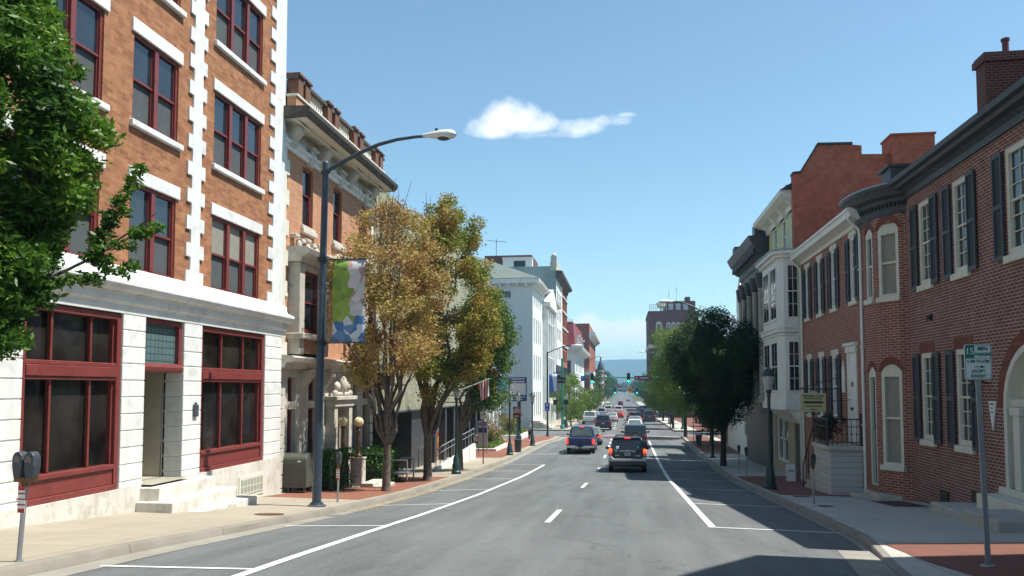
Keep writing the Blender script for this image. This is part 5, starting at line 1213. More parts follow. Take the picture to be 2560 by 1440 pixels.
# parking meters
def meter(double,x,y,z,label,lean=0,sign=False,polemat=None,group='parking meters along the kerbs'):
    t=thing('parking_meter',label,'parking meter',(0,0,0),group,False);H=.97
    mb=MB();mb.cyl((0,0,0),(.0+lean,0,H),.03,.03,8);mb.lathe((0,0,0),[(.05,0),(.05,.02)],8);mb.build('pole',polemat or M['galv'],t,smooth=50)
    mb=MB();mb.cyl((lean,0,H-.02),(lean,0,H+.06),.04,.055,8);mb.box(lean-(.14 if double else .04),lean+(.14 if double else .04),-.04,.04,H+.03,H+.09);mb.build('yoke',M['bronze'],t)
    for dx in ((-.082,.082) if double else (0,)):
        cx=lean+dx;mb=MB();pr=[(a*.84,b*.88) for a,b in [(-.055,0),(.055,0),(.085,.16),(.088,.27),(.075,.33),(.045,.37),(0,.385),(-.045,.37),(-.075,.33),(-.088,.27),(-.085,.16)]]
        mb.prism([(cx+a,H+.08+b) for a,b in pr],'y',-.065,.065);h=mb.build('meter_head',M['dkgrey'],t,bevel=.014)
        mb=MB();mb.prism([(cx-.04,H+.28),(cx+.04,H+.28),(cx+.05,H+.33),(cx,H+.38),(cx-.05,H+.33)],'y',-.072,-.067);mb.build('display_window',M['glass'],h)
    if sign:
        mb=MB();mb.box(lean*.7-.05,lean*.7+.05,-.045,-.04,.62,.95);s_=mb.build('meter_sign',M['wsign'],t)
        mb=MB();mb.box(lean*.7-.048,lean*.7+.048,-.047,-.0455,.62,.67);mb.build('sign_band',M['tail'],s_);mb=MB();mb.box(lean*.7-.048,lean*.7+.048,-.047,-.0455,.90,.95);mb.build('sign_band',M['tail'],s_)
        for i,w in enumerate(('FREE','2 HOUR','METER')): text(w,.042,(lean*.7,-.047,.86-i*.07),M['tail'],s_,ext=.001)
    t.location=(x,y,z);return t
meter(True,-7.6,9.3,sL(-7.6,9.3),'twin-headed parking meter with red and white sticker at the lower left corner',.06,True)
meter(False,-7.92,21.6,sL(-7.92,21.6),'single parking meter right of the tall lamp post by the brick paving',.02,True)
meter(False,5.2,23.4,sR(5.2,23.4),'parking meter standing before the pale stone stoop on the right',.0)
meter(False,5.5,37.9,sR(5.5,37.9),'parking meter on the right pavement past the dark green lamp post')
meter(False,5.55,40.6,sR(5.5,40.6),'parking meter between the lamp post and the dark tree trunk on the right')
meter(False,5.6,47.9,sR(5.6,47.9),'parking meter with pale post left of the dark tree trunk',polemat=M['wsign'])
# 15 minute sign
t=thing('parking_sign','white and green fifteen minute parking sign on a thin steel post','sign',(5.2,12.6,sR(5.2,12.6)))
z0=sR(5.2,12.6)
mb=MB();mb.hexa([(5.17,12.58,z0),(5.24,12.58,z0),(5.24,12.61,z0),(5.17,12.61,z0),(5.105,12.58,.6),(5.175,12.58,.6),(5.175,12.61,.6),(5.105,12.61,.6)]);mb.lathe((5.205,12.6,z0),[(.1,0),(.09,.02)],10);mb.build('post',M['galv'],t)
def rrect(x0,x1,z0,z1,r,n=4):
    p=[]
    for cx,cz,a in((x1-r,z0+r,-90),(x1-r,z1-r,0),(x0+r,z1-r,90),(x0+r,z0+r,180)):
        for i in range(n+1): q=rad(a+90*i/n);p.append((cx+r*math.cos(q),cz+r*math.sin(q)))
    return p
x0,x1,za,zb=4.955,5.325,.12,.64;yy=12.55
mb=MB();mb.prism(rrect(x0,x1,za,zb,.03),'y',yy,yy+.012);pl=mb.build('sign_panel',M['wsign'],t)
mb=MB();o_=rrect(x0+.008,x1-.008,za+.008,zb-.008,.026);i_=rrect(x0+.016,x1-.016,za+.016,zb-.016,.022)
for k in range(len(o_)):
    q=(k+1)%len(o_);mb.face([(o_[k][0],yy-.003,o_[k][1]),(o_[q][0],yy-.003,o_[q][1]),(i_[q][0],yy-.003,i_[q][1]),(i_[k][0],yy-.003,i_[k][1])])
mb.box(x0+.01,x0+.135,yy-.004,yy-.001,zb-.2,zb-.01);mb.box(x0+.13,x1-.14,yy-.004,yy-.001,za+.184,za+.196);mb.box(x0+.01,x1-.01,yy-.004,yy-.001,zb-.206,zb-.2)
mb.prism([(x1-.15,za+.168),(x1-.08,za+.19),(x1-.15,za+.212)],'y',yy-.004,yy-.001);mb.build('green_print',M['textg'],pl)
text('15',.135,(x0+.072,yy-.006,zb-.105),M['textw'],pl,sx=.85)
for w,xx,zz,s_,sx_ in (('MIN',x0+.25,zb-.065,.085,.9),('PARKING',x0+.26,zb-.15,.07,.78),('6 AM TO 6 PM',(x0+x1)/2,zb-.25,.06,.8),('EXCEPT',(x0+x1)/2,za+.125,.062,.85),('SUNDAY',(x0+x1)/2,za+.055,.062,.85)):
    text(w,s_,(xx,yy-.005,zz),M['textg'],pl,sx=sx_,bold=.001)
# post box
mx0,mx1,my0,my1=-10.85,-10.02,24.45,25.1;mz=sL(-10.4,24.7);t=thing('relay_mailbox','olive green metal post box with rounded top against the corner of the white base','mailbox',(-10.4,24.7,mz))
mb=MB();pr=[(my0,mz+.18),(my1,mz+.18),(my1,mz+1.05)]+[(my0+(my1-my0)/2+(my1-my0)/2*math.cos(rad(a)),mz+1.05+.22*math.sin(rad(a))) for a in range(15,180,15)]+[(my0,mz+1.05)]
mb.prism(pr,'x',mx0,mx1);mb.build('body',M['mailbox'],t,smooth=40,bevel=.015)
for x in (mx0+.04,mx1-.1):
    for y in (my0+.04,my1-.1):
        mb=MB();mb.box(x,x+.06,y,y+.06,mz-.1,mz+.19);mb.build('leg',M['mailbox'],t)
mb=MB();mb.box(mx0+.07,mx1-.07,my0-.012,my0,mz+.3,mz+.98);mb.build('door',M['mailbox'],t,bevel=.01);mb=MB();mb.box(mx0+.55,mx0+.66,my0-.02,my0-.0125,mz+1.0,mz+1.04);mb.build('label_plate',M['chrome'],t)
# globe lamps on pedestals
for i,(gx,gy,l) in enumerate(((-10.24,28.4,'left one of the two bronze globe lamps, half in the hedge'),(-9.62,28.3,'right one of the two bronze globe lamps, on a plain stone pedestal'))):
    z=-3.6;t=thing('globe_lamp',l,'lamp',(gx,gy,z),'bronze globe lamps beside the steps')
    mb=MB();mb.box(gx-.22,gx+.22,gy-.22,gy+.22,z-.2,z+1.02);mb.box(gx-.25,gx+.25,gy-.25,gy+.25,z+1.02,z+1.08);mb.box(gx-.3,gx+.3,gy-.3,gy+.3,z-.2,z+.05);mb.build('pedestal',M['stone'],t,bevel=.015)
    mb=MB();mb.lathe((gx,gy,z+1.08),[(.15,0),(.15,.05),(.08,.12),(.07,.2),(.06,.95),(.1,.98),(.06,1.02),(.12,1.1),(.1,1.14)],12);mb.build('post',M['bronze'],t,smooth=40)
    mb=MB();mb.ball((gx,gy,z+2.36),.185,20,12);mb.build('globe',M['globe'],t,smooth=180)
mb=MB();mb.tube([(-8.5,30.9,-3.62),(-8.5,30.9,-2.85),(-9.3,30.9,-2.85)],.035);mb.tube([(-8.5,31.9,-3.62),(-8.5,31.9,-2.85),(-9.3,31.9,-2.85)],.035);mb.box(-9.4,-8.45,30.8,32.0,-3.4,-3.32);mb.box(-9.4,-9.3,30.8,32.0,-3.7,-2.8)
tag(mb.build('bench',M['galv'],None,bevel=.008),'plain grey metal bench between the two autumn tree trunks','bench')
# ramp wall and handrail
t=thing('ramp','white concrete access ramp wall with steel handrail beside the glass ground floor','ramp',(-9.4,44,-4.1))
mb=MB();mb.prism([(39.5,-4.4),(50,-4.7),(50,-3.5),(40.5,-3.98),(39.5,-3.98)],'x',-9.5,-9.3);mb.build('ramp_wall',M['whitetrim'],t)
mb=MB();pts=[(-9.4,39.5,-3.2),(-9.4,41,-3.0),(-9.4,50,-2.55)];mb.tube(pts,.03);mb.tube([(p[0],p[1],p[2]-.3) for p in pts],.02)
for k in range(12): y=39.6+k*.94;mb.cyl((-9.4,y,-4.0),(-9.4,y,-3.12+(y-40)*.05),.02)
mb.tube([(-10.3,39.6,-4),(-10.3,39.6,-3.1),(-10.3,42,-2.9)],.03);mb.build('handrail',M['galv'],t,smooth=50)
# signs and boards on the left
def board(name,label,x0,x1,z0,z1,y,mat,post=None,zb=None,pm='galv',cat='sign',th=.03,pn='post'):
    t=thing(name,label,cat,((x0+x1)/2,y,zb if zb is not None else z0))
    mb=MB();mb.box(x0,x1,y,y+th,z0,z1);b=mb.build('sign_panel',mat,t,bevel=.004)
    if post:
        mb=MB()
        for x in post: mb.cyl((x,y+th+.03,zb),(x,y+th+.03,z1-.02),.035)
        mb.build(pn,M[pm],t)
    return t,b
y=71.0;zb=bl(71);t=thing('welcome_sign','tall navy blue framed welcome sign with a blank grey middle panel','sign',(-9.5,y,zb))
mb=MB();mb.box(-10.24,-8.6,y,y+.08,.43,.97);mb.box(-10.24,-8.6,y,y+.08,-1.18,-.62);mb.box(-10.24,-10.16,y,y+.08,-.62,.43);mb.box(-8.68,-8.6,y,y+.08,-.62,.43);fp=mb.build('sign_frame',M['bluesign'],t)
mb=MB();mb.box(-10.16,-8.68,y+.02,y+.06,-.62,.43);mb.build('blank_panel',M['greypanel'],t)
mb=MB();mb.box(-9.45,-9.15,y+.02,y+.06,zb,-1.18);mb.build('post',M['black'],t)
text('Welcome to\nHagerstown',.25,(-9.42,y-.005,.70),M['textw'],fp,bold=.004);text('Washington County',.17,(-9.42,y-.005,-.78),M['textw'],fp,bold=.003);text('M A R Y L A N D',.13,(-9.42,y-.005,-1.02),M['textw'],fp,bold=.003)
y=60;t,b=board('direction_sign','maroon farmers market sign with white arrow on a green post',-8.3,-7.72,-2.25,-1.4,y,M['brown'],(-8.0,),sL(-8,60),'green')
text('CITY\nFARMERS\nMARKET',.15,(-8.01,y-.005,-1.68),M['textw'],b,sx=.9,bold=.002);mb=MB();mb.box(-8.13,-7.88,y-.006,y-.001,-2.14,-2.09);mb.prism([(-8.2,-2.115),(-8.12,-2.17),(-8.12,-2.06)],'y',y-.006,y-.001);mb.build('arrow',M['textw'],b)
y=78.8;t,b=board('parking_direction_sign','bright blue parking sign with a white letter and arrow on the lamp pole',-7.75,-7.27,-2.25,-1.47,y,M['bluep']);text('P',.36,(-7.51,y-.005,-1.74),M['textw'],b,bold=.006)
mb=MB();mb.box(-7.6,-7.4,y-.006,y-.001,-2.13,-2.08);mb.prism([(-7.66,-2.105),(-7.58,-2.16),(-7.58,-2.05)],'y',y-.006,y-.001);mb.build('arrow',M['textw'],b)
y=44.5;zb=sL(-7.84,44.5);t,b=board('street_sign','small pale regulation sign on top of a thin brown post before the ramp',-8.02,-7.7,-1.75,-1.32,y,M['signgrey'],(-7.86,),zb,'bronze')
text('NO\nPARKING',.075,(-7.86,y-.004,-1.5),M['tail'],b)
y=55;t,b=board('map_board','grey and navy information board with white lettering behind the small post sign',-10.1,-9.4,-4.0,-2.3,y,M['signgrey'],(-10.05,-9.45),-4.5,'signgrey' if False else 'galv')
mb=MB();mb.box(-10.05,-9.45,y-.01,y-.001,-3.1,-2.75);mb.box(-10.05,-9.45,y-.01,y-.001,-2.6,-2.38);mb.build('blue_band',M['bluesign'],b);text('PUBLIC LIBRARY',.07,(-9.75,y-.014,-2.49),M['textw'],b)
y=48;t,b=board('projecting_sign','long navy blue projecting sign with grey stripe above the pavement ramp',-9.6,-7.45,-1.1,-.35,y,M['bluesign'],th=.12)
mb=MB();mb.box(-9.3,-7.65,y-.01,y-.001,-.95,-.8);mb.box(-9.3,-7.65,y-.01,y-.001,-.68,-.5);mb.build('pale_stripe',M['signgrey'],b)
mb=MB();mb.box(-11,-9.6,y+.03,y+.09,-.9,-.84);mb.box(-11,-9.6,y+.03,y+.09,-.5,-.44);mb.build('bracket',M['black'],t);mb=MB();mb.box(-8.9,-7.8,y+.03,y+.07,-1.28,-1.16);mb.build('lower_strip',M['bluesign'],t)
# flags
def flagmat(name,cols,n,axis='z',canton=None):
    m,nt,b=newmat(name);tc=N(nt,'ShaderNodeTexCoord').outputs['Generated'];sp=N(nt,'ShaderNodeSeparateXYZ');nt.links.new(tc,sp.inputs[0])
    f=math_(nt,'FRACT',math_(nt,'MULTIPLY',sp.outputs[0],n));c=mixc(nt,math_(nt,'GREATER_THAN',f,.5),cols[0],cols[1])
    if canton: c=mixc(nt,math_(nt,'GREATER_THAN',sp.outputs[2],.62),c,canton)
    nt.links.new(c,b.inputs['Base Color']);b.inputs['Roughness'].default_value=.8;return m
M['usflag']=flagmat('striped_flag_cloth',((.6,.04,.04),(.75,.75,.75)),4);M['mdflag']=flagmat('quartered_flag_cloth',((.7,.42,.05),(.05,.05,.05)),3,canton=(.6,.08,.06));M['cityflag']=flagmat('pale_flag_cloth',((.7,.72,.78),(.2,.3,.6)),2);M['blueflag']=flagmat('blue_green_flag_cloth',((.1,.35,.65),(.1,.45,.4)),1.5)
def flag(label,x,y,z,w,h,mat,px,pz):
    t=thing('flag',label,'flag',(px,y,pz));mb=MB();mb.cyl((px,y,pz),(x+w*.55,y,z+.25),.025);mb.build('flag_pole',M['wsign'],t)
    mb=MB();n=10
    for j in range(n+1):
        for i in range(n+1):
            u,v=i/n,j/n;mb.v.append((x-w/2+w*u*(1-.25*v)+.12*v,y+.07*math.sin(u*11+v*2),z-h*v+.25*u))
    for j in range(n):
        for i in range(n): a=j*(n+1)+i;mb.f.append((a,a+1,a+n+2,a+n+1));mb.m.append(0)
    mb.build('cloth',mat,t,smooth=180)
flag('red and white striped flag hanging from the lamp post before the ramp',-6.4,36.4,.18,.5,.8,M['usflag'],-7.65,-.15)
flag('orange, black and red quartered flag on the grey finned building',-11.6,70,1.5,1.0,1.9,M['mdflag'],-13,.2)
flag('pale blue and white flag, highest on the grey finned building',-11.3,72,2.6,1.0,1.5,M['cityflag'],-13,1.3)
flag('blue and green flag lowest on the grey finned building',-11.2,74,.9,1.2,1.4,M['blueflag'],-13,-.4)
# litter bins
def bin_(x,y,z,label):
    t=thing('litter_bin',label,'litter bin',(x,y,z),'dark litter bins on the pavements')
    mb=MB();mb.hexa([(x-.2,y-.2,z),(x+.2,y-.2,z),(x+.2,y+.2,z),(x-.2,y+.2,z),(x-.24,y-.24,z+.9),(x+.24,y-.24,z+.9),(x+.24,y+.24,z+.9),(x-.24,y+.24,z+.9)])
    mb.build('bin_body',M['dkgrey'],t,bevel=.02);mb=MB();mb.tube([(x-.22,y,z+.9),(x-.22,y,z+1.12),(x+.22,y,z+1.12),(x+.22,y,z+.9)],.02);mb.build('hoop',M['black'],t)
bin_(-7.5,56.8,sL(-7.5,56.8),'dark square litter bin with hoop on the left brick paving edge')
bin_(-7.6,104,sL(-7.6,104),'grey litter bin near the signal pole on the far corner')
bin_(5.9,66,sR(6.1,68.5),'dark litter bin under the route shield sign on the right')
# planters and shrubs
def leaves(name,n,fn,l,w,mat,parent=None,up=.3,seed=1,droop=0):
    rs=np.random.RandomState(seed);P=fn(rs,n);n=len(P)
    d=rs.normal(size=(n,3));d[:,2]=d[:,2]*.6-droop;d/=np.linalg.norm(d,axis=1)[:,None]
    a=rs.normal(size=(n,3));a[:,2]*=.5;s=np.cross(d,a);s/=np.linalg.norm(s,axis=1)[:,None]+1e-9
    L=(l*rs.uniform(.5,1.5,size=n))[:,None];W=(w*rs.uniform(.6,1.4,size=n))[:,None]
    o_=np.array(org(parent)) if parent else np.zeros(3)
    V=np.empty((n,4,3));V[:,0]=P-d*L/2;V[:,1]=P+s*W/2;V[:,2]=P+d*L/2;V[:,3]=P-s*W/2;V=(V-o_).reshape(-1,3)
    me=bpy.data.meshes.new(name);me.vertices.add(n*4);me.vertices.foreach_set('co',V.ravel());me.loops.add(n*4);me.loops.foreach_set('vertex_index',np.arange(n*4,dtype=np.int32))
    me.polygons.add(n);me.polygons.foreach_set('loop_start',np.arange(0,n*4,4,dtype=np.int32));me.materials.append(mat);me.update(calc_edges=True)
    o=bpy.data.objects.new(name,me);COL.objects.link(o)
    if parent:o.parent=parent;ORG[o.name]=org(parent)
    return o
def clumps(cs,sp=1.0,shell_=.5):
    """cs: array of (x,y,z,r)"""
    cs=np.array(cs,dtype=float);wt=cs[:,3]**2;wt/=wt.sum()
    def fn(rs,n):
        i=rs.choice(len(cs),size=n,p=wt);d=rs.normal(size=(n,3));d/=np.linalg.norm(d,axis=1)[:,None]
        r=(shell_+(1-shell_)*rs.uniform(size=n)**.6)*cs[i,3]*(1+.25*rs.normal(size=n)*.6)
        return cs[i,:3]+d*r[:,None]*np.array([1,1,.8])*sp
    return fn
def boxfn(x0,x1,y0,y1,z0,z1):
    def fn(rs,n):
        p=rs.uniform(size=(n,3));f=rs.randint(0,5,size=n);e=1-np.abs(rs.normal(size=n))*.1
        p[f==0,0]=e[f==0];p[f==1,0]=1-e[f==1];p[f==2,1]=1-e[f==2];p[f==3,2]=e[f==3];p[f==4,1]=e[f==4]
        q=np.stack([x0+(x1-x0)*p[:,0],y0+(y1-y0)*p[:,1],z0+(z1-z0)*p[:,2]],1)
        q+=.1*np.sin(q[:,[1,2,0]]*5)+rs.normal(size=(n,3))*.03;return q
    return fn
def hedge(label,x0,x1,y0,y1,z0,z1,seed,n=5000):
    t=thing('hedge',label,'hedge',((x0+x1)/2,(y0+y1)/2,z0));leaves('foliage',n,boxfn(x0,x1,y0,y1,z0,z1),.085,.055,M['leafH'],t,seed=seed)
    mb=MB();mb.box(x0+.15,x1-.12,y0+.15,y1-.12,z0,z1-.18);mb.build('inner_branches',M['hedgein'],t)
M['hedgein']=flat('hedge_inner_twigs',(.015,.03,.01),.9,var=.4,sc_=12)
hedge('dense dark green hedge left of the globe lamps behind the mailbox',-10.75,-9.65,25.7,27.8,-3.7,-2.2,1)
hedge('dense dark green hedge right of the globe lamps behind the first autumn tree',-10.6,-9.0,29.5,31.8,-3.8,-2.35,2)
mb=MB();mb.box(-9.4,-8.95,28.0,29.4,-3.8,-3.42);mb.box(-8.95,-8.55,28.0,29.4,-3.8,-3.52);tag(mb.build('stone_steps',M['stone'],None,bevel=.02),'low stone steps right of the globe lamp pedestal','steps')
def planter(label,x0,x1,y0,y1,z,h,sh,seed,flowers=True):
    t=thing('planter',label,'planter',((x0+x1)/2,(y0+y1)/2,z))
    mb=MB();mb.box(x0,x1,y0,y0+.3,z-.3,z+h);mb.box(x1-.3,x1,y0+.3,y1,z-.3,z+h);mb.box(x0,x0+.3,y0+.3,y1,z-.3,z+h);mb.build('planter_wall',M['whitetrim'],t,bevel=.02)
    leaves('ground_cover',2500,boxfn(x0+.3,x1-.3,y0+.3,y1,z+h-.1,z+h+.3),.12,.06,M['leafY'],t,seed=seed)
    for k,(cx,cy,r) in enumerate(sh):
        s=thing('flowering_shrub' ,('pink flowering shrub, %s in the raised planter below the welcome sign','rounded pink and green shrub, %s in the planter beside the information board')[seed%2]%(('nearest one','farther one')[k]),'shrub',(cx,cy,z+h))
        cs=[(cx+R.gauss(0,r*.4),cy+R.gauss(0,r*.4),z+h+r*.9+R.gauss(0,r*.35),r*.5) for _ in range(9)]
        leaves('foliage',3000,clumps(cs),.1,.06,M['leafG'],s,seed=seed*7+k)
        cs2=[(a,b,c+.12,q) for a,b,c,q in cs]
        if flowers: leaves('blossom',260,clumps(cs2,1.0,.9),.12,.1,M['pink'],s,seed=seed*9+k)
        mb=MB()
        for _ in range(4): mb.cyl((cx,cy,z+h-.1),(cx+R.gauss(0,.2),cy+R.gauss(0,.2),z+h+r),.03,.015,5)
        mb.build('stem',M['bark'],s)
planter('long low white planter wall with green ground cover at the far left corner',-12.2,-9.3,72.5,79,-4.75,.45,[(-10.6,74,1.1),(-11.4,76.5,1.1)],2)
planter('low white planter beside the information board',-11,-9.1,57,63,-4.65,.3,[(-9.9,58.6,.9),(-10.3,61,1.1)],3)
# person
def person(x,y,z):
    H=1.72;J={'pel':(0,0,.93),'ch':(0,0,1.28),'nk':(0,-.01,1.44),'hd':(0,-.02,1.52),
     'hl':(.09,0,.9),'kl':(.1,-.12,.5),'al':(.1,-.05,.09),'tl':(.1,-.2,.04),'hr':(-.09,0,.9),'kr':(-.09,.02,.49),'ar':(-.09,.24,.12),'tr':(-.09,.12,.04),
     'sl':(.18,0,1.38),'el':(.24,.08,1.1),'wl':(.25,-.04,.86),'sr':(-.18,0,1.38),'er':(-.24,-.02,1.1),'wr':(-.22,-.2,.9),'fl':(.25,-.08,.78),'fr':(-.2,-.27,.84)}
    E=[('pel','ch'),('ch','nk'),('nk','hd'),('pel','hl'),('hl','kl'),('kl','al'),('al','tl'),('pel','hr'),('hr','kr'),('kr','ar'),('ar','tr'),('ch','sl'),('sl','el'),('el','wl'),('wl','fl'),('ch','sr'),('sr','er'),('er','wr'),('wr','fr')]
    RD=dict(pel=.15,ch=.16,nk=.06,hd=.06,hl=.095,kl=.06,al=.04,tl=.035,hr=.095,kr=.06,ar=.04,tr=.035,sl=.065,el=.045,wl=.03,fl=.03,sr=.065,er=.045,wr=.03,fr=.03)
    def skin(names,edges,scale,mat,name,parent):
        idx={n:i for i,n in enumerate(names)};me=bpy.data.meshes.new(name);me.from_pydata([J[n] for n in names],[(idx[a],idx[b]) for a,b in edges],[])
        me.materials.append(mat);o=bpy.data.objects.new(name,me);COL.objects.link(o);m=o.modifiers.new('skin','SKIN')
        me.skin_vertices[0].use_root if False else None
        for n,i in idx.items():
            r=RD[n]*scale;me.skin_vertices[0].data[i].radius=(r,r*.72 if n in('ch','pel') else r)
        me.skin_vertices[0].data[0].use_root=True
        s=o.modifiers.new('sub','SUBSURF');s.levels=1;s.render_levels=2
        if parent:o.parent=parent
        return o
    def mk(names,edges,scale,mat,name,parent):
        me=bpy.data.meshes.new(name)
        idx={n:i for i,n in enumerate(names)};me.from_pydata([J[n] for n in names],[(idx[a],idx[b]) for a,b in edges],[])
        me.materials.append(mat);o=bpy.data.objects.new(name,me);COL.objects.link(o)
        o.modifiers.new('skin','SKIN')
        for n,i in idx.items():
            r=RD[n]*scale;me.skin_vertices[0].data[i].radius=(r,r*.75 if n in('ch','pel') else r)
        me.skin_vertices[0].data[0].use_root=True
        s=o.modifiers.new('sub','SUBSURF');s.levels=1;s.render_levels=2
        if parent:o.parent=parent
        return o
    b=mk(list(J),E,1,M['skin'],'person',None)
    tag(b,'person in pale blue-grey top and dark trousers walking on the brick pavement','person')
    mb=MB();mb.ball((0,-.03,1.62),.1,16,12,.82,.98,1.18);mb.ball((0,-.125,1.615),.018,8,6);mb.box(-.022,.022,-.128,-.12,1.575,1.58)
    hd=mb.build('head',M['skin'],b,smooth=180)
    mb=MB();mb.ball((.033,-.118,1.635),.011,8,6);mb.ball((-.033,-.118,1.635),.011,8,6);mb.build('eye',M['hair'],hd)
    mb=MB();mb.ball((0,-.005,1.665),.104,14,10,.9,.98,.95);mb.build('hair',M['hair'],b,smooth=180)
    mk(['ch','pel','nk','sl','el','sr','er'],[('ch','pel'),('ch','nk'),('ch','sl'),('sl','el'),('ch','sr'),('sr','er')],1.3,M['shirt'],'shirt',b)
    mk(['pel','hl','kl','al','hr','kr','ar'],[('pel','hl'),('hl','kl'),('kl','al'),('pel','hr'),('hr','kr'),('kr','ar')],1.32,M['trous'],'trousers',b)
    mb=MB();mb.ball((.1,-.13,.05),.06,10,6,.9,2.1,.8);mb.ball((-.09,.17,.06),.06,10,6,.9,2.1,.8);mb.build('shoes',M['wsign'],b,smooth=180)
    b.location=(x,y,z);return b
person(-8.25,70.5,sL(-8.25,70.5)+.01)
# right side objects
y=69;t=thing('route_sign','white shield route 40 sign on a thin post in front of the right-hand trees','sign',(5.75,y,sR(5.75,y)))
mb=MB();sh=[(0,-.32),(.2,-.24),(.3,-.05),(.26,.12),(.31,.26),(.15,.31),(0,.26),(-.15,.31),(-.31,.26),(-.26,.12),(-.3,-.05),(-.2,-.24)];mb.prism([(5.75+a*1.05,-1.5+b) for a,b in sh],'y',y-.02,y);p_=mb.build('shield',M['wsign'],t)
text('40',.42,(5.75,y-.026,-1.5),M['textk'],p_,bold=.008);mb=MB();mb.cyl((5.75,y+.03,sR(5.75,y)),(5.75,y+.03,-1.2),.035);mb.build('post',M['galv'],t)
y=29.8;t=thing('hanging_sign','buff historical society signboard hanging from an iron bracket on the right','sign',(6.5,y,-.8))
mb=MB();x0,x1,z0,z1=6.24,7.12,-.86,-.18
mb.prism([(x0,z0),(x1,z0),(x1,z1),(x0+.62,z1),(x0+.55,z1+.06),(x0+.45,z1+.09),(x0+.35,z1+.06),(x0+.28,z1),(x0,z1)],'y',y,y+.04);b=mb.build('signboard',M['buff'],t,bevel=.006)
text('Washington County\nHistorical Society',.1,((x0+x1)/2,y-.004,-.32),M['textk'],b,sx=.88,bold=.001);text('Genealogical Center',.075,((x0+x1)/2,y-.004,-.64),M['textk'],b,sx=.95,bold=.001);text('Library',.06,((x0+x1)/2,y-.004,-.76),M['textk'],b)
mb=MB();mb.prism(rrect(x0+.1,x1-.1,-.55,-.47,.035),'y',y-.005,y-.001);mb.build('painted_band',M['textk'],b)
mb=MB();mb.cyl((6.2,y+.02,-.03),(7.65,y+.02,-.03),.018);mb.cyl((6.2,y+.02,-.03),(7.63,y+.02,.4),.012)
for x in (x0+.15,x1-.15): mb.cyl((x,y+.02,-.16),(x,y+.02,-.03),.008)
mb.build('bracket',M['black'],t)
# hanging plant on the stoop side
t=thing('hanging_plant','withered hanging plant trailing from the wall beside the stoop under the buff sign','plant',(6.75,29.0,-1.4))
cs=[(6.9+R.gauss(0,.16),28.6+R.gauss(0,.16),-1.0-abs(R.gauss(0,.25)),.2) for _ in range(10)]
leaves('foliage',1100,clumps(cs),.09,.04,M['leafD'],t,seed=31,droop=.7);leaves('dry_leaves',800,clumps([(a-.05,b,c-.35,.14) for a,b,c,d in cs]),.1,.03,M['barkdk'],t,seed=32,droop=1)
mb=MB();mb.lathe((6.9,28.6,-1.2),[(.1,0),(.2,.2)],10);mb.cyl((6.9,28.6,-1.0),(6.9,28.6,-.45),.008);mb.cyl((6.9,28.6,-.45),(7.65,28.6,-.4),.012);mb.build('basket',M['barkdk'],t)
t=thing('sandwich_board','white sandwich board with blue lettering standing on the right pavement','sandwich board',(7.0,35.4,sR(7,35.4)))
z=sR(7,35.4)
for s_,nm in((-1,'front_panel'),(1,'back_panel')):
    mb=MB();yy=35.4;mb.hexa([(6.78,yy+s_*.2,z),(7.12,yy+s_*.2,z),(7.12,yy+s_*.17,z),(6.78,yy+s_*.17,z),(6.78,yy+s_*.03,z+.72),(7.12,yy+s_*.03,z+.72),(7.12,yy,z+.72),(6.78,yy,z+.72)]);q=mb.build(nm,M['wsign'],t)
text('OPEN',.1,(6.95,35.26,z+.45),M['bluep'],t,ext=.002)
# traffic signals
def mast(xp,y,xe,z,label,mat):
    t=thing('signal_mast',label,'signal mast',(xp,y,gz(y)));mb=MB();mb.cyl((xp,y,gz(y)-.1),(xp,y,z+.7),.17,.13,12);mb.lathe((xp,y,gz(y)-.05),[(.3,0),(.3,.3),(.18,.4)],12);mb.build('pole',mat,t,smooth=50)
    mb=MB();mb.cyl((xp,y,z),(xe,y,z+.06),.11,.06,10);mb.build('arm',mat,t,smooth=50)
def signal(x,y,z,label,s=1.0,side=False,green=True):
    t=thing('traffic_light',label,'traffic light',(x,y,z),'traffic lights hanging from the mast arms');w=.19*s;h=.6*s
    mb=MB();mb.box(x-w,x+w,y-.12,y+.12,z-h,z+h);mb.build('housing',M['black'],t,bevel=.03)
    for k,c in enumerate(('r','a','g')):
        zz=z+h*.64-k*h*.64
        mb=MB();mb.lathe((x,0,0),[(.01,0)],3) if False else None
        mb.cyl((x,y-.125,zz),(x,y-.14,zz),.14*s,.14*s,14);mb.build('lens',(M['greenon'] if (c=='g' and green) else M['lensoff']),t)
        mb=MB();mb.cyl((x,y-.12,zz+.02*s),(x,y-.34,zz+.02*s),.165*s,.165*s,12,False);mb.build('visor',M['black'],t)
M['greenon']=emis('lit_green_signal',(.02,.9,.55),2.2);M['lensoff']=flat('unlit_lens',(.05,.03,.02),.3)
mast(6.9,97,-4.9,1.22,'green mast arm reaching from the right over the first junction',M['greenb'])
signal(-3.78,97-.3,1.15,'green traffic light at the left end of the first mast arm');signal(.55,97-.3,1.2,'green traffic light near the middle of the first mast arm')
y=96.8;t,b=board('street_name_sign','long brown street name sign on the first mast arm',1.25,3.25,.95,1.45,y,M['brown'],th=.04);mb=MB();mb.ball((1.5,y-.01,1.2),.1,8,6,1,.1,1);mb.box(1.85,2.9,y-.006,y-.001,1.14,1.26);mb.build('name_strip',M['signgrey'],b)
t,b=board('blue_sign','small bright blue parking sign on the left tip of the first mast arm',-5.15,-4.65,.85,1.45,96.8,M['bluep'],th=.03);text('P',.3,(-4.9,96.79,1.18),M['textw'],b)
mast(7.2,190,-3.8,-.35,'second green mast arm over the next junction farther away',M['greenb'])
signal(-2.1,189.6,-.65,'green traffic light on the left of the second mast arm',1.15);signal(3.0,189.6,-.65,'green traffic light on the right of the second mast arm',1.15)
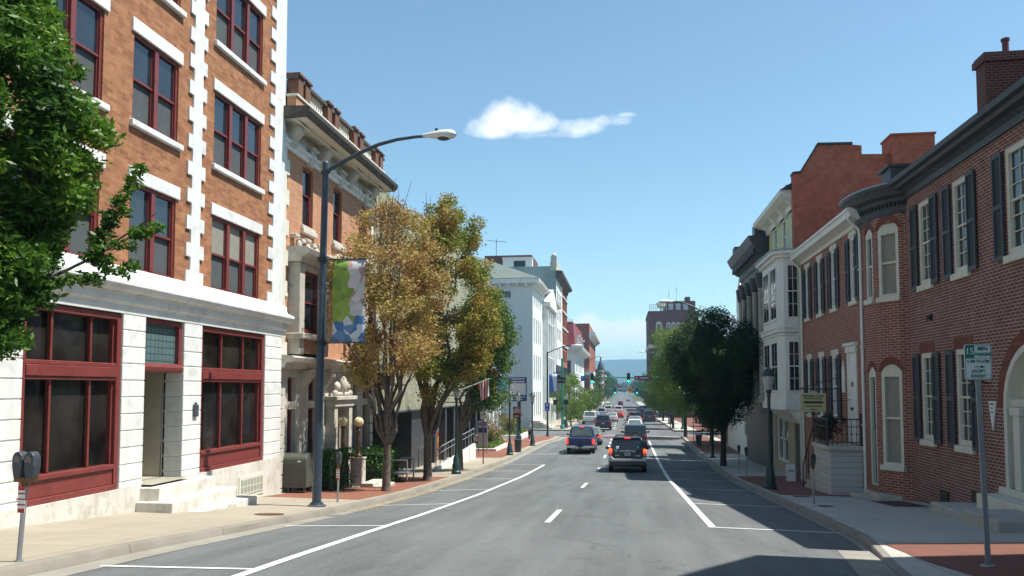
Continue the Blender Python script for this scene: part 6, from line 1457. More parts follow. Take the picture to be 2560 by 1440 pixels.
t=thing('warning_sign','orange-yellow diamond warning sign on the second mast arm','sign',(1.4,189.6,-.3));mb=MB();mb.prism([(1.4,-1.25),(2.25,-.4),(1.4,.45),(.55,-.4)],'y',189.5,189.55);q=mb.build('sign_panel',M['yel'],t);mb=MB();mb.box(1.3,1.5,189.46,189.49,-.8,0);mb.build('symbol',M['textk'],q)
t=thing('turn_sign','small red, white and blue signs on the second mast arm','sign',(-.9,189.6,-.3));mb=MB();mb.box(-1.35,-.4,189.5,189.55,-.55,.1);q=mb.build('white_panel',M['signgrey'],t);mb=MB();mb.box(-1.3,-.45,189.46,189.49,.12,.5);mb.build('red_panel',M['tail'],t);mb=MB();mb.box(-1.35,-.4,189.46,189.49,-.8,-.5);mb.build('blue_panel',M['bluep'],t)
# signal pole at far left corner
x,y=-7.35,96.2;zb=sL(x,y);t=thing('signal_pole','green signal pole with dark side-mounted signal heads on the far left corner','signal pole',(x,y,zb))
mb=MB();mb.cyl((x,y,zb),(x,y,3.55),.16,.13,12);mb.lathe((x,y,zb),[(.28,0),(.28,.4),(.17,.5)],12);mb.build('pole',M['greenb'],t,smooth=50)
mb=MB();mb.tube([(x,y,1.9),(x-.9,y,1.9),(x-.9,y,1.2)],.05);mb.tube([(x,y,1.0),(x+.4,y,1.0)],.05);mb.build('bracket',M['black'],t)
for (a,c,d) in ((-.75,1.15,1.85),(-.1,.75,1.6)):
    mb=MB();mb.box(x+a-.55,x+a+.5,y-.55,y-.2,c-.15,c+.15);mb.box(x+a-.45,x+a+.55,y-.5,y-.2,d-.6,d-.3);mb.build('signal_head',M['black'],t,bevel=.03)
for a in (-.8,.45):
    mb=MB();mb.box(x+a-.28,x+a+.28,y-.35,y-.1,-1.95,-1.4);mb.build('pedestrian_signal',M['black'],t,bevel=.03)
t,b=board('one_way_sign','small dark one-way arrow sign on the green signal pole',-7.95,-7.15,-2.6,-2.35,95.9,M['textk'],th=.02);text('ONE WAY',.12,(-7.55,95.89,-2.475),M['textw'],b)
banner('banner',-7.0-.35,-6.2-.35,79.0,-.15 -.8,1.15+.2,None or M['bluep'],'blue, white and green banner on the street lamp before the white hall',.03)
def ban2():
    m,nt,b=newmat('two_tone_banner');tc=N(nt,'ShaderNodeTexCoord').outputs['Generated'];sp=N(nt,'ShaderNodeSeparateXYZ');nt.links.new(tc,sp.inputs[0])
    a=math_(nt,'LESS_THAN',math_(nt,'ADD',sp.outputs[0],math_(nt,'MULTIPLY',sp.outputs[2],.35)),.72);c=mixc(nt,a,(.5,.55,.62),(.03,.13,.42))
    c=mixc(nt,math_(nt,'LESS_THAN',sp.outputs[2],math_(nt,'ADD',math_(nt,'MULTIPLY',sp.outputs[0],.12),.18)),c,(.16,.24,.09));nt.links.new(c,b.inputs['Base Color']);return m
bpy.data.objects['banner.001'].data.materials[0]=ban2()
banner('banner',-7.6,-7.0,150,-3.4,-.6,M['orange'],'orange banner on a far left lamp pole',.1)
# fence and rail of the corner plaza on the right
t=thing('fence','low dark iron fence along the right-hand corner plaza','fence',(8,75,-4.8))
mb=MB()
for k in range(22): mb.cyl((7.6+k*.5,81,-4.8),(7.6+k*.5,81,-3.7),.03)
mb.cyl((7.6,81,-3.7),(18.1,81,-3.7),.04);mb.cyl((7.6,81,-4.5),(18.1,81,-4.5),.03);mb.build('rails',M['black'],t)
# sign kiosk on far right corner
t=thing('kiosk','dark open-framed newspaper kiosk on the far right corner','kiosk',(4.9,86,-4.8));
x,y=6.3,96.5;zb=sR(x,y);t.location=(x,y,zb);ORG[t.name]=Vector((x,y,zb))
mb=MB();mb.box(x-.95,x+.5,y,y+.6,-2.1,-1.9);mb.box(x-.95,x-.85,y,y+.1,zb,-2.1);mb.box(x+.4,x+.5,y,y+.1,zb,-2.1);mb.build('frame',M['black'],t);mb=MB();mb.box(x-.85,x+.4,y+.03,y+.07,-3.4,-2.1);mb.build('notice_panel',M['dkgrey'],t)
# ================================================================== VEHICLES
def car(name,kind,label,cat,x,y,color,brake=False,detail=False,W=1.83,group='cars in the traffic queue and parked beyond'):
    t=thing(name,label,cat,(0,0,0),group,False)
    S={'suv':dict(L=4.45,H=1.78,belt=1.06,r0=.03,rk=.42,f=1.15,wr=.70,hood=1.02),'sedan':dict(L=4.7,H=1.45,belt=.95,r0=1.0,rk=.62,f=1.35,wr=.66,hood=.9),
       'van':dict(L=4.9,H=1.78,belt=1.08,r0=.05,rk=.3,f=.9,wr=.72,hood=1.0),'hatch':dict(L=4.3,H=1.5,belt=.98,r0=.12,rk=.75,f=1.2,wr=.66,hood=.92),
       'jeep':dict(L=4.2,H=1.86,belt=1.12,r0=.02,rk=.08,f=1.35,wr=.76,hood=1.12),'pickup':dict(L=5.6,H=1.85,belt=1.12,r0=2.05,rk=.22,f=1.45,wr=.74,hood=1.12)}[kind]
    L,H,belt=S['L'],S['H'],S['belt'];w=W/2;P=paint(name+'_paint',color,.1)
    zb=.34 if kind in('suv','jeep','pickup') else .26
    wl=.36 if kind in('suv','jeep','pickup') else .32
    # lower body: loft along y, with tumble-home
    st=[(0.0,.90,zb+.10,belt-.04),(.10,.97,zb+.02,belt),(.6,1,zb,belt),(L-1.3,1,zb,belt),(L-.5,.97,zb,S['hood']-.04),(L-.08,.88,zb+.05,S['hood']-.18),(L,.8,zb+.15,S['hood']-.3)]
    if kind=='pickup': st=[(0,.96,.5,belt),(.05,.985,.45,belt),(2.0,.985,.42,belt),(2.2,1,.38,belt),(L-1.3,1,.38,belt),(L-.1,.93,.42,S['hood']-.06),(L,.88,.5,S['hood']-.2)]
    mb=MB()
    for (yy,ws,a,b) in st:
        h=b-a;W_=w*ws
        for px,pz in((-.82,0),(-.97,.12),(-1.0,.45),(-.985,.75),(-.93,1.0),(.93,1.0),(.985,.75),(1.0,.45),(.97,.12),(.82,0)): mb.v.append((px*W_,yy,a+h*pz))
    for i in range(len(st)-1):
        for j in range(10): q=(j+1)%10;mb.f.append((i*10+j,(i+1)*10+j,(i+1)*10+q,i*10+q));mb.m.append(0)
    mb.f.append(tuple(range(10)));mb.m.append(0);k=(len(st)-1)*10;mb.f.append(tuple(k+9-i for i in range(10)));mb.m.append(0)
    yr,rk=S['r0'],S['rk'];yf=L-S['f'];wb=w*.91;wt=S['wr']*w/.915 if kind!='jeep' else w*.86;wt=w*(.76 if kind not in('jeep','van') else .86)
    fr=.75 if kind!='jeep' else .3
    B=[(-wb,yr,belt-.01),(wb,yr,belt-.01),(wb,yf,belt-.01),(-wb,yf,belt-.01)];T=[(-wt,yr+rk,H-.04),(wt,yr+rk,H-.04),(wt,yf-fr,H-.04),(-wt,yf-fr,H-.04)]
    T2=[(-wt*.86,yr+rk+.12,H),(wt*.86,yr+rk+.12,H),(wt*.86,yf-fr-.12,H),(-wt*.86,yf-fr-.12,H)]
    mb.hexa(B+T);mb.hexa([(a,b,c-.02) for a,b,c in T]+T2)
    body=mb.build('body',P,t,smooth=40,bevel=.035,seg=3)
    def bil(q,u,v,o):
        a,b,c,d=[Vector(p) for p in q];n=(b-a).cross(d-a).normalized();p=(a*(1-u)+b*u)*(1-v)+(d*(1-u)+c*u)*v;return tuple(p+n*o)
    def panel(q,u0,u1,v0,v1,o,mb,th=.012):
        lo=[bil(q,u,v,o-th) for u,v in((u0,v0),(u1,v0),(u1,v1),(u0,v1))];hi=[bil(q,u,v,o) for u,v in((u0,v0),(u1,v0),(u1,v1),(u0,v1))];mb.hexa(lo+hi)
    rq=[B[0],B[1],T[1],T[0]];lq=[B[3],B[0],T[0],T[3]];rr=[B[1],B[2],T[2],T[1]];fq=[B[2],B[3],T[3],T[2]]
    gm=M['carglass2'] if kind in('sedan','pickup') and not detail else M['carglass']
    mb=MB();panel(rq,.07,.93,.10 if kind!='jeep' else .12,.92,.012,mb);mb.build('rear_window',gm,t,bevel=.006,seg=1)
    mb=MB();panel(fq,.06,.94,.06,.94,.012,mb);mb.build('windscreen',gm,t)
    for q in (lq,rr):
        mb=MB();panel(q,.05 if q is lq else .04,.48,.08,.88,.010,mb);panel(q,.52,.95,.08,.88,.010,mb);mb.build('side_window',gm,t)
    for sx in (-1,1):
        mb=MB();yy=yf-.35;mb.ball((sx*(w+.11),yy,belt+.08),.11,10,6,1.0,.5,.75);mb.cyl((sx*w*.93,yy+.02,belt+.03),(sx*(w+.05),yy,belt+.06),.03);mb.build('wing_mirror',M['black'],t,smooth=60)
    # wheels
    for wy in (.82 if kind!='pickup' else 1.2,L-.85):
        for sx in (-1,1):
            mb=MB();cx=sx*(w-.12);k_=[(.0,.11),(.06,.12),(.10,.12)]
            mb.cyl((cx-.11,wy,wl),(cx+.11,wy,wl),wl,wl,20);wh=mb.build('wheel',M['tyre'],t,smooth=40,bevel=.03)
            mb=MB();mb.cyl((cx+sx*.09,wy,wl),(cx+sx*.118,wy,wl),wl*.62,wl*.58,14)
            mb.build('rim',M['galv'],wh)
    # underside shadow body
    mb=MB();mb.box(-w*.8,w*.8,.3,L-.3,zb-.08,zb+.12);mb.build('underbody',M['black'],t)
    tl=M['tailon'] if brake else M['tail']
    if detail=='suv':
        mb=MB();z0,z1=.42,.80
        pr=[(-w*.99,z0),(w*.99,z0),(w*1.0,.62),(w*.985,z1),(w*.80,z1),(w*.74,.70),(-w*.74,.70),(-w*.80,z1),(-w*.985,z1),(-w*1.0,.62)];mb.prism(pr,'y',-.13,.16);mb.build('rear_bumper',M['silverp'],t,smooth=40,bevel=.03)
        mb=MB();mb.box(-w*.96,w*.96,-.145,.1,.38,.60);mb.build('bumper_cover',M['plastic'],t,bevel=.03)
        mb=MB();mb.box(-w*.985,-w*.86,-.02,.35,.3,.75);mb.box(w*.86,w*.985,-.02,.35,.3,.75);mb.build('mud_flap',M['plastic'],t,bevel=.02)
        for sx in (-1,1):
            mb=MB();a,b=(sx*w*.80,sx*w*.995);a,b=min(a,b),max(a,b);mb.box(a,b,-.045,.14,.80,1.02);q=mb.build('tail_lamp',M['tail'],t,bevel=.03);mb=MB();mb.box(a+.01,b-.01,-.05,.14,1.021,1.20);mb.build('lit_lens',M['amber'],q,bevel=.03);mb=MB();mb.box(a+.015,b-.015,-.056,.05,.97,1.06);mb.build('brake_lens',M['tailon'],q,bevel=.01)
            mb=MB();mb.box(a+.03,b-.03,-.05,.0,.86,.92);mb.build('reversing_lens',M['wsign'],q)
        mb=MB();mb.box(-.42,.42,-.045,-.02,1.07,1.11);mb.ball((0,-.03,1.095),.07,10,6,1.2,.35,.7);mb.build('chrome_bar',M['chrome'],t,bevel=.01)
        mb=MB();mb.box(-.16,.16,-.035,-.01,.86,1.0);pl=mb.build('number_plate',M['plate'],t,bevel=.004);text('4BR 7263',.07,(0,-.04,.925),M['bluesign'],pl,ext=.002)
        mb=MB();mb.box(-.62,-.40,-.03,-.01,.86,.885);mb.box(.40,.64,-.03,-.01,.84,.865);mb.build('badge',M['chrome'],t)
        mb=MB();panel(rq,.16,.235,.22,.38,.020,mb,.004);mb.build('round_sticker',M['wsign'],t,bevel=.0);mb=MB();panel(rq,.175,.22,.255,.345,.024,mb,.003);mb.build('sticker_centre',M['black'],t)
        mb=MB();panel(rq,.80,.85,.24,.38,.020,mb,.004);mb.build('green_sticker',M['greenon'] if False else M['greenb'],t)
        mb=MB();mb.box(-.66,-.50,-.03,-.015,1.08,1.15);mb.box(-.64,-.5,-.03,-.015,1.02,1.05);mb.build('white_sticker',M['plate'],t)
        mb=MB();mb.cyl((-.1,-.03,1.19),(.22,.06,1.27),.012);mb.cyl((-.1,-.02,1.17),(-.06,-.05,1.18),.02);mb.build('rear_wiper',M['black'],t)
        mb=MB();mb.hexa([(-w*.72,yr+rk-.1,H-.07),(w*.72,yr+rk-.1,H-.07),(w*.72,yr+rk+.3,H-.03),(-w*.72,yr+rk+.3,H-.03),(-w*.70,yr+rk-.08,H-.03),(w*.70,yr+rk-.08,H-.03),(w*.70,yr+rk+.3,H+.01),(-w*.70,yr+rk+.3,H+.01)]);mb.build('roof_spoiler',P,t,bevel=.01)
        mb=MB();mb.box(-.16,.16,yr+rk-.12,yr+rk-.09,H-.072,H-.035);mb.build('third_brake_lamp',M['tailon'],t,bevel=.006)
        for sx in (-1,1):
            mb=MB();mb.tube([(sx*w*.62,yr+rk+.15,H),(sx*w*.62,yr+rk+.3,H+.08),(sx*w*.62,yf-fr-.4,H+.08),(sx*w*.62,yf-fr-.2,H)],.022);mb.build('roof_rail',M['black'],t,smooth=50)
        mb=MB()
        for yy in (yr+rk+.5,yf-fr-.6): mb.cyl((-w*.62,yy,H+.08),(w*.62,yy,H+.08),.02)
        mb.build('roof_bar',M['black'],t)
    elif kind=='pickup':
        white=color[0]>.4
        mb=MB();mb.box(-w*.90,w*.90,.12,1.98,belt-.05,belt+.012);mb.build('bed_liner',M['black'],t)
        mb=MB();mb.box(-w*.80,w*.80,-.02,.03,.62,belt-.02);tg=mb.build('tailgate',P,t,bevel=.02);mb=MB();mb.box(-.1,.1,-.03,-.015,.98,1.03);mb.build('handle',M['black'],tg)
        mb=MB();mb.box(-w*.97,-.3,-.16,.05,.46,.62);mb.box(.3,w*.97,-.16,.05,.46,.62);mb.box(-.3,.3,-.14,.05,.44,.58);mb.build('rear_bumper',M['chrome'],t,bevel=.025)
        mb=MB();mb.box(-.16,.16,-.15,-.135,.48,.6);pl=mb.build('number_plate',M['black' if not white else 'plate'],t)
        for sx in (-1,1):
            mb=MB();a,b=sorted((sx*w*.83,sx*w*.985));mb.box(a,b,-.025,.1,.72,1.06);mb.build('tail_lamp',tl,t,bevel=.02)
            mb=MB();mb.box(*sorted((sx*.1,sx*.62)),.2,.24,.33,.42);mb.build('lower_bar',M['signgrey'],t)
        mb=MB();mb.box(-.15,.15,yr+rk-.06,yr+rk-.0,H-.06,H-.02);mb.build('third_brake_lamp',tl,t)
        mb=MB();mb.box(-.62,.62,.6,1.0,.3,.42);mb.build('exhaust_and_axle',M['black'],t)
    else:
        mb=MB();mb.box(-w*.95,w*.95,-.08,.2,zb+.06,zb+.30);mb.build('rear_bumper',P if kind!='jeep' else M['plastic'],t,bevel=.04)
        for sx in (-1,1):
            mb=MB();a,b=sorted((sx*w*.66,sx*w*.93));mb.box(a,b,-.03,.14,belt-.30,belt-.10);mb.build('tail_lamp',tl,t,bevel=.03)
        mb=MB();mb.box(-.16,.16,-.03,.0,belt-.32,belt-.2);mb.build('number_plate',M['plate'],t)
        if kind=='jeep':
            mb=MB();mb.cyl((0,-.26,.98),(0,-.04,.98),.36,.36,22);sp=mb.build('spare_wheel',M['tyre'],t,smooth=40,bevel=.03);mb=MB();mb.cyl((0,-.275,.98),(0,-.262,.98),.2,.2,16);mb.build('rim',M['galv'],sp)
        if brake: mb=MB();mb.box(-.12,.12,yr+.3,yr+.34,belt+.1,belt+.13) if kind=='sedan' else mb.box(-.12,.12,yr+rk-.03,yr+rk,H-.07,H-.04);mb.build('third_brake_lamp',M['tailon'],t)
    z=roadz(x,y);sl=math.atan((roadz(x,y+4)-roadz(x,y))/4);t.location=(x,y,z);t.rotation_euler=(sl,0,0)
    return t
car('sport_utility_vehicle','suv','black sport utility vehicle with silver bumper and lit brake lamps, nearest in our lane','car',.15,41.0,(.007,.009,.013),True,'suv',1.92)
car('pickup_truck','pickup','dark blue pickup truck braking in the left lane','truck',-3.06,56.2,(.012,.025,.13),True,None,2.0)
car('sedan','sedan','grey-green sedan with red tail lamps just ahead of the blue pickup','car',-2.75,66.5,(.16,.21,.22),True,None,1.8)
car('off_road_vehicle','jeep','dark boxy off-roader with spare wheel, hidden partly by the black vehicle before it','car',.85,62.5,(.07,.085,.105),False,None,1.84)
car('sedan','sedan','white sedan in front of the dark off-roader','car',1.15,88,(.7,.7,.68),False,None,1.8)
car('sedan','sedan','grey-blue sedan queued ahead of the white sedan','car',1.35,102,(.2,.23,.27),True,None,1.8)
car('hatchback','van','dark navy car queued ahead of the grey-blue sedan','car',1.5,112,(.03,.04,.06),True,None,1.85)
car('sedan','hatch','bright red car near the head of the right-lane queue','car',1.3,134,(.5,.05,.03),False,None,1.8)
car('crossover','suv','dark maroon crossover crossing the first junction','car',-2.45,94,(.05,.035,.045),False,None,1.95)
car('pickup_truck','pickup','white pickup truck parked at the left kerb past the junction','truck',-4.95,114,(.72,.72,.68),False,None,2.0)
car('sedan','sedan','pale blue sedan parked ahead of the white pickup','car',-4.9,134,(.3,.4,.5),False,None,1.8)
car('sedan','sedan','silver sedan right of the pale blue parked car','car',-1.9,126,(.5,.5,.52),True,None,1.82)
car('hatchback','suv','silver-roofed dark car parked beyond the pale blue sedan','car',-4.4,158,(.45,.47,.5),False,None,1.85)
car('sedan','sedan','small red sedan ahead of the silver sedan','car',-1.0,150,(.45,.03,.03),True,None,1.8)
car('minivan','van','white van heading away beyond the red sedan','van',-1.3,182,(.75,.75,.72),False,None,1.95)
car('minivan','van','white and dark van at the left kerb beside the white van','van',-3.7,188,(.6,.6,.6),False,None,1.9)
car('crossover','suv','far maroon car in the next block','car',-1.3,290,(.16,.02,.025),False,None,1.9)
car('minivan','van','dark minivan with pale roof standing in the right-hand kerb lane','van',4.05,130,(.06,.06,.075),False,None,1.9)
car('crossover','suv','dark car just ahead of the minivan in the right-hand kerb lane','car',3.35,146,(.03,.03,.04),False,None,1.85)
car('pickup_truck','pickup','blue truck farthest ahead in the right-hand kerb lane','truck',3.5,170,(.08,.15,.32),False,None,2.0)
car('crossover','van','tall blue vehicle before the far trees on the right','car',4.6,196,(.1,.18,.35),False,None,2.0)
car('sedan','sedan','faint red car at the far end of the street','car',2.0,420,(.4,.05,.04),False,None,1.9)
car('sedan','sedan','dark car parked far away on the left','car',-5.5,240,(.1,.1,.12),False,None,1.85)
car('sedan','sedan','grey car parked farthest away on the left','car',-5.6,262,(.3,.32,.34),False,None,1.85)
# ================================================================== TREES
def limb(mb,p0,p1,r0,r1,seed,n=5,wob=.12):
    rs=random.Random(seed);p0=Vector(p0);p1=Vector(p1);L=(p1-p0).length;pts=[p0]
    for i in range(1,n): u=i/n;pts.append(p0.lerp(p1,u)+Vector((rs.gauss(0,1),rs.gauss(0,1),rs.gauss(0,.4)))*wob*L/n)
    pts.append(p1);rr=[r0+(r1-r0)*i/n for i in range(n+1)];mb.tube(pts,rr,7);return pts
def tree(name,label,x,y,z,th,cen,rx,rz,n,leaf,mat,group,seed,K=60,cr=.55,tr=.14,lean=0,bark='bark',ry=None,leafw=.55,vase=False,holes=.0,limbs=11,sparse_tips=0,shell_=.35,tipl=1.0,extra=None,cat='tree'):
    t=thing(name,label,cat,(x,y,z),group);rs=random.Random(seed);ry=ry or rx
    mb=MB();top=Vector((x+lean,y,z+th));mb.tube([(x,y,z-.1),(x+.01,y,z+.2),(x+lean*.4,y,z+th*.5),tuple(top)],[tr*1.35,tr*1.08,tr*.95,tr*.9],10)
    cs=[];C=Vector(cen)
    for k in range(K):
        u=rs.uniform(-1,1);a=rs.uniform(0,2*math.pi);q=math.sqrt(max(0,1-u*u));rad_=rs.uniform(.35,1)**.5
        if vase: wz=(1-max(0,-u)*.55)
        else: wz=1
        cx=C.x+rx*q*math.cos(a)*rad_*wz;cy=C.y+ry*q*math.sin(a)*rad_*wz;cz=C.z+rz*u*rad_
        cs.append((cx,cy,cz,cr*rs.uniform(.6,1.25)))
    tips=[]
    for k in range(limbs):
        c=cs[k*len(cs)//limbs];st=top+Vector((0,0,-rs.uniform(.03,.22)*th*.5));mid=st.lerp(Vector(c[:3]),.5)+Vector((0,0,.12*rz))
        pts=limb(mb,st,mid,tr*.55,tr*.3,seed+k,4);limb(mb,mid,c[:3],tr*.3,tr*.06,seed+50+k,4)
        for m in range(3):
            c2=min(cs,key=lambda q:(Vector(q[:3])-mid).length+rs.uniform(0,rx));limb(mb,mid,c2[:3],tr*.16,tr*.03,seed+90+k*5+m,3)
    for k in range(sparse_tips):
        lt=sorted([cs[q*len(cs)//limbs] for q in range(limbs)],key=lambda c:-c[2])[:max(4,limbs//2)];c=lt[k%len(lt)];limb(mb,c[:3],(c[0]+rs.gauss(0,.25),c[1]+rs.gauss(0,.25),c[2]+rs.uniform(.6,1.3)*tipl),.016,.006,seed+200+k,3,.06)
    mb.build('trunk',M[bark],t,smooth=60)
    fn=clumps(cs,1,shell_)
    if n: leaves('crown',n,fn,leaf,leaf*leafw,M[mat],t,seed=seed)
    return t,cs
# foreground tree, left edge
def fg():
    x,y=-8.35,9.2;z=sL(x,y);t=thing('foreground_tree','lush green leafy tree cutting in at the upper left edge, nearest the camera','tree',(x,y,z));rs=random.Random(3)
    mb=MB();mb.tube([(x,y,z-.1),(x,y,z+1.2),(x,y,.4),(x,y,3.5),(x,y,6.5)],[.16,.13,.12,.09,.04],10);cs=[]
    T=[(.45,.35),(.75,.72),(1.4,.85),(2.15,1.02),(2.9,1.36),(3.4,1.5),(4.06,1.28),(5.2,.72),(7,.5)]
    for k in range(600):
        zz=rs.uniform(.6,7.2);R_=lerp_tab(T,zz);a=rs.uniform(0,2*math.pi);q=R_*rs.uniform(.3,1)**.5
        cs.append((x+q*math.cos(a),y+q*math.sin(a),zz,.24*rs.uniform(.55,1.35)))
    for k in range(22):
        c=cs[k*7];limb(mb,(x,y,min(6.2,max(-.2,c[2]-1.0))),c[:3],.035,.006,k,5,.1)
    br=[(x+.05,y,.9),(-7.9,9.5,1.25),(-7.3,10.0,1.75),(-6.8,10.4,2.3),(-6.6,10.5,2.5)]
    mb.tube(br,[.04,.028,.02,.012,.006],7);cs2=[]
    for p0,p1,n_ in ((br[2],(-6.85,10.5,3.05),9),(br[2],(-6.6,10.5,2.35),8),(br[1],(-6.9,10.3,1.7),9),(br[2],(-7.1,10.3,2.6),6)):
        p0=Vector(p0);p1=Vector(p1);mb.tube([p0,p1],[.015,.005],6)
        for k in range(n_): p=p0.lerp(p1,(k+1)/n_);cs2.append((p.x+rs.gauss(0,.05),p.y,p.z+rs.gauss(0,.05),.13))
    mb.build('trunk',M['barkdk'],t,smooth=60)
    leaves('crown',125000,clumps(cs,1,.15),.12,.042,M['leafF'],t,seed=5,droop=.25);leaves('branch_leaves',1700,clumps(cs2,1,.2),.11,.042,M['leafF'],t,seed=6,droop=.25)
fg()
za=sL(-8.08,26.7)
tree('autumn_tree','thin-leaved brown autumn tree nearest on the left pavement, branch tips bare',-8.08,26.7,za,1.6,(-8.1,26.8,3.1),1.9,3.4,31000,.105,'leafA','turning trees on the left pavement',11,170,.45,.135,.05,limbs=14,sparse_tips=46,shell_=.2,ry=1.8,tipl=2.1)
tree('autumn_tree','yellow-brown autumn tree with green right side, second on the left pavement',-8.07,32.5,sL(-8.07,32.5),1.7,(-7.2,32.5,3.65),1.98,4.3,66000,.115,'leafB','turning trees on the left pavement',12,190,.48,.17,0,limbs=16,sparse_tips=14,shell_=.3,ry=1.9)
tree('street_tree','green tree half hidden behind the second autumn tree',-8.13,39.4,sL(-8.13,39.4),1.9,(-6.75,39.4,2.0),1.35,3.1,24000,.13,'leafG','turning trees on the left pavement',13,110,.6,.15,0,shell_=.35)
tree('street_tree','bright young green tree at the far left corner beside the white pickup',-6.9,105,sL(-6.9,105),1.8,(-6.7,105,-1.4),2.3,2.9,6000,.2,'leafY','young street trees on the far left side',14,50,.7,.1,0,shell_=.3)
for i,(yy,l) in enumerate(((126,'second young green tree past the far left corner'),(152,'third young green tree on the far left side'),(180,'fourth young green tree on the far left side'),(215,'fifth and smallest young green tree on the far left side'))):
    tree('street_tree',l,-7.2,yy,sL(-7.2,yy),1.6,(-7.0,yy,-2.6+.1*i),2.0,2.3,2600,.28,'leafG','young street trees on the far left side',20+i,34,.7,.1,0,shell_=.3)
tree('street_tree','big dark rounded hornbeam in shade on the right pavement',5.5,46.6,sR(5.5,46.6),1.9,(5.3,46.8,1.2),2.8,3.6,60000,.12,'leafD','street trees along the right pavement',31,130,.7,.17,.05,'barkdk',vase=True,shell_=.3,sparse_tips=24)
tree('street_tree','light green tree just left of the dark hornbeam',5.9,80,sR(5.9,78),2.6,(5.4,79,1.9),2.6,4.2,26000,.19,'leafY','street trees along the right pavement',32,90,.95,.17,0,'barkdk',shell_=.35)
for i,(xx,yy,l) in enumerate(((6.9,66,'green tree behind the dark hornbeam on the right pavement'),(5.9,100,'first green tree past the junction on the right'),(6.6,116,'second green tree past the junction on the right'),(6.3,134,'third green tree past the junction on the right'),(6.6,152,'fourth green tree past the junction on the right'),(6.5,172,'fifth green tree past the junction on the right'),(12.5,90,'green tree standing back on the corner plaza'),(14.5,106,'second green tree standing back beyond the junction'))):
    tree('street_tree',l,xx,yy,gz(yy),2.4,(xx+.2,yy,-.2+(1.1 if i in(0,1,6,7) else .0)-(.3*max(0,i-2) if i<6 else 0)),2.8,3.4,11000,.24,'leafG','street trees along the right pavement',40+i,60,.95,.15,0,'barkdk',shell_=.35)
# far trees: build three, copy the rest
protos=[]
for k in range(3):
    t,_=tree('distant_tree','x',0,0,0,2.5,(0,0,7.2),4.6,4.8,3600,.55,'leafFar','distant trees closing the end of the street',60+k,46,1.6,.25,0,'barkdk',shell_=.4)
    protos.append(t)
rs=random.Random(5);k=0
spots=[]
for yy in range(235,420,22):
    for s_ in (-1,1): spots.append((s_*(10.5+rs.uniform(-1.5,2.5)) + (1.5 if s_>0 else -1),yy+rs.uniform(-5,5),.75+rs.uniform(0,.3)))
for yy in range(420,980,36):
    for s_ in (-1,1): spots.append((s_*(10.5+rs.uniform(0,4)),yy+rs.uniform(-8,8),1.0+rs.uniform(0,.4)))
    spots.append((rs.uniform(-70,-22),yy,1.2));spots.append((rs.uniform(22,80),yy,1.2))
for q in range(-5,6): spots.append((q*13.0+rs.uniform(-4,4),1010+rs.uniform(-10,30),1.35))
spots.sort(key=lambda s:s[1])
for i,(xx,yy,s_) in enumerate(spots):
    o=protos[i] if i<3 else copy_tree(protos[i%3])
    o.location=(xx,yy,gz(yy)-.1);o.scale=(s_,s_,s_*rs.uniform(.85,1.1));o.rotation_euler=(0,0,rs.uniform(0,6))
    side='left' if xx<0 else 'right'
    o['label']='distant dark green tree closing the far end of the street, %s side'%side;o['group']='distant trees on the %s of the street end'%side
# ================================================================== AIR, SKY, LIGHT, CAMERA
HAZE=True
if HAZE:
    mb=MB();mb.box(-3000,3000,-120,4300,-30,145);m=bpy.data.materials.new('haze_air');m.use_nodes=True;nt=m.node_tree;nt.nodes.clear()
    o_=nt.nodes.new('ShaderNodeOutputMaterial');v=nt.nodes.new('ShaderNodeVolumePrincipled');v.inputs['Color'].default_value=(.36,.66,1,1);v.inputs['Density'].default_value=HZ_D;v.inputs['Anisotropy'].default_value=.0
    nt.links.new(v.outputs[0],o_.inputs['Volume']);h=mb.build('haze',m);tag(h,kind='stuff')
w=bpy.data.worlds.new('World');sc.world=w;w.use_nodes=True;nt=w.node_tree;nt.nodes.clear()
EL=rad(62);AZ=rad(90-4)  # azimuth measured from +Y towards +X
sky=nt.nodes.new('ShaderNodeTexSky');sky.sky_type='NISHITA';sky.sun_disc=False;sky.sun_elevation=EL;sky.sun_rotation=AZ;sky.altitude=200;sky.air_density=AIR;sky.dust_density=DUST;sky.ozone_density=OZ
bg=nt.nodes.new('ShaderNodeBackground');bg.inputs[1].default_value=SKYS
# clouds
tc=nt.nodes.new('ShaderNodeTexCoord').outputs['Generated'];sp=nt.nodes.new('ShaderNodeSeparateXYZ');nt.links.new(tc,sp.inputs[0])
yy=math_(nt,'MAXIMUM',sp.outputs[1],.001);u=math_(nt,'DIVIDE',sp.outputs[0],yy);v=math_(nt,'DIVIDE',sp.outputs[2],yy)
cb=nt.nodes.new('ShaderNodeCombineXYZ');nt.links.new(u,cb.inputs[0]);nt.links.new(v,cb.inputs[1])
n1=noise(nt,cb.outputs[0],26,9,.62);n2=noise(nt,cb.outputs[0],11,6,.55)
front=math_(nt,'GREATER_THAN',sp.outputs[1],.05)
def blob(u0,v0,a,b,amp=1.0,flat_=None):
    du=math_(nt,'DIVIDE',math_(nt,'SUBTRACT',u,u0),a);dv=math_(nt,'DIVIDE',math_(nt,'SUBTRACT',v,v0),b)
    if flat_:
        low=math_(nt,'LESS_THAN',dv,0);dv=math_(nt,'MULTIPLY',dv,math_(nt,'ADD',1,math_(nt,'MULTIPLY',low,flat_)))
    d=math_(nt,'ADD',math_(nt,'MULTIPLY',du,du),math_(nt,'MULTIPLY',dv,dv));return math_(nt,'MULTIPLY',math_(nt,'SUBTRACT',1,d),amp)
fs=[blob(-.142,.340,.050,.036,1.15,1.3),blob(-.165,.331,.042,.024,.85,1.2),blob(-.112,.333,.036,.024,.8,1.2),blob(-.052,.328,.036,.015,.8,.5),blob(-.018,.336,.034,.009,.6),blob(0.0,.343,.02,.004,.4),blob(-.08,.322,.06,.006,.5),blob(.015,.343,.012,.003,.2)]
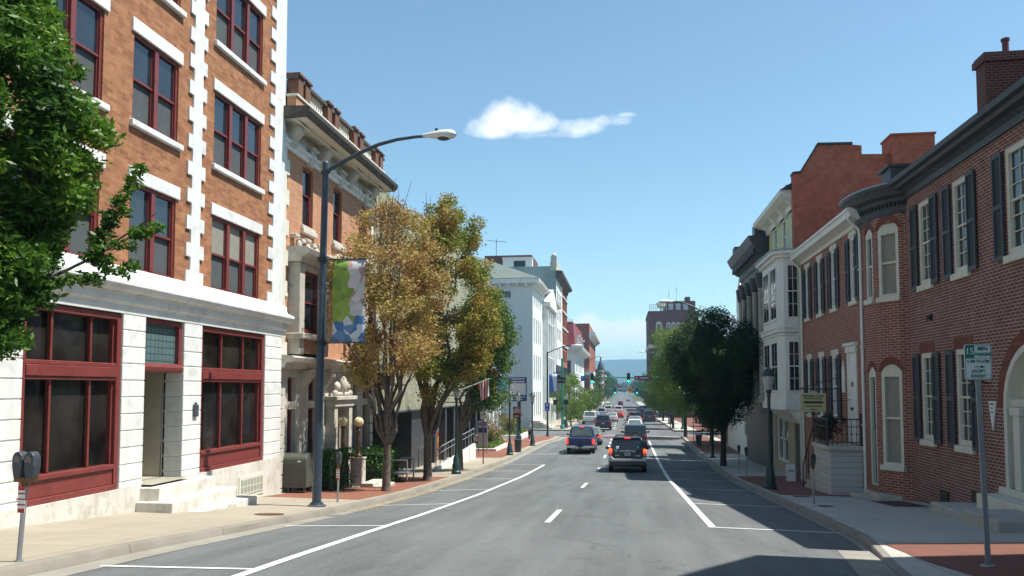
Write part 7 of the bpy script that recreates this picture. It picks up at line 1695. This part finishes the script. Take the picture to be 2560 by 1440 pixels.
f=fs[0]
for q in fs[1:]: f=math_(nt,'MAXIMUM',f,q)
f=math_(nt,'ADD',f,math_(nt,'MULTIPLY',math_(nt,'SUBTRACT',n1,.5),1.9));f=math_(nt,'ADD',f,math_(nt,'MULTIPLY',math_(nt,'SUBTRACT',n2,.5),.9))
c1=rng(nt,f,.02,1.15)
# low bank of cloud near the horizon
hb=math_(nt,'MULTIPLY',rng(nt,v,.048,.062),rng(nt,math_(nt,'ADD',v,math_(nt,'MULTIPLY',math_(nt,'SUBTRACT',n1,.5),-.06)),.083,.091,1,0))
c2=math_(nt,'MULTIPLY',hb,rng(nt,n2,.3,.5,.7,1.0))
n3=noise(nt,cb.outputs[0],5,8,.6);c3=math_(nt,'MULTIPLY',rng(nt,n3,.62,.8,0,.10),rng(nt,v,.1,.3))
cl=math_(nt,'MULTIPLY',math_(nt,'MAXIMUM',math_(nt,'MAXIMUM',c1,c2),c3),front,clamp=True)
# cloud base slightly greyer than its sunlit top
shade=rng(nt,math_(nt,'ADD',v,math_(nt,'MULTIPLY',math_(nt,'SUBTRACT',n1,.5),.05)),.305,.345)
cc=mixc(nt,shade,(.70,.76,.86),(1,1,1));sc_v=nt.nodes.new('ShaderNodeVectorMath');sc_v.operation='SCALE';nt.links.new(cc,sc_v.inputs[0]);sc_v.inputs['Scale'].default_value=CLB
tint=mixc(nt,1.0,sky.outputs[0],SKYT,'MULTIPLY');mx=mixc(nt,math_(nt,'MULTIPLY',cl,.84),tint,sc_v.outputs[0])
nt.links.new(mx,bg.inputs[0]);wo=nt.nodes.new('ShaderNodeOutputWorld');nt.links.new(bg.outputs[0],wo.inputs[0])
sd=bpy.data.lights.new('sun','SUN');sd.energy=SUNE;sd.angle=rad(.53);sd.color=(1,.955,.88);so=bpy.data.objects.new('sun',sd);COL.objects.link(so)
D=Vector((math.sin(AZ)*math.cos(EL),math.cos(AZ)*math.cos(EL),math.sin(EL)));so.rotation_euler=D.to_track_quat('Z','Y').to_euler();so.location=(20,10,40)
cd=bpy.data.cameras.new('camera');cd.lens=2000/2560*36;cd.sensor_width=36;cd.shift_y=135/2560*-1*-1;cd.clip_end=9000;cd.clip_start=.1
cam=bpy.data.objects.new('camera',cd);COL.objects.link(cam);P_=math.atan(115/2000);A_=math.atan(280/(2000*math.cos(P_)+115*math.sin(P_)))
cam.rotation_euler=(math.pi/2+P_,0,A_);sc.camera=cam
sc.view_settings.view_transform='Standard';sc.view_settings.look='None';sc.view_settings.exposure=EXPO;sc.view_settings.gamma=1
sc.cycles.max_bounces=6;sc.cycles.volume_bounces=0;sc.cycles.volume_step_rate=1
try: sc.cycles.caustics_reflective=False;sc.cycles.caustics_refractive=False
except Exception: pass
